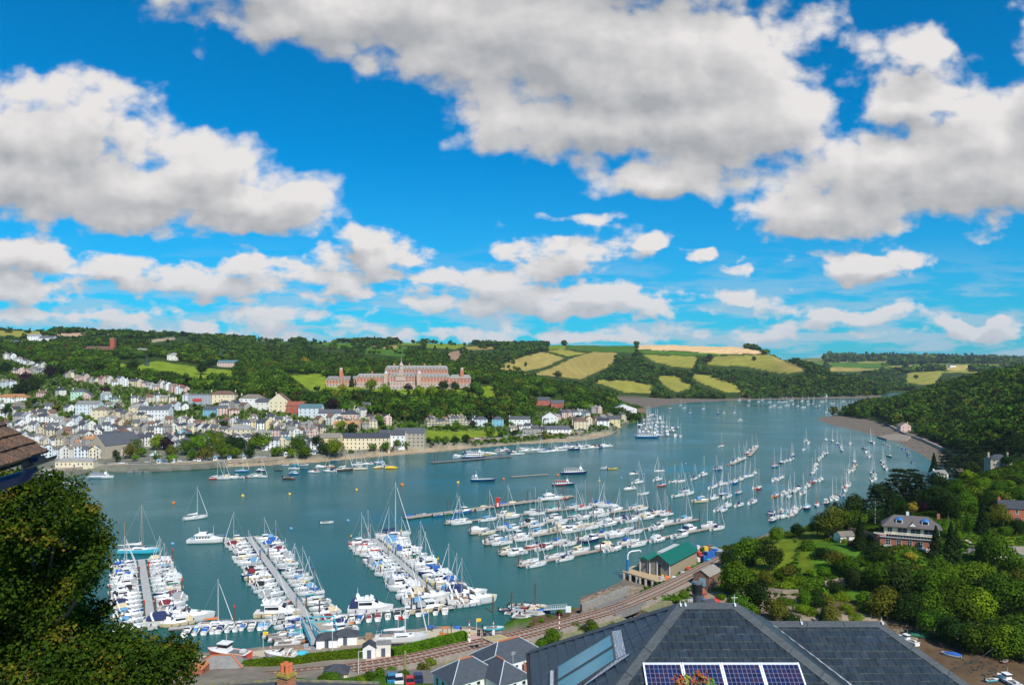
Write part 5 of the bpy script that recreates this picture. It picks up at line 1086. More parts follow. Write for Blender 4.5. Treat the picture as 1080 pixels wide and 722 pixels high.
def white_yacht(px, py, rz, L):
 e = empty('motor_yacht', W(px, py), rz); s = L / 14; e.scale = (s, s, s)
 ob('hull', hull_mesh('big', 14, 4.2, 1.5, gel('white'), stern=.85, boot=False, full=.5), e)
 b = MB(); b.loft([[(x, -w, 1.5), (x, -w * .93, 1.5 + h), (x, w * .93, 1.5 + h), (x, w, 1.5)] for x, w, h in ((-3.8, 1.6, 1.5), (1.6, 1.55, 1.5), (2.4, 1.4, .9), (4.2, 1.1, .5), (5.4, .4, .3))], M_frame); b.box((-1.2, 0, 3.1), (6.4, 3.4, .14), M_frame); ob('cabin', b, e)
 b = MB()
 for i in range(5):
  for sg in (-1, 1): b.box((-3.1 + i * 1.05, sg * 1.56, 2.35), (.75, .1, .6), M_bglass)
 b.box((2.0, 0, 2.35), (.7, 2.6, .5), M_bglass, tx=.4); ob('side_windows', b, e)
 b = MB(); b.box((-1.4, 0, 3.6), (3.6, 2.5, .9), M_frame, tx=.8, ty=.9); b.box((.2, 0, 3.75), (.5, 2.1, .5), M_bglass); ob('flybridge', b, e)
 b = MB(); b.cyl((-2.6, 0, 4), (-2.9, 0, 6.2), .09, .05, M_frame, 5); b.cyl((2.6, 0, 2.6), (2.4, 0, 6.4), .06, .04, M_frame, 5); ob('mast', b, e)
 b = MB()
 for sg in (-1, 1):
  for x, y in ((2, 1.8), (4, 1.3), (6, .6)): b.bar((x, sg * y, 1.6), (x, sg * y, 2.7), .05, .05, M_wire)
  b.bar((1, sg * 1.9, 2.6), (7.2, 0, 2.9), .05, .05, M_wire)
 ob('guard_rail', b, e); d = MB(); d.box((-5.4, 0, 2.0), (.6, .5, .6), cloth('light blue')); ob('covered_tender', d, e)
 return e
tag(white_yacht(218, 572, .12, 15.5), 'white motor yacht crossing the water between the two left marina pontoons', 'motor yacht')
RIV = [('first', (547, 598), (762, 555)), ('second', (527, 586), (737, 548)), ('third', (511, 575), (706, 541)), ('fourth', (496, 564), (684, 535)), ('fifth', (469, 553), (645, 532))]
for nm, a, b in RIV:
 A, B = W(*a), W(*b); u = (B - A).normalized(); n = Vector((-u.y, u.x, 0)); L = (B - A).length; ang = math.atan2(u.y, u.x)
 wn = f'{nm} long river pontoon counted from the near side'
 strip('pontoon', A, B, 2.3, .5, M_pont, f'wooden {wn}')
 k = int(L / 12.6)
 for side in (-1, 1):
  wh = f"{'near' if side < 0 else 'far'} side of {nm} river pontoon"
  for i in range(k):
   if R.random() > (.68 if (nm == 'first' and side < 0) else .9): continue
   l = R.uniform(8.2, 10.6); p = A + u * (i + .5 + R.uniform(-.06, .06)) * L / k + n * side * (1.4 + l * .165)
   pick_boat((p.x, p.y, 0), ang + (math.pi if R.random() < .3 else 0) + R.uniform(-.03, .03), l, wh, 'boats along the river pontoons', .36)
 for i in range(4): p = A + u * L * (i / 3.0 * .98 + .01) - n * 1.5 * (1 if i % 2 else -1); pile((p.x, p.y, 0), R.uniform(4, 5), f'on the {nm} river pontoon')
A, B = W(428, 547), W(604, 523.5); u = (B - A).normalized(); L = (B - A).length; n = Vector((-u.y, u.x, 0))
strip('pontoon', A, B, 4.5, .6, M_pont, 'wide working pontoon loaded with small boats, farthest of the river pontoons')
for i in range(16):
 p = A + u * L * (i + .6) / 17 + n * R.choice((-3.4, 3.2)); dinghy((p.x, p.y, 0), math.atan2(u.y, u.x), R.uniform(4.5, 6.5), R.choice(('white', 'orange', 'blue', 'grey', 'white', 'red', 'green')), R.choice((None, 'blue', 'cream')), 'along the working pontoon', 'small boats at the working pontoon')
for i in range(5): p = A + u * L * i / 4.2 + n * 2.6; pile((p.x, p.y, 0), 6, 'on the working pontoon')
c = W(488, 541); motor((c.x, c.y, 0), .6, 10, 'blue', None, 'wheel', 'at the working pontoon', 'small boats at the working pontoon', look='blue workboat')
c = W(581, 528); white_y = white_yacht(581, 527, .35, 14); tag(white_y, 'big white three-deck motor yacht moored at the end of the working pontoon', 'motor yacht')
c = W(525, 535)
e = empty('work_hut', (c.x, c.y, .6)); b = MB(); b.box((0, 0, 2.2), (2.4, 2.4, 4.4), gel('red')); ob('wall', b, e); b = MB(); b.box((0, 0, 4.6), (2.8, 2.8, .3), gel('red'), tx=.6, ty=.6); ob('roof', b, e); b = MB(); b.box((0, -1.23, 1.1), (.9, .06, 2), M_frame); ob('door', b, e); tag(e, 'tall red hut standing on the working pontoon', 'hut')
MOOR = [('on moorings right of the tour boats', [(692, 543), (701, 542), (694, 506), (698, 512, 'red'), (679, 521), (664, 516), (673, 509), (668, 500), (695, 497), (711, 508), (718, 508), (715, 523), (722, 519), (726.5, 521), (732.5, 505), (742, 501), (739, 529, 'cream')]),
 ('on the moorings in mid river', [(752, 514), (753, 526), (757.5, 538), (755, 495, 'navy'), (759.5, 495), (761, 511), (770, 509), (763, 522), (767.5, 524), (775, 509, 'blue'), (781, 506), (763, 538.5), (767, 534), (780, 533), (794, 530), (779, 520), (787, 503), (792, 502), (797, 514), (800, 515), (796, 499.5)]),
 ('by the small mid-river pontoons', [(774, 487), (779, 485), (784, 483), (788, 478, 'red'), (793, 474), (797, 471)]),
 ('on the moorings off the right bank', [(817, 506), (822, 505), (825, 503.5), (818, 523, 'orange'), (827, 521), (833, 519), (838, 518.5), (824, 540), (829, 540), (838, 538), (814, 542), (852, 513), (842, 516), (832, 524), (847, 520), (817, 492, 'blue')]),
 ('in the dense right-hand moorings', [(824, 488), (829.5, 486.5), (835, 484), (836, 480), (860, 495), (861, 491), (857, 499), (857, 508, 'red'), (861, 506), (866, 506), (867, 482), (869, 479), (864, 484), (872, 478)]),
 ('on outer mud bay moorings', [(848, 474), (850, 465), (853, 467), (871, 464), (878, 465), (883, 468, 'blue'), (887, 471), (888, 475), (897, 467.5), (761, 470.5)]),
 ('on inner mud bay moorings', [(910, 472), (914, 476), (917, 481), (918, 466), (921, 466.5), (900, 495), (896, 497), (901, 487), (902, 491), (921, 500), (922.5, 504), (920, 506), (938, 481, 'grey'), (931, 487), (932, 491), (934, 494)]),
 ('in the shallows along the mud bay', [(933, 468), (938, 470), (948, 470), (952, 473), (956, 474), (957, 477), (958, 480), (962, 487)]),
 ('near the right bank conifers', [(838, 541), (843, 536), (851, 536), (861.5, 533), (871, 531), (878, 526), (882, 525.5), (888, 523, 'blue'), (891, 516, 'maroon'), (893, 513), (895, 511), (826, 545), (820, 546), (832, 543.5), (815, 549)]),
 ('on the moorings off the shipyard', [(722, 430), (728, 436), (757, 436, 'navy'), (764, 435), (775, 435), (781, 443), (790, 427), (800, 425), (806, 424), (742, 431), (718, 427), (707, 431), (772, 428)])]
def river_heading(px): return rad(float(np.interp(px, [600, 700, 800, 900, 960], [34, 42, 56, 70, 82])))
for wh, Ls in MOOR:
 small = 'shallows' in wh
 for t in Ls:
  c = W(t[0], t[1] + .3); hc = t[2] if len(t) > 2 and t[2] in GEL else R.choice(HC); rz = river_heading(t[0]) + R.uniform(-.12, .12) + (math.pi if R.random() < .25 else 0)
  if small: dinghy((c.x, c.y, 0), rz, R.uniform(5, 7), hc, R.choice((None, 'blue')), wh, 'moored small boats')
  elif t[0] == 739: motor((c.x, c.y, 0), .35, 10, 'cream', 'light blue', 'wheel', 'alone in mid river', 'moored yachts', look='large cream and blue fishing boat')
  elif R.random() < .1: motor((c.x, c.y, 0), rz, R.uniform(7, 9.5), hc, R.choice(MCV), R.choice(('wheel', 'sport')), wh, 'moored yachts')
  else: sail((c.x, c.y, 0), rz, R.uniform(7.8, 10.2), hc if hc not in ('maroon',) else 'red', R.choice(SCV), R.random() < .6, R.random() < .1, R.random() < .7, where=wh, group='moored yachts', tall=R.choice((.86, .94, 1)))
for wh, n_, bx in (('on distant moorings below the hill', 24, (812, 905, 422.5, 430)), ('in the distant cluster right of the bend', 12, (870, 908, 430, 435)), ('at the head of the reach', 11, (780, 865, 421.8, 424.5))):
 for i in range(n_):
  px = bx[0] + (bx[1] - bx[0]) * (i + R.random() * .8) / n_; py = R.uniform(bx[2], bx[3]); c = W(px, py)
  sail((c.x, c.y, 0), R.uniform(.3, 1.2), R.uniform(8.5, 11), R.choice(HC), R.choice(SCV), False, where=wh, group='far moored yachts', tall=1)
for a, b, lb in (((771, 490), (787, 483), 'short floating pontoon in mid river with three yachts'), ((790, 481), (799, 471.5), 'short wooden pontoon in mid river beside the red yacht'), ((813, 547), (836, 544), 'white floating pontoon close to the right bank trees')):
 strip('pontoon', W(*a), W(*b), 3, .5, M_pont, lb)
wh = 'in the crowded marina by the shipyard'
for r_i in range(6):
 a, b = (668 + r_i * 2.5, 460 - r_i * 4.1), (719 - r_i * 5.5 + (8 if r_i == 2 else 0), 459.5 - r_i * 4.4); A, B = W(*a), W(*b)
 strip('pontoon', A, B, 2, .5, M_pontg, f'{ordw(r_i + 1)} pontoon of the shipyard marina counted from the near side', floats=False)
 k = 9 if r_i < 4 else 6
 wr = f'in shipyard marina row {ordw(r_i + 1)}'.replace('row ' + ordw(r_i + 1), ordw(r_i + 1) + ' row')
 for i in range(k):
  p = A.lerp(B, (i + .5) / k) + Vector((R.uniform(-1, 1), R.choice((-5.5, 5.5)), 0)); pick_boat((p.x, p.y, 0), 1.35 + R.choice((0, math.pi)), R.uniform(9, 13), wr, 'boats in the shipyard marina', .45)
A, B = W(455, 488.5), W(540, 481.5); e = strip('barge_pontoon', A, B, 5.5, .9, M_float, 'long dark floating landing stage off the town embankment', floats=False)
for px in (458, 461): c = W(px, 487.5); pile((c.x, c.y + 3, 0), 7, 'at the left end of the dark landing stage')
A, B = W(539, 503.3), W(578, 500.5); strip('barge_pontoon', A, B, 2.5, .5, M_pont, 'narrow bare pontoon floating in mid river near the blue ferry', floats=False)
wh = 'in the line off the embankment'
A, B = W(542, 479), W(640, 470); strip('pontoon', A, B, 2, .5, M_pontg, 'long pontoon carrying the line of boats off the embankment', floats=False)
for i in range(26):
 px = 540 + i * 4.1; py = float(np.interp(px, [540, 600, 660], [478.5, 473.5, 468.3])) + R.choice((-1.4, 1.1)); c = W(px, py)
 pick_boat((c.x, c.y, 0), .35 + R.choice((0, math.pi)), R.uniform(7.5, 11), wh, 'boats off the town embankment', .6)
wh = 'off the recreation ground'
for i in range(24):
 px = R.uniform(478, 556); py = float(np.interp(px, [478, 556], [479.5, 472])) + R.uniform(-.5, 4.); c = W(px, py)
 (motor((c.x, c.y, 0), R.uniform(-.3, .8), R.uniform(5.5, 8.5), R.choice(HC), R.choice(MCV), R.choice(('sport', 'wheel')), wh, 'boats off the town embankment') if R.random() < .6 else dinghy((c.x, c.y, 0), R.uniform(0, 3), R.uniform(4, 6), R.choice(('white', 'orange', 'blue', 'yellow')), None, wh, 'boats off the town embankment'))
wh = 'off the left town embankment'
for px, py, k, hc, l in ((228, 505, 's', 'red', 9), (235, 505, 's', 'white', 9), (243, 504.5, 'm', 'white', 9), (251, 504, 'm', 'white', 8), (263, 503, 'd', 'red', 6), (268, 503, 'm', 'white', 8), (275, 503, 's', 'white', 9), (255, 497.5, 's', 'blue', 10), (275, 497, 'm', 'navy', 7), (294, 496, 'd', 'black', 6),
       (310, 494.5, 's', 'white', 8), (310, 500, 'm', 'blue', 7), (321, 494, 'd', 'blue', 5), (305, 505, 'd', 'brown', 9), (331, 498, 'm', 'white', 7.5), (338, 493, 'm', 'white', 7.5), (348, 492.5, 's', 'orange', 7), (348, 497.5, 'm', 'white', 9), (363, 496, 's', 'brown', 12), (377, 490.5, 's', 'white', 9), (380, 495, 's', 'cream', 10), (388, 490, 'm', 'white', 8.5), (400, 488.5, 'm', 'white', 8),
       (404, 493, 's', 'white', 10), (398, 493.5, 'm', 'yellow', 6), (353, 486, 'd', 'blue', 5), (244, 490.5, 'd', 'white', 5), (236, 490.8, 'd', 'yellow', 5), (211, 491.6, 'd', 'orange', 5), (218, 491.3, 'd', 'yellow', 5), (200, 491.8, 'd', 'white', 5), (228, 491, 'd', 'white', 5), (145, 497.2, 'd', 'white', 5), (137, 497.6, 'd', 'white', 5), (156, 497, 'd', 'white', 5), (321, 490.5, 'd', 'white', 6), (301, 490.6, 'd', 'white', 5), (312, 490.2, 'd', 'turquoise', 6)):
 c = W(px, py); rz = R.uniform(-.3, .5) + (math.pi if R.random() < .4 else 0); g = 'boats off the town embankment'
 if k == 's': sail((c.x, c.y, 0), rz, l, hc, R.choice(SCV), False, hc == 'brown', where=wh, group=g)
 elif k == 'm': motor((c.x, c.y, 0), rz, l, hc, R.choice(MCV), R.choice(('wheel', 'sport')), wh, g)
 else: dinghy((c.x, c.y, 0), rz, l, hc, None, wh, g)
c = W(412.5, 494); dinghy((c.x, c.y, 0), 0, 9, 'yellow', 'yellow', 'off the town embankment left of the landing stage', 'boats off the town embankment', look='bright yellow covered raft')
def ferry(px, py, rz, L, hullc, bandc, label, cat='ferry', decks=1, roofc=None, cabin=(-.38, .3), mastx=None, open_top=True, bow=.5):
 e = empty('passenger_ferry', W(px, py), rz); s = L / 20; e.scale = (s, s, s)
 ob('hull', hull_mesh('fer' + label[:6], 20, 5.2, 1.7, gel(hullc), stern=.8, boot=False, full=bow), e)
 b = MB(); x0, x1 = cabin[0] * 20, cabin[1] * 20
 for k in range(decks):
  b.box(((x0 + x1) / 2 + k * .3, 0, 1.7 + .95 + 1.9 * k), (x1 - x0 - k * 2.5, 4.3 - k * .5, 1.9), M_frame); b.box(((x0 + x1) / 2 + k * .3, 0, 1.7 + 1.95 + 1.9 * k), (x1 - x0 + .5 - k * 2.5, 4.7 - k * .5, .1), gel(roofc or 'white'))
 ob('cabin', b, e); b = MB()
 for k in range(decks):
  n = int((x1 - x0) / 1.6)
  for i in range(n):
   for sg in (-1, 1): b.box((x0 + .9 + i * (x1 - x0 - .6) / n, sg * (2.17 - k * .25), 2.9 + 1.9 * k), (1.05, .06, .85), M_bglass)
 ob('side_windows', b, e); b = MB(); b.box((x1 - 1.4, 0, 1.7 + 1.9 * decks + .9), (2.2, 2.4, 1.7), M_frame, tx=.85, ty=.85); b.box((x1 - .4, 0, 1.7 + 1.9 * decks + 1.1), (.5, 2.2, .7), M_bglass); ob('wheelhouse', b, e)
 b = MB(); zt = 1.8 + 1.9 * decks
 for i in range(8):
  x = x0 + .5 + i * (x1 - x0 - 4) / 7
  for sg in (-1, 1): b.bar((x, sg * 2, zt), (x, sg * 2, zt + 1), .06, .06, M_frame)
  if open_top: b.box((x, 0, zt + .35), (.5, 3, .5), gel(bandc))
 for sg in (-1, 1): b.bar((x0 + .5, sg * 2, zt + 1), (x1 - 3.5, sg * 2, zt + 1), .06, .06, M_frame)
 ob('upper_deck_seats', b, e); b = MB(); b.cyl((x1 - 1.4, 0, zt + 1.6), (x1 - 1.4, 0, zt + 5.2), .09, .05, M_frame, 5); b.cyl((-7.5, 0, 1.8), (-7.5, 0, 4.5), .07, .05, M_frame, 5); ob('mast', b, e)
 b = MB(); b.loft([[(x, -2.62 * f, .85), (x, -2.66 * f, 1.35)] for x, f in ((-9.9, .82), (-6, .97), (0, 1.), (2, 1.))], gel(bandc), caps=False); ob('hull_stripe', b, e)
 tag(e, label, cat); return e
ferry(106, 504, .05, 16, 'white', 'blue', 'white and blue passenger ferry leaving the town quay on the left', decks=1)
ferry(509, 507, -.02, 15.5, 'navy', 'blue', 'blue cargo barge with white wheelhouse moored alone off the landing stage', cat='barge', cabin=(-.45, -.2), roofc='blue', open_top=False)
ferry(605, 499.5, .18, 18, 'navy', 'navy', 'long dark blue passenger vessel with seated open deck in mid river', cat='ferry', cabin=(-.4, .34))
ferry(594, 511.5, .2, 14, 'navy', 'red', 'navy and red tour boat just below the long blue vessel', cat='ferry', cabin=(-.38, .25), roofc='red')
ferry(638, 494.5, .1, 7.5, 'white', 'blue', 'small white launch with blue cabin top beside the yellow raft', cat='launch', cabin=(-.35, .2))
c = W(646, 494.6); dinghy((c.x, c.y, 0), .2, 7, 'yellow', None, 'beside the small white launch in mid river', 'moored small boats', look='yellow work raft')
ferry(499, 483, .05, 18, 'navy', 'blue', 'white multi-deck ship lying at the dark landing stage', cat='ship', decks=2, cabin=(-.36, .36))
ferry(682, 461.5, .03, 24, 'blue', 'blue', 'long blue and white ferry at the shipyard marina', cat='ferry', cabin=(-.42, .42), decks=1)
ferry(664, 441.5, .6, 18, 'grey', 'white', 'grey workship berthed beside the shipyard sheds', cat='ship', decks=2, cabin=(-.3, .2))
for px, py, c_, d in ((182, 573.5, 'light blue', .7), (249, 567, 'light blue', .7), (307, 557.5, 'light blue', .7), (367, 549, 'light blue', .7), (183, 530.5, 'orange', .9), (256, 523, 'yellow', .9), (305.5, 521, 'yellow', .8), (376, 516.5, 'yellow', .8), (483, 509, 'yellow', .9), (531, 505, 'orange', .8), (588, 501, 'orange', .9), (723, 489, 'light blue', .8), (655, 504, 'light blue', .7), (767.5, 490, 'orange', .7), (679, 500, 'light blue', .7), (424, 511.5, 'orange', 1.2), (632, 507, 'cream', .7)):
 e = empty('mooring_buoy', W(px, py)); b = MB(); b.lathe([(.35 * d, -.5 * d), (.95 * d, -.1), (1.05 * d, .35 * d), (.8 * d, .95 * d), (.3 * d, 1.25 * d)], cloth(c_), 10); ob('float', b, e); b = MB(); b.cyl((0, 0, 1.2 * d), (0, 0, 1.7 * d), .1, .1, M_black, 5); ob('ring', b, e)
 reg(e, f'round {c_} mooring buoy', 'buoy', 'mooring buoys', 'on the open water')
c = W(344.5, 551.5); dinghy((c.x, c.y, 0), .2, 6, 'white', None, 'alone between the middle and right-hand marina pontoons', 'moored small boats', look='little open white boat')
# ---------------------------------------------------------------- quay, railway and what stands there
QZ = 2.5
def WQ(px, py, z=QZ): return W(px, py, z)
M_quay = mat('quay_concrete', (.50, .42, .28), .92, var=.10, scale=.12, bump=.15, bscale=1.2, col2=(.43, .38, .28)); M_ball = mat('ballast', (.30, .25, .20), .95, var=.25, scale=1.2, bump=.5, bscale=4)
M_rust = mat('rail_rust', (.16, .06, .035), .7, var=.2, scale=2); M_sleep = mat('sleeper', (.34, .29, .23), .9, var=.2, scale=2); M_teal = P_('teal_steel', (.09, .42, .50), .5); M_asph = mat('asphalt', (.13, .125, .12), .95, var=.12, scale=.5)
quay_edge = [(-430, 762), (-100, 724), (100, 704), (215, 691), (290, 684), (320, 682), (375, 674.5), (430, 667), (463, 662.5), (492, 662.5), (511, 665.5), (527, 666)]
TRK = [(-120, 752), (120, 731), (270, 714), (370, 704), (430, 694.5), (495, 680), (550, 669), (600, 655.5), (650, 641), (700, 620), (740, 600), (775, 582), (800, 571), (822, 562)]
def spl(P, n=8):
 P = [Vector(p) for p in P]; o = []
 for i in range(len(P) - 1):
  a = P[max(i - 1, 0)]; b = P[i]; c = P[i + 1]; d = P[min(i + 2, len(P) - 1)]
  for k in range(n):
   t = k / n; o.append(.5 * ((2 * b) + (c - a) * t + (2 * a - 5 * b + 4 * c - d) * t * t + (3 * b - a - 3 * c + d) * t ** 3))
 return o + [P[-1]]
trk = spl([WQ(*p, 3.3) for p in TRK])
def side(path, off, z=None):
 o = []
 for i, p in enumerate(path):
  d = path[min(i + 1, len(path) - 1)] - path[max(i - 1, 0)]; n = Vector((-d.y, d.x, 0)).normalized(); q = p + n * off
  if z is not None: q.z = z
  o.append(q)
 return o
def band(b, path, o0, o1, z0, z1, m):   # extruded strip between two offsets
 A = side(path, o0, z1); B = side(path, o1, z1); A2 = side(path, o0, z0); B2 = side(path, o1, z0)
 b.loft([[a2, a, c, c2] for a2, a, c, c2 in zip(A2, A, B, B2)], m, closed=True)
qp = [WQ(*p) for p in quay_edge]; inner = [p for p in side(trk, 3.6, QZ) if p.x < WQ(527, 666).x + 2 and p.x > qp[0].x]
b = MB(); b.prism([(p.x, p.y) for p in qp] + [(p.x, p.y) for p in inner[::-1]], -2, QZ, M_stonew, M_quay); struct(ob('quay', b))
b = MB(); M_pink = mat('quay_pink_paving', (.45, .30, .24), .9, var=.1, scale=.3); M_yel = P_('yellow_line', (.60, .42, .06), .8); M_ramp = mat('grey_ramp', (.24, .24, .25), .9)
ip = [p for p in side(trk, 9, QZ + .008) if -66 < p.x < -2]; ip2 = [p for p in side(trk, 5.0, QZ + .008) if -66 < p.x < -2]
b.poly([tuple(p) for p in ip] + [tuple(p) for p in ip2[::-1]], M_pink)
for a, c in (((336, 687), (347, 684)), ((352, 684), (395, 677)), ((470, 668), (500, 667)), ((518, 672), (560, 665)), ((515, 678), (548, 672))):
 p, q = WQ(*a), WQ(*c); b.bar((p.x, p.y, QZ + .012), (q.x, q.y, QZ + .012), .5, .02, M_yel)
b.poly([tuple(WQ(*p) + Vector((0, 0, .016))) for p in ((326, 681), (333, 680), (341, 690), (332, 691.5))], M_ramp)
struct(ob('quay_markings', b))
gap = [i for i, p in enumerate(trk) if WQ(640, 643, 3.3).x < p.x < WQ(668, 634, 3.3).x]; g0, g1 = gap[0], gap[-1]
b = MB()
for seg in (trk[:g0 + 1], trk[g1:]): band(b, seg, -4.4, 3.6, -1, 3.15, M_ball);
struct(ob('railway_bed', b))
b = MB()
for seg in (trk[:g0 + 1], trk[g1:]):
 band(b, seg, -7., -4.41, -1, 2.4, mat('bank_soil', (.20, .19, .09), .95, var=.3, scale=.6));
struct(ob('railway_bank', b))
e = empty('railway_bridge', trk[(g0 + g1) // 2]); c = e.location.copy(); b = MB(); sg = [p - c for p in trk[g0 - 1:g1 + 2]]
M_steel = mat('bridge_steel', (.20, .19, .18), .6, var=.2, scale=1)
band(b, sg, -4., 3.4, -.65, -.17, M_steel); ob('deck', b, e)
for s_ in (-4.2, 3.5): b = MB(); band(b, sg, s_, s_ + .35, -1.3, .75, M_steel); ob('girder', b, e)
for k in (0, -1):
 b = MB(); p = sg[k]; b.box((p.x, p.y, -2.6), (2.5, 9.5, 4), M_stonew, rz=math.atan2(sg[1].y - sg[0].y, sg[1].x - sg[0].x)); ob('abutment', b, e)
tag(e, 'low steel railway bridge where the creek runs under the tracks', 'bridge')
for off, nm in ((1.75, 'railway track on the water side running past the quay'), (-1.75, 'railway track on the landward side running past the quay')):
 e = empty('railway_track', (0, 0, 0)); t2 = side(trk, off, 3.4)
 for s_ in (-.75, .75): b = MB(); band(b, t2, s_ - .09, s_ + .09, 3.15, 3.5, M_rust); ob('rail', b, e)
 b = MB(); acc = 0
 for i in range(len(t2) - 1):
  d = t2[i + 1] - t2[i]; L = d.length; u = d / L
  while acc < L: p = t2[i] + u * acc; b.box((p.x, p.y, 3.23), (.55, 2.6, .2), M_sleep, rz=math.atan2(d.y, d.x)); acc += 1.5
  acc -= L
 ob('sleepers', b, e); tag(e, nm, 'railway track', 'railway tracks')
b = MB(); b.poly([tuple(WQ(*p, 3.56)) for p in ((508, 672), (527, 668), (560, 679), (540, 686))], mat('crossing_boards', (.38, .31, .2), .9, var=.2, scale=.8)); b.bar(WQ(514, 671, 3.6), WQ(548, 683, 3.6), .4, .03, M_yel); b.bar(WQ(524, 669, 3.6), WQ(556, 680, 3.6), .4, .03, M_yel); struct(ob('level_crossing', b))
b = MB(); b.poly([tuple(WQ(*p, 2.53)) for p in ((511, 665.6), (527, 666.3), (530, 668), (508, 671))], M_asph); struct(ob('crossing_road', b))
def barrier(px, py, h, label, arm=False):
 e = empty('crossing_barrier', WQ(px, py, 3.2)); b = MB()
 for i in range(8): b.box((0, 0, .3 + i * h / 8), (.28, .28, h / 8), gel('red') if i % 2 else M_frame)
 ob('raised_arm', b, e); b = MB(); b.box((0, 0, .35), (.7, .7, 1.0), M_frame); ob('cabinet', b, e); tag(e, label, 'barrier', 'level crossing barriers')
barrier(495, 676, 5.5, 'raised red and white crossing barrier by the end of the hedge'); barrier(520.5, 668, 3.4, 'red and white crossing barrier on the water side'); barrier(590, 668, 5.5, 'raised barrier in front of the bushes right of the crossing'); barrier(547, 690, 4, 'raised barrier behind the white house')
e = empty('railway_signal', WQ(508, 688, 3.)); b = MB(); b.cyl((0, 0, 0), (0, 0, 5.6), .12, .1, M_steel, 6); ob('post', b, e)
for x in (-.75, .75): b = MB(); b.box((x, 0, 5), (.8, .35, 1.5), M_black); b.cyl((x, -.2, 5.3), (x, -.3, 5.3), .14, .14, gel('grey'), 8); ob('lamp_head', b, e)
b = MB(); b.bar((-.9, 0, 5.0), (.9, 0, 5.0), .1, .1, M_steel); ob('bracket', b, e); tag(e, 'black railway signal with twin heads near the level crossing', 'signal')
def post(px, py, h, r, m, name, label, cat, z=QZ, top=None):
 e = empty(name, WQ(px, py, z)); b = MB(); b.cyl((0, 0, -1), (0, 0, h), r, r * .7, m, 7); ob('post', b, e)
 if top: t = MB(); top(t, h); ob('top', t, e)
 tag(e, label, cat)
flag = lambda c: (lambda t, h: t.mesh_([(0, 0, h), (1.3, .2, h - .1), (1.25, -.1, h - .55), (1.3, .15, h - 1.), (0, 0, h - 1.), (0, .04, h), (1.3, .24, h - .1), (1.25, -.06, h - .55), (1.3, .19, h - 1), (0, .04, h - 1)], [(0, 1, 2, 3, 4), (9, 8, 7, 6, 5)], cloth(c)))
post(502.5, 664, 3.2, .07, M_alu, 'flag_pole', 'pole with yellow flag at the corner of the quay', 'flagpole', top=flag('yellow')); post(277.5, 682, 4, .07, M_alu, 'flag_pole', 'pole with yellow and red flag at the quay edge on the left', 'flagpole', top=flag('yellow'))
post(420, 666, 4.2, .06, M_alu, 'flag_pole', 'thin pole with red and white pennant behind the boat ashore', 'flagpole', top=flag('red'))
lamp = lambda t, h: (t.bar((0, 0, h), (1.1, 0, h + .2), .1, .1, M_alu), t.box((1.2, 0, h + .15), (.6, .3, .14), M_frame))
for px, py, lb in ((350.5, 690, 'lamp post between the white huts and the hedge'), (378, 714, 'lamp post beside the rails left of the telegraph pole'), (452, 655, 'lamp post on the quay behind the boat ashore')): post(px, py, 7.5 if py < 700 else 6, .09, M_alu, 'lamp_post', lb, 'lamp post', top=lamp)
g = ground(*WY(427, 725, 148).xy); e = empty('telegraph_pole', (WY(427, 700, 148).x, 148, g)); b = MB(); b.cyl((0, 0, -2), (0, 0, CAMZ - (686 - HY) / F * 148 - g), .28, .22, mat('mossy_pole', (.27, .25, .08), .9, var=.2, scale=2), 8); ob('post', b, e)
b = MB(); b.bar((-.9, 0, CAMZ - (692 - HY) / F * 148 - g), (.9, 0, CAMZ - (692 - HY) / F * 148 - g), .12, .12, M_bark); ob('cross_arm', b, e); tag(e, 'mossy yellow-green telegraph pole in front of the rails', 'pole')
def hedge(a, c, w, h, label, z=QZ):
 A, B = WQ(*a, z), WQ(*c, z); d = B - A; L = d.length; n = int(L * 330); rs = np.random.RandomState(int(L)); f = rs.rand(n) * (w + 2 * h)
 x = rs.rand(n) * L; y = np.where(f < h, -w / 2, np.where(f < h + w, f - h - w / 2, w / 2)); zz = np.where(f < h, f, np.where(f < h + w, h, f - h - w))
 nr = np.stack([np.zeros(n), np.where(f < h, -1, np.where(f < h + w, 0, 1)), np.where((f > h) & (f < h + w), 1, 0)], -1).astype(float) + rs.normal(size=(n, 3)) * .35; nr /= np.linalg.norm(nr, axis=1)[:, None]
 c_ = np.stack([x, y, zz], -1) + rs.normal(size=(n, 3)) * .05; t1 = np.cross(nr, rs.normal(size=(n, 3))); t1 /= np.linalg.norm(t1, axis=1)[:, None]; t2 = np.cross(nr, t1); s = rs.uniform(.07, .14, n)[:, None]
 Q = np.stack([c_ - t1 * s, c_ - t2 * s, c_ + t1 * s, c_ + t2 * s], 1)
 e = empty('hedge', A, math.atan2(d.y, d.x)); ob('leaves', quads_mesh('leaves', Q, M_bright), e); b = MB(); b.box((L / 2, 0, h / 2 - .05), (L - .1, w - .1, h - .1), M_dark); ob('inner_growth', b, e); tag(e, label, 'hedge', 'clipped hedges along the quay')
hedge((253, 706), (383, 692), 2.2, 1.9, 'long clipped green hedge on the left beside the huts'); hedge((414, 693.), (491, 674), 2.2, 2.2, 'shorter clipped green hedge below the boat ashore')
def hut(px, py, w, d, h, wall, roof, label, rz=.12, kind='gable', ridge='x', nx=1, name='quay_hut', z=QZ, **k):
 p = WQ(px, py, z); return tag(house((p.x, p.y + d / 2, z), rz, w, d, h, wall, roof, kind, nx=nx, floors=1, chim=0, ridge=ridge, name=name, regd=False, sink=.5, win=(.8, .9), **k), label, 'hut')
hut(343.5, 683.5, 5.2, 4, 2.4, 'white', 'dark slate', 'white hut with dark roof at the foot of the teal gangway, left of its twin', kind='hip'); hut(363, 680, 6, 4, 2.4, 'white', 'dark slate', 'white hut with dark roof, right twin behind the gangway', kind='hip')
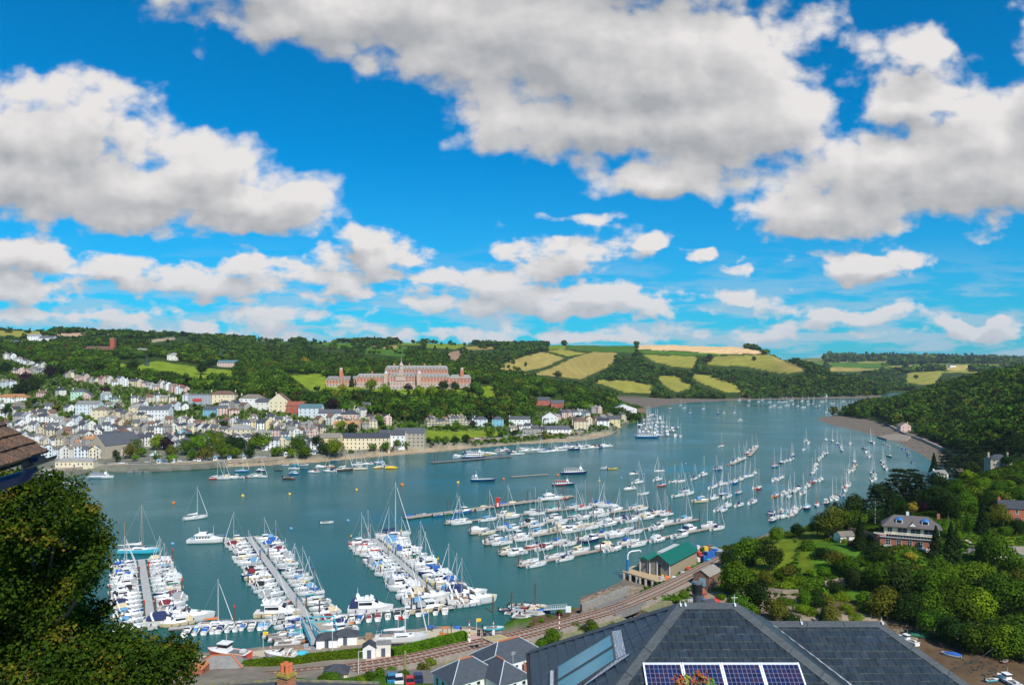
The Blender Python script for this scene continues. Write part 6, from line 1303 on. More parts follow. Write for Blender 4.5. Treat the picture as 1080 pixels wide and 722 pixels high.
hut(388.5, 694, 3.1, 3.2, 2.6, 'white', 'dark slate', 'small white shed with sloping dark roof between the two hedges', ridge='y'); hut(403.5, 692, 3.6, 3, 2.5, 'off-white', 'pale grey', 'small pale grey shed beside the white shed', kind='flat')
g = WY(355, 716, 163); hh = house((g.x, 163, ground(g.x, 163)), .1, 5, 4, max(2.5, CAMZ - (707 - HY) / F * 163 - ground(g.x, 163)), 'cream', 'dark slate', 'hip', nx=2, floors=1, chim=0, name='lineside_building', regd=False); tag(hh, 'small cream building with dark hipped roof beside the rails', 'building')
p = WQ(227, 713); hh = house((p.x, p.y + 3.8, QZ - .9), .12, 10.5, 6, 2.6, 'white', 'pale grey', 'hip', nx=3, floors=1, chim=0, name='quay_workshop', regd=False); tag(hh, 'low white workshop with grey roof edged in orange tiles beside the tree', 'workshop')
b = MB(); x, y, rx = 5.55, 3.3, 2.25; zt = 2.6 + 3 * .62 + .08; M_ter_ = mat('terracotta', (.52, .17, .07), .8, var=.15, scale=3)
for s_ in (-1, 1):
 for t_ in (-1, 1): b.bar((s_ * x, t_ * y, 2.5), (s_ * rx, 0, zt), .35, .2, M_ter_)
b.bar((-rx, 0, zt), (rx, 0, zt), .35, .2, M_ter_); ob('ridge_tiles', b, hh)
p = WQ(208, 716); e = empty('brick_store', (p.x, p.y, QZ)); b = MB(); b.box((0, 0, 1.6), (4, 4, 3.2), wallm('brick')); ob('wall', b, e); b = MB(); b.box((0, 0, 3.3), (4.3, 4.3, .3), M_ter_, tx=.8, ty=.8); ob('roof', b, e); tag(e, 'small red brick store half hidden by the big tree', 'store')
e = empty('gangway', (0, 0, 0)); b = MB(); A, B = WQ(332, 679, 2.9), W(322, 657, .9)
b.bar(A, B, 1.9, .15, M_pontg); ob('deck', b, e); b = MB(); d = (B - A); n = Vector((-d.y, d.x, 0)).normalized()
for s_ in (-1, 1):
 for k in range(9): p = A.lerp(B, k / 8) + n * s_; b.bar(p, p + Vector((0, 0, 1.4)), .14, .14, M_teal)
 b.bar(A + n * s_ + Vector((0, 0, 1.4)), B + n * s_ + Vector((0, 0, 1.4)), .16, .16, M_teal); b.bar(A + n * s_, B + n * s_, .2, .3, M_teal)
 for k in range(8): b.bar(A.lerp(B, k / 8) + n * s_, A.lerp(B, (k + 1) / 8) + n * s_ + Vector((0, 0, 1.4)), .1, .1, M_teal)
ob('truss', b, e); b = MB()
P4 = [W(322, 656, 1), W(352, 655, 1), W(356, 671, 1), W(338, 671, 1)]
b.poly([p + Vector((0, 0, 0)) for p in P4], M_pont)
for i in range(4):
 p, q = P4[i], P4[(i + 1) % 4]; b.bar(p + Vector((0, 0, 1.5)), q + Vector((0, 0, 1.5)), .3, .3, M_teal); b.bar(p, q, .4, .5, M_teal)
 for k in range(4): r_ = p.lerp(q, k / 4); b.bar(r_, r_ + Vector((0, 0, 1.5)), .14, .14, M_teal)
ob('landing_platform', b, e); tag(e, 'teal steel gangway and landing platform linking quay and marina', 'gangway')
def on(o, lb, dz, z): o.location.z = z + dz; REG_pop(o); tag(o, lb, o_cat); return o
def REG_pop(o):
 for L in REG.values():
  for i, t in enumerate(L):
   if t[1] is o: del L[i]; return
def cradle(px, py, rz, L, label, z=QZ):
 e = empty('boat_cradle', WQ(px, py, z), rz);
 for x in (-L * .28, 0, L * .25):
  b = MB(); b.bar((x, -1, .1), (x, 1, .1), .2, .2, M_steel)
  for s_ in (-1, 1): b.bar((x, s_ * .95, 0), (x, s_ * .95, 1.0), .14, .14, M_steel)
  ob('frame', b, e)
 tag(e, label, 'cradle', 'boat cradles')
p = WQ(422, 682); o = sail((p.x, p.y + 1, QZ + 1.15), .1, 13.2, 'white', 'white', False, False, True, where='x', look='y', tall=1.45); REG_pop(o); tag(o, 'big white yacht standing ashore on the quay, mast very tall', 'sailing yacht', 'boats standing on the quay')
cradle(422, 682, .1, 12, 'steel cradle under the big white yacht ashore')
p = WQ(295, 699); o = motor((p.x, p.y + 1, QZ + .9), 2.9, 8.5, 'white', None, 'sport', 'x'); REG_pop(o); tag(o, 'white speedboat with dark windscreen standing on the quay', 'motor boat', 'boats standing on the quay'); cradle(295, 698.5, 2.9, 8, 'low cradle under the white speedboat on the quay')
p = WQ(239, 699.5); o = motor((p.x, p.y + 1.5, QZ + 1.1), math.pi - .25, 11, 'red', None, 'wheel', 'x'); REG_pop(o); tag(o, 'red and black fishing boat with white wheelhouse standing on the quay', 'fishing boat', 'boats standing on the quay'); cradle(239, 699.5, -.25, 10, 'timber props under the red fishing boat')
def lump(px, py, s, m, label, name, cat, z=QZ, rz=0):
 e = ob(name, MB().lathe([(1, 0), (1.02, .3), (.75, .75), (.3, .95), (.02, 1)], m, 9), None, WQ(px, py, z), rz, s); tag(e, label, cat); return e
lump(318, 696, (2.2, 2.6, 2.3), cloth('turquoise'), 'turquoise tarpaulin over a boat beside the hedge', 'covered_boat', 'covered boat'); lump(337, 694, (1.8, 1.2, 1.4), cloth('blue'), 'dark blue tarpaulin mound at the top of the hedge', 'covered_stack', 'covered stack'); lump(254, 701, (2.2, 1.5, 2.2), cloth('blue'), 'blue tarpaulin beside the red fishing boat', 'covered_stack', 'covered stack')
def pallet_stack(px, py, n, w, label, m=None, z=QZ):
 e = empty('crate_stack', WQ(px, py, z), .15)
 for i in range(n): b = MB(); b.box((0, 0, .3 + i * .55), (w, 1.4, .5), m or mat('old_crate', (.28, .18, .12), .9, var=.25, scale=2)); ob('crate', b, e)
 tag(e, label, 'crates', 'stacks of crates and pallets on the quay')
pallet_stack(350, 693, 2, 2.6, 'brown pallet stack right of the blue tarpaulin'); pallet_stack(359, 691, 2, 2.2, 'brown pallet stack left of its neighbour by the hedge end'); pallet_stack(366, 690, 3, 2.2, 'tallest brown pallet stack near the end of the left hedge'); pallet_stack(389, 674, 3, 1.8, 'lone pallet stack near the quay edge behind the sheds'); pallet_stack(318, 683, 1, 3.6, 'flat pile of brown boxes by the foot of the gangway'); pallet_stack(446, 680, 2, 2.2, 'dark pallet stack behind the right-hand hedge'); pallet_stack(323, 683.5, 2, 1.2, 'grey bin beside the flat pile of boxes', gel('grey'))
for px, py, lb in ((455, 661.5, 'blue and red buoy stack at the quay edge, middle'), (482.5, 662, 'blue and red boat cover at the quay edge near the corner'), (400, 672, 'yellow and blue fender pile at the quay edge')): c = WQ(px, py); lump(px, py, (1.2, .7, .7), cloth('blue' if px > 410 else 'yellow'), lb, 'gear_pile', 'gear')
e = empty('forklift', WQ(469, 674), .1); M_red = gel('orange')
b = MB(); b.box((0, 0, 1.1), (2.6, 1.4, 1.0), M_red, tx=.92); b.box((-1.1, 0, 1.5), (.7, 1.3, 1.1), M_red, tx=.8); ob('body', b, e)
b = MB(); [b.bar((x, y, 1.5), (x * .8, y, 3.1), .1, .1, M_black) for x in (-.6, .8) for y in (-.6, .6)]; b.box((.1, 0, 3.15), (1.7, 1.4, .12), M_red); ob('cab', b, e)
b = MB(); [b.bar((1.7, y, .2), (1.75, y, 4.2), .16, .16, M_black) for y in (-.45, .45)]; [b.bar((1.7, 0, z), (1.75, 0, z), .1, .9, M_black) for z in (1, 2.5, 4.1)]; b.bar((1.7, -.4, .35), (3.1, -.4, .35), .14, .08, M_black); b.bar((1.7, .4, .35), (3.1, .4, .35), .14, .08, M_black); ob('lift_mast', b, e)
for x, y in ((-.9, -.75), (-.9, .75), (1., -.75), (1., .75)): b = MB(); b.cyl((x, y - .15, .5), (x, y + .15, .5), .5, .5, M_black, 12); ob('wheel', b, e)
tag(e, 'orange-red boatyard forklift on the quay above the hedge', 'forklift')
def person(px, py, top, legs, label, z=QZ, rz=0):
 me = bpy.data.meshes.new('person'); J = [(0, 0, .95), (0, 0, 1.2), (0, 0, 1.45), (0, 0, 1.55), (0, -.02, 1.68), (.1, 0, .9), (.12, -.05, .48), (.13, .02, .06), (.13, -.14, .03), (-.1, 0, .9), (-.12, .08, .48), (-.13, .12, .06), (-.13, -.04, .03), (.19, 0, 1.42), (.26, .02, 1.14), (.25, -.1, .9), (-.19, 0, 1.42), (-.26, .02, 1.14), (-.25, -.12, .92)]
 E = [(0, 1), (1, 2), (2, 3), (3, 4), (0, 5), (5, 6), (6, 7), (7, 8), (0, 9), (9, 10), (10, 11), (11, 12), (2, 13), (13, 14), (14, 15), (2, 16), (16, 17), (17, 18)]
 rr = [.15, .14, .16, .06, .115, .1, .07, .05, .05, .1, .07, .05, .05, .07, .05, .04, .07, .05, .04]
 me.from_pydata(J, E, []); o = bpy.data.objects.new('person', me); COL.objects.link(o); o.location = WQ(px, py, z); o.rotation_euler = (0, 0, rz)
 md = o.modifiers.new('skin', 'SKIN');
 for i, v in enumerate(me.skin_vertices[0].data): v.radius = (rr[i], rr[i] * .8); v.use_root = i == 0
 o.modifiers.new('sub', 'SUBSURF').levels = 1; m = bpy.data.materials.new('clothes_and_skin'); m.use_nodes = True; nt = m.node_tree; tc = nt.nodes.new('ShaderNodeTexCoord'); sp = nt.nodes.new('ShaderNodeSeparateXYZ'); cr = nt.nodes.new('ShaderNodeValToRGB'); cr.color_ramp.interpolation = 'CONSTANT'
 mp = nt.nodes.new('ShaderNodeMath'); mp.operation = 'MULTIPLY'; mp.inputs[1].default_value = .5; nt.links.new(tc.outputs['Object'], sp.inputs[0]); nt.links.new(sp.outputs[2], mp.inputs[0]); nt.links.new(mp.outputs[0], cr.inputs[0])
 el = cr.color_ramp.elements; el[0].color = (*legs, 1); el[1].position = .47; el[1].color = (*top, 1); x = el.new(.755); x.color = (.45, .26, .18, 1); x = el.new(.85); x.color = (.06, .04, .03, 1)
 nt.links.new(cr.outputs[0], nt.nodes['Principled BSDF'].inputs['Base Color']); me.materials.append(m); tag(o, label, 'person'); return o
person(486, 666.5, (.02, .02, .03), (.03, .03, .04), 'person in dark clothes standing on the quay near its corner'); person(427, 684, (.5, .06, .05), (.05, .06, .12), 'person in red top beside the mast foot of the yacht ashore', z=2.5) ; person(293, 690, (.3, .05, .05), (.05, .06, .12), 'person standing behind the white speedboat on the quay'); person(285.5, 687, (.6, .35, .35), (.3, .28, .25), 'person in pale pink near the water edge of the quay'); person(456, 665.5, (.05, .05, .06), (.05, .05, .05), 'dark figure on the open quay behind the forklift')
def car(loc, rz, c, label, L=4.3, group='parked cars'):
 m = mat('car_paint_' + c, {'white': (.7, .7, .7), 'red': (.45, .03, .03), 'blue': (.03, .18, .35), 'dark blue': (.02, .03, .10), 'grey': (.2, .21, .22), 'silver': (.45, .46, .47), 'black': (.02, .02, .02)}[c], .25, var=.02)
 k = ('car', c)
 if k not in BM:
  b = MB(); S = [(-2.1, .75, .35, .8), (-1.9, .84, .3, .95), (-1, .86, .28, .98), (.6, .86, .28, .95), (1.5, .84, .3, .86), (2.1, .72, .38, .66)]
  b.loft([[(x, -w, z0), (x, -w, z1 - .1), (x, -w * .92, z1), (x, w * .92, z1), (x, w, z1 - .1), (x, w, z0)] for x, w, z0, z1 in S], m, closed=True); BM[k] = b.mesh('body')
  b = MB(); b.loft([[(x, -w, .93), (x, -w * .84, z), (x, w * .84, z), (x, w, .93)] for x, w, z in ((-1.85, .78, .98), (-1.45, .8, 1.4), (.1, .8, 1.45), (.95, .78, .98))], M_bglass); b.box((-.6, 0, 1.455), (1.5, 1.28, .05), m); BM[k + (1,)] = b.mesh('cabin')
  b = MB(); b.cyl((0, -.1, 0), (0, .1, 0), .32, .32, M_black, 10); b.cyl((0, -.115, 0), (0, .115, 0), .18, .18, M_alu, 8); BM['wheel'] = b.mesh('wheel')
 e = empty('parked_car', loc, rz); ob('body', BM[k], e); ob('cabin', BM[k + (1,)], e)
 for x in (-1.3, 1.3):
  for y in (-.78, .78): ob('wheel', BM['wheel'], e, (x, y, .32))
 if label: tag(e, label, 'car', group)
 return e
for px, c, lb in ((413, 'blue', 'blue car behind the telegraph pole'), (420.5, 'white', 'white car left of the telegraph pole foot'), (432, 'red', 'bright red car right of the telegraph pole'), (440, 'dark blue', 'dark blue car beside the red one')):
 g = WY(px, 720, 137.5); car((g.x, 137.5 if c != 'dark blue' else 139, ground(g.x, 138.5) + .02), 1.75, c, lb)
b = MB(); c0 = WY(425, 720, 140); b.box((c0.x + 1, 137.5, ground(c0.x, 138.5) - .4), (15, 11, .8), M_asph); struct(ob('car_park', b))
def whitehouse():
 Y = 132.; p = WY(470, 700, Y); z0 = ground(p.x, Y); ze = CAMZ - (705 - HY) / F * 128
 e = empty('seafront_house', (WY(510, 700, Y).x, Y, z0), .62); e.scale = (.86, .86, .97); e.location.z -= 1.5; H = ze - z0; Wm = wallm('white'); SL = mat('fine_slate', (.055, .065, .08), .6, var=.2, scale=1.5, bump=.2, bscale=8)
 def blk(x0, x1, y0, y1, h):
  b = MB(); b.box(((x0 + x1) / 2, (y0 + y1) / 2, (h - 6) / 2), (x1 - x0, y1 - y0, h + 6), Wm); ob('wall', b, e)
  r = MB(); o = .45; X0, X1, Y0, Y1 = x0 - o, x1 + o, y0 - o, y1 + o; z = h + .003; w = min(X1 - X0, Y1 - Y0) / 2; zr = z + w * .62
  if X1 - X0 >= Y1 - Y0: A, B_ = (X0 + w, (Y0 + Y1) / 2, zr), (X1 - w, (Y0 + Y1) / 2, zr); F4 = [[(X0, Y0, z), (X1, Y0, z), B_, A], [(X1, Y0, z), (X1, Y1, z), B_], [(X1, Y1, z), (X0, Y1, z), A, B_], [(X0, Y1, z), (X0, Y0, z), A]]
  else: A, B_ = ((X0 + X1) / 2, Y0 + w, zr), ((X0 + X1) / 2, Y1 - w, zr); F4 = [[(X0, Y0, z), (X1, Y0, z), A], [(X1, Y0, z), (X1, Y1, z), B_, A], [(X1, Y1, z), (X0, Y1, z), B_], [(X0, Y1, z), (X0, Y0, z), A, B_]]
  for f in F4: r.poly(f, SL)
  r.poly([(X0, Y1, z), (X1, Y1, z), (X1, Y0, z), (X0, Y0, z)], M_frame); rf = ob('roof', r, e)
  q = MB(); q.bar((*A[:2], zr + .05), (*B_[:2], zr + .05), .28, .18, M_ter_); ob('ridge_tiles', q, rf)
  for P_c in ((X0, Y0), (X1, Y0), (X1, Y1), (X0, Y1)):
   T = A if (abs(P_c[0] - A[0]) + abs(P_c[1] - A[1])) < (abs(P_c[0] - B_[0]) + abs(P_c[1] - B_[1])) else B_
   q = MB(); q.bar((*P_c, z + .05), (*T[:2], zr + .05), .16, .1, M_lead); ob('hip_flashing', q, rf)
 blk(-9, 1.5, -3, 4.5, H); blk(-1.5, 5.5, -8, 2, H - .02); blk(1.6, 15, -1, 7, H + .35)
 def win(x, y, z, rz, w=.9, h=1.3): o = ob('window', window_mesh(w, h), e, (x, y, z)); o.rotation_euler = (0, 0, rz)
 for i in range(3): win(-9.004, -1.6 + i * 2.3, H - 1.1, -math.pi / 2)
 for i in range(3): win(-9.004, -1.6 + i * 2.3, H - 4, -math.pi / 2)
 for x in (-7.6, -5.4, -3.2): win(x, -3.004, H - 1.1, 0); win(x, -3.004, H - 4, 0)
 for x in (0, 2, 4.2): win(x, -8.004, H - 1.1, 0)
 for y in (-6, -3): win(5.504, y, H - 1.1, math.pi / 2)
 for x in (7.5, 9.7): win(x, -1.004, H - .9, 0, .8, 1.1)
 win(12.6, -1.004, H - 1.1, 0, 1.8, 1.6); b = MB(); b.box((12.5, -1.05, H - 3.1), (1.6, .08, .9), M_teal); b.box((9.4, -1.05, H - 2.5), (.9, .08, .5), cloth('light blue')); ob('wall_signs', b, e)
 for x, y in ((6.6, -5), (15.6, -2)): b = MB(); b.box((x, y, H - .6), (.8, .6, 3.2), M_brick); b.cyl((x, y, H + 1), (x, y, H + 1.5), .18, .15, M_pot, 7); ob('chimney', b, e)
 b = MB(); b.cyl((3.6, -5.2, H + 1.5), (3.6, -5.2, H + 4), .04, .04, M_alu, 4); [b.bar((3.1, -5.2, H + 3.4 + k * .2), (4.2, -5.2, H + 3.4 + k * .2), .03, .03, M_alu) for k in range(3)]; ob('aerial', b, e)
 tag(e, 'white house with several hipped slate roofs and orange ridge tiles by the crossing', 'house')
whitehouse()
e = empty('rooftop_chimney', (WY(302, 712, 42).x, 42, 52), -.5)
zt = CAMZ - (712 - HY) / F * 42; M_brickn = None
def brick_mat(name, c1, c2, mortar, scale, bw=.5, bh=.25, rough=.9):
 m = bpy.data.materials.new(name); m.use_nodes = True; nt = m.node_tree; N, L = nt.nodes, nt.links; b = N['Principled BSDF']; b.inputs['Roughness'].default_value = rough
 tc = N.new('ShaderNodeTexCoord'); mp = N.new('ShaderNodeMapping'); mp.inputs['Rotation'].default_value = (rad(90), 0, 0); sp = N.new('ShaderNodeSeparateXYZ'); cb = N.new('ShaderNodeCombineXYZ'); ad = N.new('ShaderNodeMath')
 L.new(tc.outputs['Object'], sp.inputs[0]); L.new(sp.outputs[0], ad.inputs[0]); L.new(sp.outputs[1], ad.inputs[1]); L.new(ad.outputs[0], cb.inputs[0]); L.new(sp.outputs[2], cb.inputs[1])
 br = N.new('ShaderNodeTexBrick'); br.inputs['Color1'].default_value = (*c1, 1); br.inputs['Color2'].default_value = (*c2, 1); br.inputs['Mortar'].default_value = (*mortar, 1); br.inputs['Scale'].default_value = scale; br.inputs['Mortar Size'].default_value = .014; br.inputs['Brick Width'].default_value = bw; br.inputs['Row Height'].default_value = bh
 L.new(cb.outputs[0], br.inputs[0]); L.new(br.outputs['Color'], b.inputs['Base Color']); return m
M_brickn = brick_mat('red_bricks', (.42, .14, .05), (.30, .10, .04), (.42, .34, .24), 2.2)
M_lich = mat('lichened_stone', (.28, .22, .06), .95, var=.4, scale=5, col2=(.35, .24, .03))
b = MB(); b.box((0, 0, (zt - 52) / 2), (.78, .62, zt - 52), M_brickn); ob('stack', b, e); b = MB(); b.box((0, 0, zt - 52 + .06), (.9, .74, .12), M_lich); b.box((0, 0, zt - 52 + .17), (.7, .56, .1), M_lich); ob('capping', b, e)
for x in (-.17, .17):
 for y in (-.12, .14): b = MB(); b.lathe([(.12, 0), (.115, .4), (.14, .42), (.13, .48)], mat('terracotta_pot', (.60, .16, .06), .8), 10, (x, y, zt - 52 + .2)); ob('chimney_pot', b, e)
tag(e, 'red brick chimney stack with clay pots in the foreground beside the dark roof', 'chimney')
SLN = mat('near_slate', (.045, .055, .07), .55, var=.25, scale=3, bump=.2, bscale=20, col2=(.06, .068, .078))
e = empty('neighbouring_roof', (0, 0, 0)); b = MB(); yr = 43.5
p0, p1, p2, p3 = WY(212, 722, yr), WY(300, 717, yr), WY(400, 720, yr), WY(390, 760, 38)
b.mesh_([p0, p1, p2, WY(420, 790, 38), WY(190, 790, 38)], [(4, 3, 2, 1, 0)], SLN); b.mesh_([p0 - Vector((0, 0, .3)), p2 - Vector((0, 0, .3)), p2 + Vector((2, 5, -4)), p0 + Vector((-2, 5, -4))], [(0, 1, 2, 3)], SLN); ob('roof', b, e)
M_rt = mat('mossy_ridge', (.16, .15, .12), .9, var=.4, scale=5, col2=(.24, .21, .08)); b = MB(); b.bar(p0 + Vector((0, 0, .02)), p1 + Vector((0, 0, .02)), .2, .08, M_rt); b.bar(p1 + Vector((0, 0, .02)), p2 + Vector((0, 0, .02)), .2, .08, M_rt); ob('ridge_tiles', b, e)
b = MB(); c = (p0 + p2) / 2; b.box((c.x, 41.5, 50), (8, 7, 9.5), wallm('white')); ob('wall', b, e); tag(e, 'dark slate roof with mossy ridge at the bottom left beside the chimney', 'house')
# ---------------------------------------------------------------- boat works on the water's edge
def works():
 p = WQ(709, 611); a = math.atan2(*(WQ(740, 592) - WQ(690, 611)).yx); a = .95
 M_plank = mat('weathered_boards', (.22, .20, .17), .9, var=.25, scale=1.2); GR = mat('green_sheet_roof', (.006, .13, .095), .5, var=.06, scale=.6); SM = mat('rubble_wall', (.33, .26, .17), .95, var=.3, scale=1.4, bump=.5, bscale=3)
 base = WQ(706.5, 608.5); e = empty('boat_shed', (base.x, base.y, QZ), a); L, Wd, H = 24., 7.4, 4.8
 b = MB(); b.box((L / 2, Wd / 2, H / 2 - .5), (L, Wd, H + 1), SM); ob('wall', b, e)
 b = MB(); rise = 2.5
 b.loft([[(x, 0, H), (x, Wd / 2, H + rise), (x, Wd, H)] for x in (-.02, .2)], M_plank, closed=True); b.box((-.06, Wd / 2, H / 2), (.1, Wd, H), M_plank); b.box((-.14, Wd * .52, 1.9), (.08, 2.6, 3.8), M_black); b.box((-.2, Wd * .30, 1.9), (.1, 2.2, 3.8), M_frame if False else M_plank)
 for y in (0, Wd * .62, Wd): b.box((-.22, y, H / 2), (.25, .3, H), M_frame)
 ob('timber_gable', b, e); r = MB()
 for s in (0, 1):
  y0, y1 = (-.7, Wd / 2) if s == 0 else (Wd / 2, Wd + .7); z0, z1 = (H - .4, H + rise) if s == 0 else (H + rise, H - .4)
  pr = [(-1.3, y0, z0), (L + .4, y0, z0), (L + .4, y1, z1), (-1.3, y1, z1)]; r.mesh_(pr + [(x, y, z + .16) for x, y, z in pr], [(3, 2, 1, 0), (4, 5, 6, 7), (0, 1, 5, 4), (1, 2, 6, 5), (2, 3, 7, 6), (3, 0, 4, 7)], GR)
 ro = ob('roof', r, e); b = MB()
 for i in range(26): x = -1 + i * (L + 1) / 26; b.bar((x, -.68, H - .2), (x, Wd / 2, H + rise + .2), .08, .06, GR)
 ob('roof_seams', b, ro); b = MB(); b.box((L * .42, Wd * .66, H + 2.2), (L * .62, 2.2, .8), mat('roof_lights', (.5, .5, .48), .5), tx=1); ob('roof_light', b, ro)
 tag(e, 'stone and timber boat shed with bright green roof at the water edge', 'boat shed')
 e = empty('boat_store', (0, 0, QZ), a); q = Vector((math.cos(a), math.sin(a), 0)); n = Vector((-q.y, q.x, 0)); o = base + n * 8.3 + q * .5; e.location = (o.x, o.y, QZ)
 b = MB(); b.box((4, 1.6, 2.1), (8, 3.2, 5.2), M_plank); ob('wall', b, e); r = MB(); r.loft([[(x, -.4, 4.7), (x, 1.6, 5.7), (x, 3.6, 4.7)] for x in (-.6, 8.6)], GR, closed=True); ob('roof', r, e); b = MB(); [b.box((-.05, y, 2.2), (.2, .25, 4.9), M_frame) for y in (.1, 3.1)]; ob('corner_boards', b, e); tag(e, 'smaller timber store with green roof behind the boat shed', 'boat shed')
 e = empty('timber_jetty', (0, 0, 0)); P = [WQ(656, 602), WQ(668, 596), WQ(695, 598), WQ(706, 609), WQ(697, 614.5), WQ(690, 612)]
 b = MB(); b.prism([(v.x, v.y) for v in P], QZ - .45, QZ + .02, mat('jetty_edge', (.30, .24, .15), .9, var=.2), mat('jetty_deck', (.45, .33, .19), .9, var=.15, scale=.8)); ob('deck', b, e)
 for px, py in ((658, 603), (664.5, 605), (671.5, 607), (675, 608), (681, 610), (688, 612), (695, 614), (668, 600), (680, 602)): v = WQ(px, py); b = MB(); b.cyl((v.x, v.y + .3, -1), (v.x, v.y + .3, QZ - .4), .5, .45, M_conc, 8); ob('leg', b, e)
 tag(e, 'timber-decked jetty on concrete legs in front of the green-roofed shed', 'jetty')
 e = empty('davit_crane', WQ(662, 602)); b = MB(); b.cyl((0, 0, 0), (0, 0, 4.2), .55, .5, gel('blue'), 10); ob('column', b, e); b = MB(); Q = [(0, 0, 4), (0, 0, 5.4), (.4, .1, 6.4), (1.2, .3, 6.9), (4.4, .8, 7.2), (4.8, .9, 6.6)]; [b.cyl(Q[i], Q[i + 1], .26, .22, M_frame, 7) for i in range(5)]; ob('jib', b, e); tag(e, 'blue and white davit crane on the end of the jetty', 'crane')
 e = empty('skip_hopper', WQ(676, 601), .3); b = MB(); b.box((0, 0, 1.4), (1.3, 1.3, 1.8), M_steel, tx=1.5, ty=1.5); ob('hopper', b, e); b = MB(); b.box((0, 0, 2.4), (2.6, 1, .35), gel('yellow')); b.box((0, -.8, .2), (2.2, .2, .3), gel('yellow')); [b.bar((x, 0, 0), (x, 0, .7), .2, .2, M_steel) for x in (-.4, .4)]; ob('frame', b, e); tag(e, 'dark hopper with yellow frame standing on the jetty', 'hopper')
 for px, py, c, lb in ((700, 607, 'yellow', 'yellow bin in front of the shed door'), (703, 609.5, 'orange', 'orange net pile at the shed corner'), (698, 610, 'grey', 'grey tank by the shed corner'), (711, 610, 'white', 'white tank beside the shed post'), (726, 600, 'red', 'red drum against the shed wall'), (720, 604, 'grey', 'rail cart beside the shed wall')): lump(px, py, (1, .8, 1.), gel(c), lb, 'gear_pile', 'gear')
 k = 0
 for px, py, c, s in ((733, 590, 'blue', 1.4), (735, 586, 'orange', 1.3), (738, 587, 'red', 1.5), (741, 583, 'orange', 1.6), (744, 584, 'yellow', 1.6), (744, 588, 'green', 1.3), (748, 583, 'brown', 1.7), (751, 585, 'brown', 1.4), (747, 590, 'blue', 1.6), (751, 589, 'blue', 1.6), (754, 587, 'blue', 1.6), (740, 591, 'red', 1.2), (736, 592, 'white', 1.2), (743, 592, 'blue', 1.2), (747, 593, 'turquoise', 1.1), (731, 585, 'white', 1.4), (736, 581, 'white', 1.2)):
  e = empty('crate_stack', WQ(px, py), R.uniform(0, .6)); n = R.choice((2, 3))
  for i in range(n): b = MB(); b.box((R.uniform(-.1, .1), 0, .35 * s + i * .62 * s), (1.15 * s, .95 * s, .58 * s), cloth(c) if c in ('blue', 'orange') else gel(c), tx=.94); ob('crate', b, e)
  reg(e, f'{c} stack of fish boxes', 'crates', 'fishing gear beyond the shed', 'in the gear yard beyond the green-roofed shed')
 for px, py in ((752, 576), (757, 578), (760, 580)): e = empty('container', WQ(px, py + 8), .6); b = MB(); b.box((0, 0, 1.3), (3, 2, 2.6), gel('grey')); ob('body', b, e); b = MB(); [b.box((x, -1.02, 1.3), (.08, .05, 2.4), gel('grey')) for x in (-1.2, -.6, 0, .6, 1.2)]; ob('door', b, e); reg(e, 'grey locker', 'locker', 'lockers', 'at the far end of the gear yard')
 v = WQ(748, 619, 3); e = empty('brick_shed', v, .9); BW = brick_mat('dull_bricks', (.24, .12, .08), (.19, .10, .07), (.22, .17, .13), 2.); L, Wd, H = 9.5, 5.6, 3.4
 b = MB(); b.loft([[(x, 0, -2), (x, 0, H), (x, Wd / 2, H + 1.6), (x, Wd, H), (x, Wd, -2)] for x in (0, L)], BW, closed=True); ob('wall', b, e); r = MB()
 for s in (0, 1):
  y0, y1, z0, z1 = ((-.3, Wd / 2, H - .1, H + 1.72) if s == 0 else (Wd / 2, Wd + .3, H + 1.72, H - .1)); pr = [(-.25, y0, z0), (L + .25, y0, z0), (L + .25, y1, z1), (-.25, y1, z1)]; r.mesh_(pr + [(x, y, z + .12) for x, y, z in pr], [(3, 2, 1, 0), (4, 5, 6, 7), (0, 1, 5, 4), (1, 2, 6, 5), (2, 3, 7, 6), (3, 0, 4, 7)], mat('asbestos_roof', (.27, .24, .20), .9, var=.2, scale=1.5))
 ob('roof', r, e); b = MB(); b.box((-.05, Wd * .42, 1.3), (.1, 2.2, 2.6), P_('pale_blue_paint', (.28, .40, .48), .7)); ob('door', b, e); tag(e, 'small brick lineside shed with grey roof and pale blue door', 'shed')
 for px, py, w, c, rc, lb in ((747, 641, 3.6, 'beige', 'dark slate', 'small garden shed with dark felt roof below the brick shed'), (738, 630, 3.4, 'brick', 'red tile', 'little reddish hut beside the black flue')):
  v = WQ(px, py, 2.2); hh = house((v.x, v.y, 2.), .5, w, 2.8, 2., c, rc, nx=1, floors=1, chim=0, name='garden_shed', regd=False, sink=1, win=(.6, .6)); tag(hh, lb, 'shed')
 lump(753, 634, (1.9, 1.2, 1), gel('red'), 'upturned red boat beside the garden shed', 'covered_boat', 'covered boat', z=2.2); lump(742, 633, (.6, .6, .9), gel('blue'), 'blue barrel beside the black flue', 'barrel', 'barrel', z=2.2); lump(727, 633, (2, 1, .6), gel('grey'), 'grey sheet-covered pile in the allotment', 'covered_stack', 'covered stack', z=2.2)
 b = MB(); wp = [Vector(W(*p)) for p in ((612, 648), (640, 638), (655, 631), (662, 628))]; b.loft([[(p.x, p.y, -1), (p.x, p.y, 3.4), (p.x + .5, p.y - .9, 3.4), (p.x + .5, p.y - .9, -1)] for p in wp], mat('grey_sea_wall', (.26, .25, .22), .95, var=.25, scale=1, bump=.4), closed=True); tag(ob('sea_wall', b), 'grey stone sea wall beside the rails above the rocky spit', 'wall')
works()
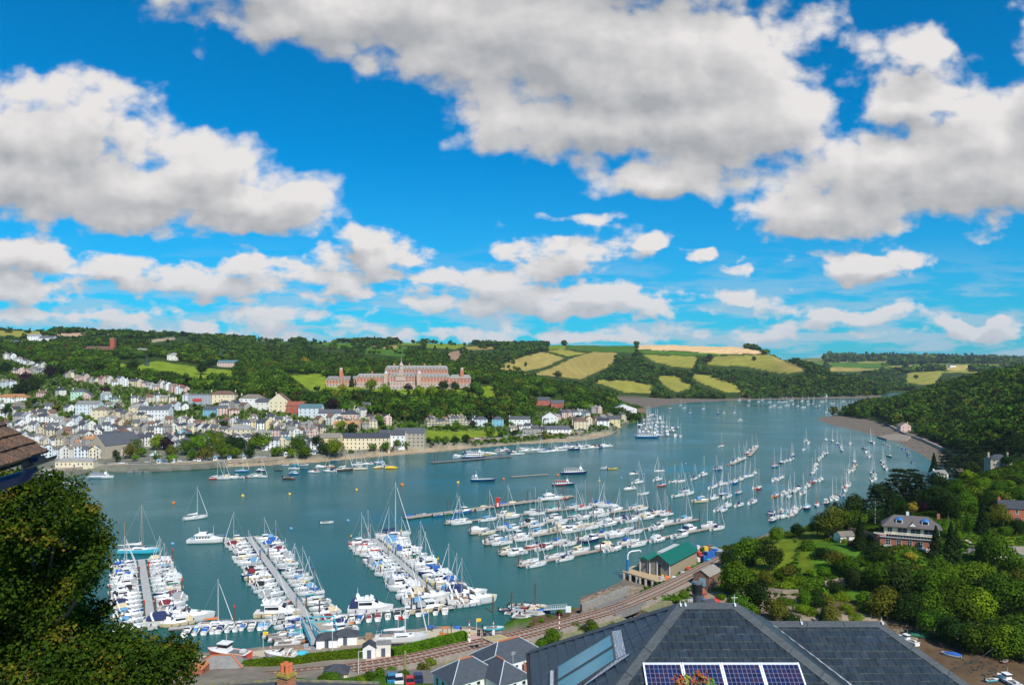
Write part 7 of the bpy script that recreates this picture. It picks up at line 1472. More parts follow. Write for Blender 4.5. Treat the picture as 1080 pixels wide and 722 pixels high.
def rocks(name, poly, n, s0, s1, m, label, z=None):
 """a scatter of stones nobody would count"""
 rs = np.random.RandomState(n); P = np.array(poly, float); mn, mx = P.min(0), P.max(0); b = MB(); k = 0
 while k < n:
  q = mn + rs.rand(2) * (mx - mn)
  if not inpoly(P, np.array([q[0]]), np.array([q[1]]))[0]: continue
  g = W(q[0], q[1], 1.) if z is None else W(q[0], q[1], z); gz = ground(g.x, g.y); s = rs.uniform(s0, s1); k += 1
  v = rs.normal(size=(8, 3)) * .16 + np.array([(-1, -1, -.6), (1, -1, -.6), (1, 1, -.6), (-1, 1, -.6), (-.7, -.7, .6), (.7, -.7, .5), (.7, .7, .6), (-.7, .7, .45)]); v *= s * np.array([1, .8, .55]); a = rs.rand() * 6; c_, s_ = math.cos(a), math.sin(a)
  v = v @ np.array([[c_, s_, 0], [-s_, c_, 0], [0, 0, 1.]]) + np.array([g.x, g.y, gz])
  b.mesh_([tuple(x) for x in v], [(0, 3, 2, 1), (4, 5, 6, 7), (0, 1, 5, 4), (1, 2, 6, 5), (2, 3, 7, 6), (3, 0, 4, 7)], m)
 o = ob(name, b); o['kind'] = 'stuff'; o['label'] = label; o['category'] = 'rocks'; return o
M_rock = mat('shore_rock', (.26, .20, .13), .95, var=.35, scale=.8, bump=.5, bscale=3)
rocks('shore_rocks', [(614, 640), (614, 630), (640, 618), (662, 614), (690, 620), (660, 632), (640, 640)], 420, .3, .9, M_rock, 'rocky foreshore between the jetty and the rails')
rocks('creek_rocks', [(652, 652), (690, 640), (790, 648), (830, 656), (930, 660), (1000, 664), (960, 672), (860, 668), (700, 668), (655, 668)], 560, .3, 1.0, M_rock, 'rocks along the edge of the muddy creek')
rocks('bay_rocks', [(865, 440), (900, 442), (950, 458), (990, 470), (1000, 486), (960, 470), (900, 450)], 180, .5, 1.3, mat('dark_rock', (.13, .12, .09), .95, var=.3, scale=.8), 'dark stones along the top of the mud bay')
M_weed = mat('seaweed', (.035, .035, .022), .8, var=.3, scale=2)
rocks('weed_patches', [(1000, 700), (1030, 690), (1060, 697), (1070, 712), (1020, 712)], 70, .15, .5, M_weed, 'dark weed lying on the creek mud', z=.4)
b = MB(); cz = [W(920, 437.5, 2.6), W(935, 446, 2.6), W(955, 456, 2.6), W(975, 463, 2.6), W(1000, 474, 2.6), W(1020, 482, 2.6)]; M_road = mat('pale_road', (.38, .32, .24), .9, var=.1, scale=.3)
b.loft([[(p.x, p.y + 4, -1), (p.x, p.y + 4, 2.6), (p.x - 1, p.y - 5, 2.6), (p.x - 1, p.y - 5, -1)] for p in cz], M_road, closed=True); struct(ob('shore_road', b))
b = MB(); b.prism([tuple(W(x, y, 1.6).xy) for x, y in ((925, 459.5), (945, 457), (962, 459), (956, 463.5), (935, 462.5))], -1, 1.5, M_conc, mat('old_slip', (.25, .20, .15), .95, var=.25, scale=.3)); struct(ob('slipway', b))
b = MB(); rp = [hit(x, y, 850, 1500) for x, y in ((946, 440), (946, 434), (947, 428))]; b.loft([[(p.x - 3, p.y, p.z + .3), (p.x + 4, p.y, p.z + .3)] for p in rp], M_asph, caps=False); struct(ob('hill_road', b))
for i, (px, py, c, cv) in enumerate(((535, 643.5, 'navy', None), (540, 647.5, 'white', None), (545, 641, 'turquoise', None), (549, 640, 'white', None), (556, 641, 'maroon', None), (560, 640, 'white', None), (568, 639.5, 'cream', None), (553, 646, 'white', None), (558, 648, 'white', None), (564, 648, 'white', None), (565, 643.5, 'cream', 'cream'), (551, 654, 'white', None), (572, 645.5, 'navy', 'blue'))):
 g = W(px, py); gz = max(0, ground(g.x, g.y)); dinghy((g.x, g.y, gz), R.uniform(-.4, .5), R.uniform(4.2, 6.5), c if c in GEL else 'red', cv, 'beached near the slipway right of the quay', 'small boats by the slipway')
for px, py, h in ((539.5, 645, 6), (564.5, 640, 7.5)): c = W(px, py); pile((c.x, c.y, 0), h, 'at the small boat slip')
e = empty('floating_walkway', (0, 0, 0)); b = MB(); A, B = W(540, 643, .5), W(572, 645, .7); b.bar(A, B, 2.4, .3, M_pontg); ob('deck', b, e); b = MB(); A, B = W(574, 642.5, 1.), W(598, 641, 3.); b.bar(A, B, 1.4, .15, M_alu); [b.bar(A.lerp(B, k / 12) + Vector((0, s, 0)), A.lerp(B, k / 12) + Vector((0, s, 1.1)), .06, .06, M_alu) for k in range(13) for s in (-.7, .7)]; [b.bar(A + Vector((0, s, 1.1)), B + Vector((0, s, 1.1)), .07, .07, M_alu) for s in (-.7, .7)]; ob('railed_ramp', b, e); b = MB(); b.box(tuple(W(599.5, 642, 3.2)), (1.6, .2, 1.8), M_frame); ob('notice_board', b, e); tag(e, 'small floating walkway with railed ramp right of the quay', 'walkway')
p = WQ(520.5, 665); o = dinghy((p.x, p.y, 2.9), .1, 5.5, 'turquoise', None, 'x'); REG_pop(o); tag(o, 'turquoise boat on a trailer at the corner beside the crossing', 'small boat')
for px, py, c, cv, rz, lb, L in ((1004, 691, 'white', 'blue', 2.5, 'white dinghy with blue inside lying alone on the creek mud', 4.4), (958, 676, 'white', None, 1.9, 'white cabin boat at the edge of the creek beside the roof', 6), (1046, 717, 'turquoise', None, .2, 'turquoise dinghy on the mud at the bottom right', 3.6), (1064, 719, 'white', None, 1.7, 'white boat with brown deck on the mud, bottom right', 6.5), (1060, 698, 'brown', None, .6, 'small dark dinghy near the creek bank', 3), (969, 671, 'green', 'green', -.4, 'green covered boat by the creek bank', 5)):
 g = W(px, py, .5); gz = ground(g.x, g.y)
 o = motor((g.x, g.y, gz + .1), rz, L, c, cv, 'wheel', 'x') if L >= 6 else dinghy((g.x, g.y, gz + .1), rz, L, c, cv, 'x'); REG_pop(o); tag(o, lb, 'small boat', 'boats lying in the muddy creek')
# ---------------------------------------------------------------- foreground roof
def onplane(px, py, f):   # f: z = a + bx + cy
 a, b_, c = f; u = (px - CX) / F; v = (py - HY) / F
 Y = (CAMZ - a) / (v + b_ * u + c); return Vector((u * Y, Y, CAMZ - v * Y))
K7 = .7
A_, B_r = Vector((5.72, 26, 66.8)), Vector((7.68, 26, 66.8))
M_ns = mat('foreground_slate', (1, 1, 1), .33, var=.34, scale=3.5, bump=.12, bscale=30, attr='Col', spec=.6); M_cap = mat('hip_capping', (.055, .065, .07), .5, var=.15, scale=2, bump=.1); M_lead2 = mat('lead_flashing', (.42, .45, .48), .45, var=.2, scale=6, bump=.5, bscale=14)
def clip(poly, C):
 n = len(C)
 for i in range(n):
  a, b_ = C[i], C[(i + 1) % n]; out = []
  f = lambda p: (b_[0] - a[0]) * (p[1] - a[1]) - (b_[1] - a[1]) * (p[0] - a[0])
  for j in range(len(poly)):
   p, q = poly[j], poly[(j + 1) % len(poly)]; fp, fq = f(p), f(q)
   if fp >= 0: out.append(p)
   if (fp >= 0) != (fq >= 0): t = fp / (fp - fq); out.append((p[0] + (q[0] - p[0]) * t, p[1] + (q[1] - p[1]) * t))
  poly = out
  if len(poly) < 3: return []
 return poly
def slates(name, O, eu, es, C, parent, w=.31, g=.29, seed=1):
 """slates laid in courses on the plane O + u*eu + s*es, clipped to the convex outline C (u, s)"""
 rs = np.random.RandomState(seed); nrm = eu.cross(es).normalized(); nrm = nrm if nrm.z > 0 else -nrm
 ar = sum(C[i][0] * C[(i + 1) % len(C)][1] - C[(i + 1) % len(C)][0] * C[i][1] for i in range(len(C)))
 if ar < 0: C = C[::-1]
 us = [c[0] for c in C]; ss_ = [c[1] for c in C]; V = []; Fc = []; colr = []
 for r in range(int(max(ss_) / g) + 1):
  s0 = r * g; off = (r % 2) * w / 2 + rs.uniform(-.02, .02)
  for k in range(int((max(us) - min(us)) / w) + 3):
   u0 = min(us) - w + k * w + off; q = clip([(u0 + .007, s0), (u0 + w - .007, s0), (u0 + w - .007, s0 + g + .03), (u0 + .007, s0 + g + .03)], C)
   if not q: continue
   c = np.array([.027, .038, .048]) * rs.uniform(.84, 1.16) * np.array([1 + rs.uniform(-.06, .08), 1, 1 + rs.uniform(-.06, .08)]); lift = rs.uniform(.0, .005)
   P = [O + eu * p[0] + es * p[1] + nrm * (.012 + .036 * (p[1] - s0) / g + lift) for p in q]; n0 = len(V); V += P; Fc.append(tuple(range(n0, n0 + len(P)))); colr += [c] * len(P)
   lo = [p for p in q if p[1] > s0 + g + .028]
   if len(lo) == 2:
    a, b_ = [O + eu * p[0] + es * p[1] for p in lo]; h = .012 + .036 * 1.1 + lift; n0 = len(V)
    V += [a + nrm * h + es * .001, b_ + nrm * h + es * .001, b_ + nrm * (h - .03), a + nrm * (h - .03)]; Fc.append((n0, n0 + 1, n0 + 2, n0 + 3)); e_ = np.array([.55, .52, .46]) * rs.uniform(.3, 1.1); colr += [e_] * 4  # lower edge coloured paler: lichen plus the light it would catch, painted in
 n0 = len(V); V += [O + eu * c[0] + es * c[1] for c in C]; Fc.append(tuple(range(n0, n0 + len(C)))); colr += [np.array([.03, .03, .032] if name != 'left_slates' else [.20, .21, .21])] * len(C)
 me = bpy.data.meshes.new(name); me.from_pydata([tuple(v) for v in V], [], Fc); a = me.color_attributes.new('Col', 'FLOAT_COLOR', 'POINT')
 a.data.foreach_set('color', np.concatenate([np.array(colr), np.ones((len(V), 1))], 1).astype(np.float32).ravel()); me.materials.append(M_ns); return ob(name, me, parent)
def hipcap(A, B, nA, nB, parent, w=.2, m=None):
 """folded capping lying on the two planes that meet along AB"""
 b = MB(); d = (B - A); L = d.length; u = d / L; n = max(1, int(L / 1.1))
 for i in range(n):
  p, q = A + u * (L * i / n + .008), A + u * (L * (i + 1) / n - .008); up = Vector((0, 0, .075));
  for nn in (nA, nB):
   t = nn.cross(u).normalized(); t = t if t.z < 0 else -t
   b.mesh_([p + up, q + up, q + t * w + nn * .058, p + t * w + nn * .058, p + t * w + nn * .02, q + t * w + nn * .02], [(0, 1, 2, 3), (3, 2, 5, 4)], m or M_cap)
  b.mesh_([p + up, p + nA.cross(u).normalized() * 0 + Vector((0, 0, .02)), p], [(0, 1, 2)], m or M_cap)
 return ob('hip_capping', b, parent)
def near_roof():
 e = empty('slate_roofed_house', (0, 0, 0)); c35 = math.atan(K7); cs, sn = math.cos(c35), math.sin(c35); D = 5.0; S = D / cs
 nF = Vector((0, -sn, cs)); nL = Vector((-sn, 0, cs)); nR = Vector((sn, 0, cs)); nB_ = Vector((0, sn, cs))
 W2 = B_r.x - A_.x
 slates('front_slates', A_, Vector((1, 0, 0)), Vector((0, -cs, -sn)), [(0, 0), (W2, 0), (W2 + D, S), (-D, S)], e, seed=2)
 slates('left_slates', A_, Vector((0, 1, 0)), Vector((-cs, 0, -sn)), [(0, 0), (D, S), (-D, S)], e, w=.40, g=.40, seed=3)
 slates('right_slates', B_r, Vector((0, 1, 0)), Vector((cs, 0, -sn)), [(0, 0), (D, S), (-D, S)], e, seed=4)
 slates('back_slates', A_, Vector((1, 0, 0)), Vector((0, cs, -sn)), [(0, 0), (W2, 0), (W2 + D, S), (-D, S)], e, seed=5)
 C = [A_ + Vector((-D, -D, -D * K7)), B_r + Vector((D, -D, -D * K7)), B_r + Vector((D, D, -D * K7)), A_ + Vector((-D, D, -D * K7))]
 hipcap(A_, C[0], nF, nL, e, .26); hipcap(B_r, C[1], nF, nR, e, .26); hipcap(B_r, C[2], nB_, nR, e, .2); hipcap(A_, C[3], nB_, nL, e, .2); hipcap(A_, B_r, nF, nB_, e, .22)
 b = MB()
 b.bar(C[3] + Vector((-.08, 0, -.08)), C[0] + Vector((-.08, 0, -.08)), .14, .12, M_black); b.bar(C[0] + Vector((0, -.08, -.08)), C[1] + Vector((0, -.08, -.08)), .14, .12, M_black); ob('gutter', b, e)
 b = MB(); b.box(((C[0].x + C[1].x) / 2, 26, 57.4), (C[1].x - C[0].x - .7, 9.3, 11.6), wallm('white')); ob('wall', b, e)
 Rw, Rx = Vector((9.4, 27.7, 65.6)), Vector((13.4, 27.7, 65.6)); dw = 3.3; sw = dw / cs
 slates('wing_slates', Rw, Vector((1, 0, 0)), Vector((0, -cs, -sn)), [(-.3, 0), (4., 0), (4. + dw, sw), (dw * .97 - .1, sw)], e, seed=6)
 slates('wing_end_slates', Rx, Vector((0, 1, 0)), Vector((cs, 0, -sn)), [(0, 0), (dw, sw), (-dw, sw)], e, seed=7)
 slates('wing_back_slates', Rw, Vector((1, 0, 0)), Vector((0, cs, -sn)), [(-1, 0), (4., 0), (4. + dw, sw), (-1, sw)], e, seed=8)
 hipcap(Rx, Rx + Vector((dw, -dw, -dw * K7)), nF, nR, e, .24); hipcap(Rw, Rx, nF, nB_, e, .22)
 b = MB(); b.bar(Rw + Vector((-.05, -.06, .05)), Rw + Vector((dw, -dw, -dw * K7 + .05)), .09, .04, M_lead2); ob('valley_flashing', b, e)
 b = MB(); b.box((13.2, 27.5, 57.4), (6, 6.2, 11.6), wallm('white')); ob('wing_wall', b, e)
 fF = (66.8 - K7 * 26, 0, K7); p0 = onplane(677, 700.5, fF); p1 = onplane(843, 700.5 + 4, fF); x0, x1 = p0.x, p1.x; s0 = (26 - p0.y) / cs; PW = (x1 - x0) / 4
 o = lambda u, s, h=.0: A_ + Vector((u - A_.x, -cs * s, -sn * s)) + nF * h
 MF = P_('panel_frame', (.80, .80, .82), .3); cb = [P_('solar_cell_' + n, c, .15) for n, c in (('navy', (.012, .016, .06)), ('blue', (.010, .022, .09)), ('violet', (.03, .02, .06)))]; bk = P_('panel_lines', (.17, .17, .24), .4)
 for k in range(4):
  sp = empty('solar_panel', (0, 0, 0)); sp.parent = e; a, c = x0 + k * PW + .012, x0 + (k + 1) * PW - .012; H = 1.65
  b = MB(); b.mesh_([o(a, s0, .10), o(c, s0, .10), o(c, s0 + H, .10), o(a, s0 + H, .10), o(a, s0, .05), o(c, s0, .05), o(c, s0 + H, .05), o(a, s0 + H, .05)], [(3, 2, 1, 0), (0, 1, 5, 4), (1, 2, 6, 5), (2, 3, 7, 6), (3, 0, 4, 7)], bk); ob('backing', b, sp)
  b = MB()
  for s in (s0 + .03, s0 + H - .03): b.bar(o(a, s, .1), o(c, s, .1), .06, .06, MF)
  for x in (a + .02, c - .02): b.bar(o(x, s0, .1), o(x, s0 + H, .1), .045, .06, MF)
  ob('frame', b, sp); b = MB(); nx_, ny = 8, 10
  for i in range(nx_):
   for j in range(ny):
    u0, u1 = a + .05 + (c - a - .1) * (i + .07) / nx_, a + .05 + (c - a - .1) * (i + .93) / nx_; t0, t1 = s0 + .06 + (H - .12) * (j + .05) / ny, s0 + .06 + (H - .12) * (j + .95) / ny
    b.poly([o(u0, t1, .106), o(u1, t1, .106), o(u1, t0, .106), o(u0, t0, .106)], R.choice(cb))
  ob('cells', b, sp)
 fL = (66.8 - K7 * 5.72, K7, 0); MG = mat('collector_glass', (.008, .24, .33), .1, var=.2, scale=.8, spec=.8)
 for q in ([(589.6, 704), (645.8, 670), (648.2, 682.6), (589.6, 719)], [(589.6, 720.5), (648.4, 684), (650.3, 697.3), (589.6, 738)]):
  P = [onplane(x, y, fL) for x, y in q]; cp = empty('glass_collector', (0, 0, 0)); cp.parent = e
  b = MB(); b.poly([p + nL * .09 for p in P][::-1], MG); ob('glass', b, cp); b = MB(); [b.bar(P[i] + nL * .07, P[(i + 1) % 4] + nL * .07, .06, .07, M_cap) for i in range(4)]; ob('frame', b, cp)
 P = [onplane(x, y, fL) + nL * .062 for x, y in ((646.2, 666.8), (655.8, 665), (661.4, 691), (650.6, 696.4))]; b = MB(); b.poly(P[::-1], M_lead2); P = [onplane(x, y, fL) + nL * .066 for x, y in ((593, 741), (650, 697.6), (664, 690.5), (665, 691.5))]; b.poly(P, M_lead2); ob('lead_soakers', b, e)
 P = onplane(584, 716, fL); b = MB(); b.bar(onplane(583.5, 709, fL) + nL * .08, onplane(583, 735, fL) + nL * .08, .12, .05, M_lead2); ob('side_flashing', b, e)
 b = MB(); Yf = 26.5; zb = 66.2; x = (735.3 - CX) / F * Yf; zt = CAMZ - (612.5 - HY) / F * Yf
 MFl = P_('flue_steel', (.17, .18, .19), .35, metal=.6); b.cyl((x, Yf, zb), (x, Yf, zt - .42), .145, .145, MFl, 20); b.cyl((x, Yf, zb + .22), (x, Yf, zb + .3), .22, .22, M_cap, 16); fl = ob('flue', b, e)
 b = MB(); b.cyl((x, Yf, zt - .42), (x, Yf, zt - .36), .18, .18, M_black, 20); b.cyl((x, Yf, zt - .36), (x, Yf, zt - .1), .15, .15, M_black, 20)
 for k in range(4): b.cyl((x, Yf, zt - .34 + k * .065), (x, Yf, zt - .31 + k * .065), .185, .185, M_black, 20)
 b.cyl((x, Yf, zt - .08), (x, Yf, zt - .02), .2, .19, MFl, 20); ob('flue_cowl', b, fl)
 for px, py, h in ((774, 640, .3), (804, 656, .12), (844, 657, .14), (929, 660, .16), (717, 638, .1), (722, 638, .1)):
  Yr = 26 if px < 790 else 27.7; x = (px - CX) / F * Yr; z = 66.86 if px < 790 else 65.66; b = MB(); b.box((x, Yr - .12, z - .02), (.06, .1, .08), M_frame); b.cyl((x, Yr - .05, z), (x, Yr - .05, z + h), .012, .008, M_alu, 5);
  if px == 774: b.bar((x - .1, Yr - .05, z + .2), (x + .12, Yr - .05, z + .2), .015, .015, M_alu)
  ob('ridge_bracket', b, e)
 tag(e, 'large dark slate hipped roof with solar panels, glass collectors and black flue in the foreground', 'house')
near_roof()
def shoots():
 e = empty('rose_bush', (1.6, 7, 64)); rs = np.random.RandomState(4); Q = []; C_ = []; b = MB()
 for px, py, col in ((717, 712, 0), (722, 716, 1), (737, 709, 0), (741, 713, 0), (748, 719, 2), (728, 720, 1), (733, 721, 1)):
  t = WY(px, py, 7); base = Vector((1.6 + rs.uniform(-.2, .2), 7, 64.5)); b.cyl(base, t, .012, .004, M_bark, 5)
  for k in range(26):
   c = t + Vector(rs.normal(size=3) * .035) + Vector((0, 0, -.03)); n_ = rs.normal(size=3) + np.array([0, -.6, .6]); n_ /= np.linalg.norm(n_); t1 = np.cross(n_, rs.normal(size=3)); t1 /= np.linalg.norm(t1); t2 = np.cross(n_, t1); s = rs.uniform(.012, .026); c = np.array(c)
   Q.append([c - t1 * s * .6, c - t2 * s * 1.4, c + t1 * s * .6, c + t2 * s * 1.4]); C_.append([(.28, .06, .03), (.22, .20, .03), (.08, .20, .02)][col if rs.rand() < .8 else rs.randint(3)])
 ob('leaves', quads_mesh('leaves', np.array(Q), M_leaf, np.array(C_)), e, -Vector((1.6, 7, 64))); o = ob('stems', b, e, -Vector((1.6, 7, 64))); tag(e, 'reddish rose shoots rising in front of the solar panels', 'plant')
shoots()
b = MB(); A, B = WY(1048, 683, 120), WY(860, 753, 18); P = [A.lerp(B, k / 30) - Vector((0, 0, .5 * 4 * (k / 30) * (1 - k / 30))) for k in range(31)]
A2 = WY(1048, 683, 120)
for i in range(30): b.cyl(P[i], P[i + 1], .012 + .03 * (1 - i / 30), .012 + .03 * (1 - (i + 1) / 30), M_black, 5)
tag(ob('overhead_cable', b), 'thin black overhead cable crossing the roof at lower right', 'cable')
# ---------------------------------------------------------------- tiled eaves corner at the upper left
def eaves():
 e = empty('tiled_roof_corner', (0, 0, 0)); P1 = Vector((-3.185, 5.2, 74.395)); eu = Vector((.185 / .782, -.76 / .782, 0)); h = Vector((-.97, -.24, 0)).normalized(); pit = rad(36); ev = (h * math.cos(pit) + Vector((0, 0, math.sin(pit)))); nn = eu.cross(ev).normalized(); nn = nn if nn.z > 0 else -nn
 M_tile = mat('clay_tile', (.30, .155, .085), .95, var=.35, scale=9, bump=.7, bscale=45, col2=(.20, .12, .075), objvar=.2); rs = np.random.RandomState(3); g, w, T = .105, .168, .019
 b = MB()
 for r in range(14):
  for k in range(22):
   u0 = k * w - (w / 2 if r % 2 else 0) + rs.uniform(-.003, .003);
   if r % 2 and k == 0: u0 = 0; ww = w / 2
   else: ww = w
   s0 = r * g + rs.uniform(-.004, .004); l = g * 1.5; lf = rs.uniform(0, .004); rows4 = []
   for v in (0, .5, 1):
    z = T * 1.15 * (1 - v) + .004 + lf; crv = .003
    rows4.append([P1 + eu * (u0 + ww * t) + ev * (s0 + l * v) + nn * (z + crv * math.sin(t * math.pi)) for t in (.012, .33, .66, .988)] + [P1 + eu * (u0 + ww * t) + ev * (s0 + l * v) + nn * (z - T) for t in (.988, .012)])
   b.loft(rows4, M_tile, closed=True)
 ob('tiles', b, e)
 b = MB(); M_gut = P_('gutter_black', (.02, .018, .018), .5); G0 = P1 - eu * .02 - h * .015 + Vector((0, 0, -.012)); n = 9; rg = .04
 rings = []
 for t in (0, .2, .42): rings.append([G0 + eu * t + h * (math.cos(a) * rg) * -1 + Vector((0, 0, -math.sin(a) * rg)) for a in [math.pi * i / (n - 1) for i in range(n)]] + [G0 + eu * t + h * (math.cos(a) * rg * .9) * -1 + Vector((0, 0, -math.sin(a) * rg * .9)) for a in [math.pi * i / (n - 1) for i in range(n)][::-1]])
 b.loft(rings, M_gut, closed=True); ob('gutter', b, e)
 b = MB(); b.mesh_([P1 - nn * .03, P1 + eu * 3 - nn * .03, P1 + eu * 3 + ev * 1.5 - nn * .03, P1 + ev * 1.5 - nn * .03], [(0, 1, 2, 3)], M_bark); ob('soffit', b, e)
 b = MB(); M_navy = P_('downpipe_navy', (.01, .016, .08), .35); pts = [WY(x, y, 5.0) for x, y in ((31.5, 482), (31.5, 489), (31.2, 495), (28, 500), (22, 503.5), (12, 506.5), (-10, 513), (-40, 522))]
 sp_ = spl(pts, 6); rg_ = []
 for i, p in enumerate(sp_):
  d = (sp_[min(i + 1, len(sp_) - 1)] - sp_[max(i - 1, 0)]).normalized(); q = d.cross(Vector((0, 1, 0))).normalized(); rg_.append([p + (q * math.cos(t * .449) + Vector((0, 1, 0)) * math.sin(t * .449)) * .042 for t in range(14)])
 b.loft(rg_, M_navy, closed=True)
 b.cyl(pts[0] + Vector((0, 0, .03)), pts[1] + Vector((0, 0, .004)), .052, .05, M_navy, 14); b.cyl(pts[2] + Vector((0, 0, .01)), pts[2] - Vector((0, 0, .012)), .048, .048, M_navy, 14)
 ob('downpipe', b, e, None); b = MB(); b.box((-7.2, 3.2, 68), (3, 4, 11.5), wallm('off-white')); ob('wall', b, e)
 tag(e, 'corner of a brown clay tiled roof with navy downpipe at the left edge', 'roof')
eaves()
# ---------------------------------------------------------------- the big tree at lower left
def big_tree():
 Y0 = 17.; rs = np.random.RandomState(21); base = Vector((WY(20, 800, Y0).x, Y0 + .5, ground(-11, Y0)))
 e = empty('sycamore_tree', base); lobes = []
 for px, py, r in ((22, 515, 22), (45, 512, 18), (70, 522, 20), (88, 540, 16), (60, 548, 30), (20, 550, 36), (-20, 545, 40), (95, 562, 20), (108, 572, 13), (70, 590, 36), (100, 595, 16), (25, 600, 46), (-25, 610, 50), (84, 615, 16), (55, 640, 34), (88, 650, 20), (100, 668, 24), (20, 660, 48), (-30, 680, 55), (75, 690, 34), (120, 682, 24), (132, 672, 14), (145, 690, 24), (168, 690, 18), (186, 684, 16), (200, 690, 12), (185, 704, 22), (155, 712, 28), (120, 716, 34), (70, 730, 40), (20, 730, 50), (-60, 580, 50), (-80, 660, 60), (10, 505, 12), (112, 640, 9), (60, 503, 7)):
  Y = Y0 + rs.uniform(-1.3, 1.5); p = WY(px, py, Y); lobes.append((p.x, p.y, p.z, r / F * Y))
 L = np.array(lobes); n = 92000; w = L[:, 3] ** 2; k = rs.choice(len(L), n, p=w / w.sum()); d = rs.normal(size=(n, 3)); d /= np.linalg.norm(d, axis=1)[:, None]
 lump = 1 + .20 * np.sin(d[:, 0] * 9 + k * 1.3) * np.sin(d[:, 2] * 8 + k) + .12 * np.sin(d[:, 1] * 15 + k * 2.1)
 rr = L[k, 3] * (rs.rand(n) ** .42) * lump * 1.10 * np.where(rs.rand(n) < .09, 1 + .3 * np.abs(np.sin(k * 3.1 + d[:, 0] * 14 + d[:, 2] * 11)), 1); c = L[k, :3] + d * rr[:, None]; nr = d * .6 + rs.normal(size=(n, 3)) * .5 + np.array([0, -.15, .45]); nr /= np.linalg.norm(nr, axis=1)[:, None]
 t1 = np.cross(nr, rs.normal(size=(n, 3))); t1 /= np.linalg.norm(t1, axis=1)[:, None]; t2 = np.cross(nr, t1); s = rs.uniform(.028, .058, n)[:, None]
 Q1 = np.stack([c, c - t1 * s + t2 * s * .25 + nr * s * .25, c - t1 * s * .35 + t2 * s * .95 + nr * s * .1, c + t2 * s * 1.25], 1); Q2 = np.stack([c, c + t2 * s * 1.25, c + t1 * s * .35 + t2 * s * .95 + nr * s * .1, c + t1 * s + t2 * s * .25 + nr * s * .25], 1)
 cl = np.sin(c[:, 0] * 2.9 + np.sin(c[:, 2] * 2.3) * 2) * np.sin(c[:, 2] * 3.7 + c[:, 1] * 1.9) + rs.normal(size=n) * .45
 col = np.where((cl > 1.15)[:, None], np.array([.24, .16, .03]), np.where((cl > .6)[:, None], np.array([.12, .135, .018]), np.where((cl > -.5)[:, None], np.array([.055, .10, .012]), np.array([.032, .065, .010])))) * rs.uniform(.45, 1.1, (n, 1)) * np.array([.8, .82, .5])
 me = quads_mesh('foliage', np.concatenate([Q1, Q2]), M_leaf, np.concatenate([col, col])); o = ob('foliage', me, e, -base)
 b = MB(); top = Vector((-10.5, Y0 + .4, 70)); b.cyl(base - Vector((0, 0, 1)), base.lerp(top, .5), .38, .28, M_bark, 10); b.cyl(base.lerp(top, .5), top, .28, .12, M_bark, 8); ob('trunk', b, e, -base)
 for i in range(0, len(lobes), 2):
  p = Vector(lobes[i][:3]); b = MB(); st = base.lerp(top, .9); hd = math.hypot(p.x - st.x, p.y - st.y); st.z = max(base.z + .5, min(69.8, p.z - hd * .8)); st.x = -10.8; p = p - Vector((0, 0, .2)); mid = st.lerp(p, .5) - Vector((0, 0, .25)); b.cyl(st, mid, .07, .045, M_bark, 6); b.cyl(mid, p, .045, .012, M_bark, 5); ob('limb', b, e, -base)
 tag(e, 'big sycamore tree with yellowing leaves filling the lower left corner', 'tree')
big_tree()
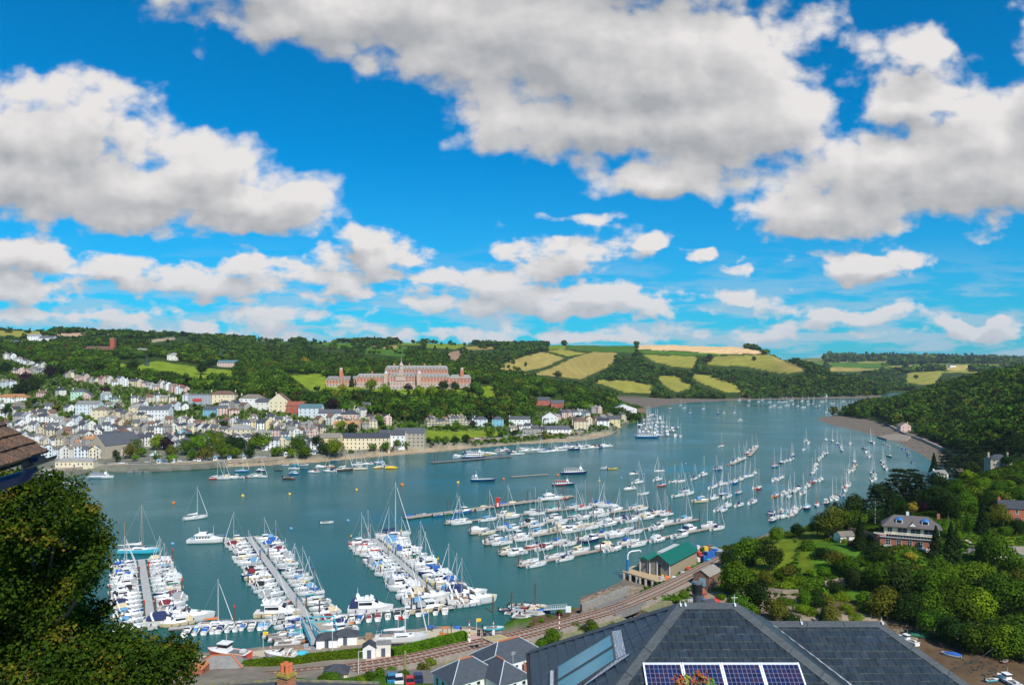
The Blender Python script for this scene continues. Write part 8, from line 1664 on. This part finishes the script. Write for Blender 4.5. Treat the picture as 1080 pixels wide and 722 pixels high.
# ---------------------------------------------------------------- trees of the near right bank
def tc(kind, cx, cy, rp, where, group, y0=150, y1=9000, hs_=1., det=None, sk=.2):
 drop = ({'bush': .55}.get('bush' if 'bush' in kind else '', 1.2) + .2 - sk) * rp * hs_
 g = hit(cx, cy + drop, y0, y1); r = rp * g.y / F
 return tree(kind, g, r, where, group, det=det, h=r * hs_ * R.uniform(.92, 1.05), sink=sk * r)
G_R = 'trees and bushes of the near right bank'
LST = {'where the right bank meets the rails': [('round', 790, 574, 17), ('dark', 812, 582, 14), ('round', 776, 606, 19), ('dark', 800, 622, 18), ('round', 778, 634, 15), ('olive', 817, 638, 13), ('darkbush', 836, 650, 11), ('brightbush', 846, 640, 9), ('brightbush', 833, 611, 7), ('brightbush', 845, 611, 7), ('olive', 832, 600, 8), ('dark', 768, 586, 10), ('bush', 762, 640, 8), ('brightbush', 788, 650, 9), ('olive', 808, 606, 10), ('round', 820, 560, 9), ('darkbush', 724, 578 + 2, 6)],
 'left of the brick and cream house': [('olive', 876, 546, 16), ('spire', 907, 560, 11), ('dark', 924, 577, 13), ('round', 898, 545, 10), ('dark', 862, 552, 9), ('bush', 852, 572, 9), ('darkbush', 866, 582, 10), ('olive', 882, 586, 12), ('round', 897, 592, 12), ('purplebush', 898, 572, 5), ('bush', 870, 600, 9), ('dark', 840, 556, 8), ('brightbush', 888, 568, 6), ('bush', 910, 590, 9), ('goldbush', 960, 585, 6.5)],
 'among the tall dark conifers behind the brick house': [('conifer', 948, 512, 20), ('dark', 930, 515, 12), ('conifer', 962, 505, 15), ('dark', 945, 528, 14), ('conifer', 925, 527, 18), ('dark', 902, 532, 14), ('conifer', 970, 512, 15), ('dark', 884, 540, 11), ('spire', 938, 540, 12), ('dark', 985, 520, 14), ('gold', 961, 534, 6), ('purple', 975, 531, 6), ('dark', 1000, 530, 13), ('round', 1018, 525, 11), ('blue', 950, 540, 5), ('dark', 990, 503, 11), ('round', 1010, 512, 9)],
 'in the row below the wooded hill': [('conifer', 1000, 484, 14), ('conifer', 1016, 474, 14), ('conifer', 1031, 480, 12), ('spire', 985, 490, 9), ('conifer', 1046, 470, 12), ('conifer', 1066, 462, 13), ('dark', 1078, 468, 11), ('dark', 1024, 490, 8), ('dark', 1062, 484, 6)],
 'around the driveway right of the brick house': [('spire', 987, 570, 13), ('spire', 1003, 570, 14), ('column', 1012, 558, 8), ('column', 1022, 556, 8), ('spire', 1036, 545, 11), ('olive', 1056, 541, 12), ('round', 1047, 577, 20), ('bush', 1060, 558, 9), ('dark', 1072, 552, 9), ('round', 1072, 590, 12), ('dark', 1042, 525, 10), ('bush', 1022, 535, 8), ('round', 1075, 520, 9), ('brightbush', 1035, 507, 9), ('brightbush', 1012, 518, 7), ('bright', 1030, 520, 8), ('brightbush', 1052, 520, 7), ('brightbush', 1068, 515, 7), ('bush', 1055, 512, 9), ('darkbush', 1070, 505, 8), ('bush', 1045, 500, 8), ('brightbush', 1020, 500, 8), ('olive', 1060, 525, 7)],
 'in the upper row above the creek': [('round', 925, 604, 16), ('dark', 950, 606, 18), ('round', 975, 611, 18), ('bright', 1000, 606, 16), ('round', 1025, 606, 18), ('dark', 1050, 616, 20), ('olive', 1076, 616, 18), ('dark', 902, 610, 12), ('round', 1010, 622, 14), ('brightbush', 915, 592, 8), ('round', 990, 596, 12)],
 'in the lower row above the creek': [('olive', 935, 630, 18), ('dark', 960, 636, 18), ('round', 985, 634, 19), ('round', 1010, 638, 20), ('bright', 1035, 638, 18), ('round', 1060, 642, 20), ('dark', 1080, 648, 18), ('bush', 915, 640, 12), ('dark', 947, 645, 10), ('round', 1025, 652, 13), ('round', 1000, 652, 12), ('dark', 973, 648, 11)],
 'along the foot of the creek woods': [('round', 985, 655, 15), ('dark', 1008, 662, 17), ('round', 1034, 670, 17), ('bright', 1058, 673, 17), ('round', 1080, 676, 18), ('dark', 1046, 664, 12), ('bush', 966, 655, 9), ('dark', 1022, 662, 10), ('bush', 1070, 684, 8)],
 'on the scrubby bank left of the creek woods': [('olive', 876, 644, 12), ('brightbush', 888, 628, 11), ('dark', 862, 628, 11), ('spire', 868, 650, 8), ('round', 848, 628, 10), ('brightbush', 902, 650, 9), ('bush', 856, 646, 9), ('bush', 830, 633, 9), ('brightbush', 895, 640, 9), ('dark', 880, 616, 9)]}
for wh, L in LST.items():
 for k, cx, cy, rp in L: tc(k, cx, cy, rp * (1.22 if 'creek' in wh and rp > 13 else 1.1), wh, G_R, y0=(190 if 'foot' in wh else 215) if cx > 760 else 180, y1=700, hs_=1.25 if k == 'spire' else 1., sk=.5 if 'creek' in wh else .2)
for cx, cy, kk in [(R.uniform(775, 1085), R.uniform(500, 655), R.choice(('bush', 'brightbush', 'brightbush', 'olive', 'darkbush', 'bright', 'bush'))) for _ in range(120)]:
 if cy < 585 - (cx - 770) * .28 or (920 < cx < 985 and 540 < cy < 595) or (1010 < cx < 1050 and 572 < cy < 592) or (1035 < cx and 560 < cy < 596) or (1058 < cx and 525 < cy < 552) or (1040 < cx < 1078 and 470 < cy < 500) or (800 < cx < 862 and 562 < cy < 600 and R.random() < .7): continue
 wq = 'scattered over the right bank, ' + ('upper left' if cx < 930 and cy < 600 else 'lower left' if cx < 930 else 'upper right' if cy < 560 else 'middle right' if cy < 610 else 'lower right')
 tc(kk, cx, cy, R.uniform(5, 10), wq, G_R, y0=222, y1=520)
for wh, L in {'beside the rails near the telegraph pole': [('bush', 350, 712, 10), ('bush', 388, 712, 8), ('bush', 400, 708, 8), ('brightbush', 413, 706, 7), ('bush', 425, 710, 8), ('brightbush', 380, 716, 7), ('olive', 446, 703, 8), ('brightbush', 455, 697, 7), ('darkbush', 440, 712, 6), ('bush', 340, 714, 7)],
    'beside the rails above the big slate roof': [('round', 583, 668, 11), ('bush', 572, 676, 9), ('bush', 598, 664, 8), ('bush', 610, 661, 9), ('round', 624, 659, 10), ('bush', 638, 655, 10), ('round', 646, 661, 9), ('brightbush', 618, 668, 7), ('bush', 590, 680, 9), ('darkbush', 656, 667, 6), ('bush', 576, 686, 9)],
    'in the allotments below the rails': [('brightbush', 690, 633, 6), ('brightbush', 700, 631, 6), ('bush', 712, 630, 7), ('bush', 722, 627, 6), ('darkbush', 717, 634, 5), ('brightbush', 760, 628, 6), ('bush', 768, 620, 9), ('brightbush', 676, 637, 5), ('bush', 757, 645, 6)],
    'by the slipway right of the quay': [('bush', 580, 648, 4), ('bush', 590, 644, 5), ('brightbush', 604, 641, 3), ('brightbush', 570, 653, 4), ('olive', 560, 657, 4)]}.items():
 for k, cx, cy, rp in L: tc(k, cx, cy, rp, wh, 'lineside bushes', y0=135, y1=330)
gp = wood_points(lambda P, V, Y, r, c: inN[r, c] & ~(FIELDM[r, c] & (P < 935)) & (V > 470) & (Z[r, c] > 2.3) & (P > 560), 190, 420, lambda Y: 1.35, px0=600, px1=1100, seed=41, treeh=1)
rsg = np.random.RandomState(9); gt = crown_pts(26, .34, 3, 500, kind='broad')
if gp:
 out = []; cc = []
 for x, y, z in gp:
  q = (x + 30) % 7; s = rsg.uniform(.55, 1.1); nz_ = fnoise(np.array([x]), np.array([y]), 30, 4, 51)[0]
  out.append(gt[:, :, :] * np.array([s, s, s * .45]) + np.array([x, y, z + .1])); base = V3(.095, .18, .008) if nz_ > .05 else V3(.16, .18, .018) if nz_ > -.12 else V3(.055, .10, .006); cc.append(np.tile(base * rsg.uniform(.7, 1.2), (26, 1)))
 o = ob('rough_grass', quads_mesh('rough_grass', np.concatenate(out), M_leaf, np.concatenate(cc))); o['kind'] = 'stuff'; o['label'] = 'rough grass and scrub between the trees of the near bank'; o['category'] = 'grass'
# ---------------------------------------------------------------- houses on the near right bank
def brick_house():
 g = hit(928, 577, 225, 330); e = empty('hillside_house', (g.x, g.y, g.z - .5), -.42); L = 18.; BK = brick_mat('warm_bricks', (.40, .13, .07), (.32, .10, .06), (.30, .2, .14), 1.6); CR = wallm('cream'); RF = mat('grey_brown_roof', (.12, .10, .095), .75, var=.2, scale=1.2, bump=.2, bscale=8)
 b = MB(); b.box((L / 2, 3, -.6), (L + .4, 6, 4.2), wallm('off-white')); ob('plinth', b, e)
 b = MB(); b.box((L / 2, 3.2, 2.9), (L, 6, 2.85), BK); b.cyl((.2, 2.6, -2), (.2, 2.6, 4.9), 2.1, 2.1, BK, 18); ob('brick_storey', b, e); b = MB(); b.box((L / 2 + .2, 1.2, 4.42), (L + .4, 2.9, .22), M_lead2); b.cyl((.2, 2.6, 4.9), (.2, 2.6, 5.05), 2.2, 2.2, M_conc, 18); ob('balcony_ledge', b, e)
 for i in range(5):
  x = 2.6 + i * 3.3; o = ob('window', window_mesh(1.5, 2.0), e, (x, .19, 2.7))
  q = MB(); q.loft([[(x + .9, .1, 1.4), (x + .9, -.9, .4), (x + .9, -.9, -2), (x + .9, .1, -2)], [(x + 1.2, .1, 1.4), (x + 1.2, -.9, .4), (x + 1.2, -.9, -2), (x + 1.2, .1, -2)]], wallm('off-white'), closed=True); ob('buttress', q, e)
 b = MB(); b.box((L / 2 + 1, 6.4, 5.9), (L - 1, 7, 3.6), CR); ob('wall', b, e)
 b = MB(); [b.bar((x, .1, 4.5), (x, .1, 5.5), .05, .05, M_frame) for x in [1.8 + k * .9 for k in range(18)]]; b.bar((1.5, .1, 5.5), (17.4, .1, 5.5), .06, .06, M_frame); b.box((L / 2 + .5, .16, 5.0), (L - 3, .03, .8), M_bglass); ob('balustrade', b, e)
 for x in (3.2, 7.1, 11.2, 15.2): ob('window', window_mesh(3.1 if x > 4 else 1.6, 1.7), e, (x, 2.87, 6.5))
 r = MB(); X0, X1, Y0, Y1, z, zr = .6, L + 1.4, 2.0, 10.8, 7.75, 11.2
 A, B_ = (X0 + 4, (Y0 + Y1) / 2, zr), (X1 - 4, (Y0 + Y1) / 2, zr); [r.poly(f, RF) for f in ([(X0, Y0, z), (X1, Y0, z), B_, A], [(X1, Y0, z), (X1, Y1, z), B_], [(X1, Y1, z), (X0, Y1, z), A, B_], [(X0, Y1, z), (X0, Y0, z), A])]; r.poly([(X0, Y1, z), (X1, Y1, z), (X1, Y0, z), (X0, Y0, z)], RF); r.box(((X0 + X1) / 2, Y0 + .05, z - .12), (X1 - X0, .25, .3), M_bark); ro = ob('roof', r, e)
 for x in (6.2, 14.2):
  q = MB(); q.box((x, 4.6, 9.4), (2.1, 2.4, 1.2), M_frame); q.box((x, 3.38, 9.4), (1.6, .08, .8), M_bglass); q.lathe([(1.5, 0), (.9, .55), (.1, .9)], P_('blue_dormer_roof', (.03, .15, .38), .5), 8, (x, 4.5, 10.0)); ob('dormer', q, ro)
 q = MB(); q.loft([[(x_, y, 8.1), (x_ + 1.5, y, 9.7), (x_ + 3, y, 8.1)] for x_, y in ((8.8, 2.1), (8.8, 5))], RF, closed=True); q.loft([[(9.2, 2.02, 8.2), (10.3, 2.02, 9.4), (11.4, 2.02, 8.2)], [(9.2, 2.06, 8.2), (10.3, 2.06, 9.4), (11.4, 2.06, 8.2)]], M_frame, closed=True); ob('gablet', q, ro)
 for x in (9, 18.5): q = MB(); q.box((x, 7.5, 11.4), (.9, .8, 1.8), M_frame if x < 10 else BK); ob('chimney', q, ro)
 tag(e, 'two-storey brick and cream house with blue dormers among tall conifers', 'house')
brick_house()
def bh(px, py, w, d, h, wall, roof, rz, label, **k):
 g = hit(px, py, 225, 700); o = house((g.x, g.y + d / 2, g.z), rz, w, d, h, wall, roof, regd=False, **k); tag(o, label, 'house'); return o
bh(1076, 551, 11, 8, 5.4, 'brick', 'dark slate', -.3, 'red brick house with slate roof at the right edge', nx=3, name='hillside_house'); bh(1066, 592, 14, 6, 2.8, 'off-white', 'weathered', -.15, 'low white bungalow with grey-brown roof at the right edge', nx=4, floors=1, chim=0, name='bungalow')
bh(1057, 492, 10.5, 7, 4, 'stone', 'dark slate', -.12, 'tan stone villa with dark hipped roof on the green slope', nx=3, kind='hip', chim=2, name='hillside_house'); bh(993, 506, 9, 7, 4, 'white', 'pale grey', .2, 'small white house among the conifers', nx=2, name='hillside_house')
bh(893, 571, 6, 4, 2.2, 'off-white', 'weathered', .2, 'small garden building left of the brick and cream house', nx=1, floors=1, chim=0, name='garden_building')
post_p = hit(923, 553, 225, 400); e = empty('flag_pole', post_p); b = MB(); b.cyl((0, 0, -1), (0, 0, 9), .09, .06, M_frame, 6); ob('post', b, e); tag(e, 'tall white flagpole behind the brick and cream house', 'flagpole')
def wallrun(P, h, m, label, z0=-1.5, th=.5, y0=215, y1=420):
 pts_ = [hit(x, y, y0, y1) for x, y in P]; b = MB(); b.loft([[(p.x, p.y, p.z + z0), (p.x, p.y, p.z + h), (p.x, p.y + th, p.z + h), (p.x, p.y + th, p.z + z0)] for p in pts_], m, closed=True); o = ob('garden_wall', b); tag(o, label, 'wall')
wallrun([(800, 624), (812, 625), (826, 627), (842, 627)], 1.6, M_stonew, 'stone garden wall left of the dark tree above the creek'); wallrun([(870, 620), (885, 617), (900, 617.5)], 2.2, mat('pink_stone', (.36, .25, .18), .95, var=.3, scale=1, bump=.5), 'pinkish stone wall below the garden, right piece'); wallrun([(895, 560), (910, 563), (922, 567)], 1.5, mat('terrace_wall', (.45, .26, .17), .9, var=.2), 'terracotta terrace wall beside the brick and cream house')
b = MB(); dr = [hit(x, y, 225, 400) for x, y in ((1010, 590), (1018, 584), (1030, 583), (1026, 574), (1020, 568), (1014, 565), (1009, 571))]; b.poly([(p.x, p.y, p.z + .35) for p in dr[:4]], M_asph); b.poly([(dr[3].x, dr[3].y, dr[3].z + .36), (dr[4].x, dr[4].y, dr[4].z + .36), (dr[5].x, dr[5].y, dr[5].z + .36), (dr[6].x, dr[6].y, dr[6].z + .36)], M_road); struct(ob('driveway', b))
# ---------------------------------------------------------------- trees of the town and college
G_T = 'trees of the town'
TL = {'in the park behind the embankment': [('olive', 105, 475, 6), ('olive', 113, 473, 7), ('dark', 121, 476, 5), ('dark', 128, 472, 6), ('round', 140, 466, 10), ('olive', 138, 474, 8), ('bright', 149, 475, 6), ('bright', 167, 463, 10), ('purple', 175, 466, 8), ('blue', 186, 458, 5), ('round', 165, 480, 5), ('olive', 181, 474, 8), ('bright', 182, 481, 6), ('round', 196, 468, 10), ('dark', 203, 460, 8), ('bright', 209, 464, 10), ('round', 204, 478, 7), ('olive', 217, 476, 9), ('round', 220, 458, 9), ('bright', 229, 462, 11), ('round', 234, 472, 11), ('dark', 242, 462, 9), ('bright', 247, 475, 8), ('dark', 254, 466, 10), ('dark', 263, 476, 7), ('round', 266, 464, 8), ('dark', 272, 460, 7), ('bright', 279, 464, 9), ('dark', 124, 482, 4), ('bright', 143, 481, 4)],
  'along the embankment road': [('bright', 292, 474, 8), ('round', 303, 472, 5), ('round', 315, 465, 11), ('dark', 333, 463, 9), ('round', 320, 473, 9), ('bright', 351, 467, 12), ('round', 347, 461, 8), ('bush', 371, 475, 4), ('round', 393, 470, 5), ('round', 406, 469, 6), ('round', 419, 467, 6), ('round', 427, 467, 5), ('dark', 342, 470, 8), ('bright', 308, 476, 6)],
  'around the recreation ground': [('round', 453, 462, 4), ('round', 461, 462, 4), ('round', 470, 462, 4.5), ('dark', 480, 462, 4.5), ('dark', 491, 460, 6), ('round', 516, 459, 4), ('bright', 530, 457, 5), ('bright', 482, 448, 6), ('round', 472, 449, 5), ('bush', 463, 450, 4), ('dark', 499, 446, 5), ('bush', 513, 447, 4), ('bush', 538, 446, 5), ('bush', 551, 451, 4), ('dark', 543, 455, 4)],
  'on the left slope of the town': [('purple', 27, 396, 8), ('purple', 52, 391, 7), ('dark', 35, 402, 10), ('dark', 22, 408, 9), ('purple', 111, 410, 5), ('bush', 70, 402, 6), ('round', 40, 398, 8), ('dark', 6, 386, 7), ('round', 12, 396, 6), ('dark', 8, 430, 8), ('bush', 22, 434, 7), ('round', 40, 430, 6), ('olive', 60, 428, 5)],
  'on the wood edge above the villas': [('purple', 350, 424, 9), ('round', 364, 428, 8), ('dark', 340, 428, 7), ('dark', 372, 449, 7), ('bright', 360, 447, 6), ('dark', 330, 424, 8), ('round', 398, 440, 8), ('dark', 405, 452, 5), ('round', 434, 446, 7), ('bright', 425, 450, 6), ('round', 440, 455, 4)],
  'on the lawns below the college': [('bright', 392, 404, 7), ('bright', 407, 411, 8), ('spire', 371, 401, 5), ('gold', 361, 407, 5), ('gold', 377, 411, 5), ('purple', 430, 407, 5), ('blue', 387, 416, 4), ('purple', 373, 415, 5), ('dark', 417, 415, 5), ('bright', 443, 411, 8), ('bright', 456, 412, 8), ('dark', 334, 409, 4), ('dark', 468, 405, 6), ('dark', 480, 406, 6), ('dark', 352, 413, 5), ('gold', 321, 379, 5)],
  'on the meadow at the left': [('dark', 139, 386, 8), ('dark', 213, 387, 7), ('dark', 222, 381, 6), ('blue', 155, 380, 4), ('gold', 228, 376, 3), ('blue', 233, 374, 5), ('dark', 234, 395, 5), ('round', 196, 395, 4)],
  'on the far fields': [('dark', 588, 393, 5), ('dark', 795, 377, 3), ('dark', 511, 357, 4), ('dark', 749, 376, 5), ('dark', 744, 379, 4), ('dark', 966, 396, 3)]}
for wh, L in TL.items():
 for k, cx, cy, rp in L: tc(k, cx, cy, rp, wh, G_T, y0=480, y1=2900, hs_=1.15 if k in ('spire', 'blue') else .95)
zones = [(-20, 66, 400, 440, 'in the gardens of the far left slope', 26), (66, 200, 418, 432, 'in the gardens under the long terrace', 34), (110, 250, 446, 456, 'in the gardens in the middle of the town', 24), (-10, 130, 442, 462, 'in the gardens left of the town centre', 30), (255, 345, 440, 452, 'in the gardens under the cream and red villas', 28), (560, 660, 436, 456, 'between the houses under the round wood', 18), (200, 262, 416, 444, 'in the gardens around the cream mansion', 16), (500, 600, 448, 462, 'around the slipway houses', 12), (350, 440, 440, 452, 'behind the long seafront terrace', 12), (0, 260, 462, 472, 'between the roofs behind the park', 18)]
for a, b_, c, d, wh, n in zones:
 n = int(n * .65)
 for i in range(n):
  px = a + (b_ - a) * (i + R.random()) / n; tc(R.choice(('bush', 'brightbush', 'bush', 'round', 'dark', 'olive', 'darkbush', 'bright')), px, R.uniform(c, d), R.uniform(2.6, 5.), wh, G_T, y0=480, y1=1200)
HA = np.array([(h[0], h[1]) for h in HOUSES]); HW = np.array([h[2] for h in HOUSES]); HD = np.array([h[3] for h in HOUSES])
gp = wood_points(lambda P, V, Y, r, c: inF[r, c] & ~FIELDM[r, c] & (V < 474) & (V > edge(P) - 4), 560, 1150, 6.2, px0=-60, px1=680, seed=61, treeh=3)
gp = [p for p in gp if not ((abs(HA[:, 0] - p[0]) < HW * .5 + 2.2) & (p[1] - HA[:, 1] < HD) & (p[1] - HA[:, 1] > -HD * .5 - 6)).any()]
forest('garden_shrubs', gp, [R.uniform(1.2, 2.4) for _ in gp], 60, .26, 1.25, seed=62, conif=.0, label='low shrubs and hedges filling the town gardens', cat='shrubs')
# ---------------------------------------------------------------- town embankment
EP = [(-60, 512), (40, 503), (95, 496.5), (120, 495), (165, 494.2), (235, 490.2), (280, 487.5), (330, 484), (400, 477), (460, 471), (545, 463.5), (600, 459.5), (628, 457), (645, 453), (662, 446.5)]
ep = [Vector(W(*p)) for p in EP]; e = empty('embankment_wall', (0, 0, 0)); M_emb = mat('embankment_stone', (.30, .245, .175), .95, var=.35, scale=.35, bump=.4, bscale=1.)
b = MB(); band(b, ep, -.9, 0, -2, 3.6, M_emb); ob('wall_face', b, e); b = MB(); band(b, ep, -1.1, .15, 3.6, 3.85, M_conc); ob('coping', b, e); b = MB(); band(b, ep, -2.3, -.9, -2, 1.4, mat('tide_line_stone', (.12, .11, .08), .9, var=.3, scale=.5)); ob('footing', b, e); tag(e, 'long stone embankment wall along the town waterfront', 'wall')
b = MB(); band(b, ep, .15, 11, .5, 3.5, M_road); struct(ob('embankment_road', b))
for a, b_, n, wh in ((100, 240, 9, 'parked on the embankment by the park'), (262, 345, 16, 'parked on the embankment right of the park'), (380, 450, 10, 'parked on the seafront road by the terraces'), (470, 560, 24, 'parked along the recreation ground road'), (608, 655, 14, 'parked in the slipway car park')):
 for i in range(n):
  px = a + (b_ - a) * (i + R.uniform(.2, .8)) / n; py = float(np.interp(px, [p[0] for p in EP], [p[1] for p in EP])); p = W(px, py); c = R.choice(('white', 'red', 'blue', 'dark blue', 'grey', 'silver', 'black', 'white')); o = car((p.x, p.y + R.choice((5.5, 8.5)), 3.52), R.uniform(.25, .45) + (1.3 if 'car park' in wh else 0), c, None); reg(o, f'{c} car', 'car', 'cars across the river', wh)
for i, px in enumerate((165, 180, 208, 225, 240, 256, 300, 330)): py = float(np.interp(px, [p[0] for p in EP], [p[1] for p in EP])); p = W(px, py); e = empty('kiosk', (p.x, p.y + 4, 3.5)); b = MB(); b.box((0, 0, 1.2), (2.4, 2, 2.4), M_frame); b.box((0, -1.02, 1.4), (1.4, .06, .9), M_bglass); ob('wall', b, e); b = MB(); b.box((0, 0, 2.9), (3, 2.8, 1.0), cloth(('light blue', 'white', 'red', 'light blue', 'blue', 'light blue', 'white', 'blue')[i]), tx=.1, ty=.1); ob('roof', b, e); reg(e, 'small ticket kiosk', 'kiosk', 'kiosks on the embankment', 'on the embankment road')
p = W(74, 498.6); hh = house((p.x, p.y + 8, 3.4), .06, 26, 7, 4.2, 'cream', 'pale grey', 'hip', nx=9, floors=1, chim=0, name='landing_stage_building', regd=False); tag(hh, 'long cream landing stage building on the town quay at the left', 'building')
e = empty('ferry_gangway', (0, 0, 0)); b = MB(); A, B = W(46, 497, 4), W(60, 508, 1.6); b.bar(A, B, 3.2, 2.4, M_lead); ob('covered_walk', b, e); b = MB(); b.box((B.x + 4, B.y, .6), (14, 6, 1), M_pontg); ob('landing_pontoon', b, e); tag(e, 'grey covered gangway down to the ferry landing left of the passenger ferry', 'gangway')
b = MB()
for px in range(126, 240, 3): p = W(px, float(np.interp(px, [120, 165, 235], [496.4, 495.8, 491.6]))); b.cyl((p.x, p.y, -1), (p.x, p.y, 1.8), .18, .18, M_pile, 5)
for a, c in (((122, 496.9), (165, 496.2)), ((165, 496.2), (236, 491.9))): A, B = W(*a, 1.5), W(*c, 1.5); b.bar(A, B, 2.6, .3, M_float)
e = empty('landing_stage', (0, 0, 0)); ob('decking', b, e); tag(e, 'low timber landing stage along the foot of the embankment by the park', 'landing stage')
# ---------------------------------------------------------------- the air
b = MB(); m = bpy.data.materials.new('air'); m.use_nodes = True; nt = m.node_tree; nt.nodes.remove(nt.nodes['Principled BSDF'])
pv = nt.nodes.new('ShaderNodeVolumePrincipled'); pv.inputs['Color'].default_value = (.72, .86, 1, 1); pv.inputs['Density'].default_value = .000035; pv.inputs['Anisotropy'].default_value = .1
nt.links.new(pv.outputs[0], nt.nodes['Material Output'].inputs['Volume'])
b.box((300, 4700, 95), (25600, 10400, 204), m); o = ob('haze', b); o['kind'] = 'stuff'; o['label'] = 'thin blue air between the viewer and the far hills'; o['category'] = 'haze'
finish_labels(globals().get('DIRS', {}))
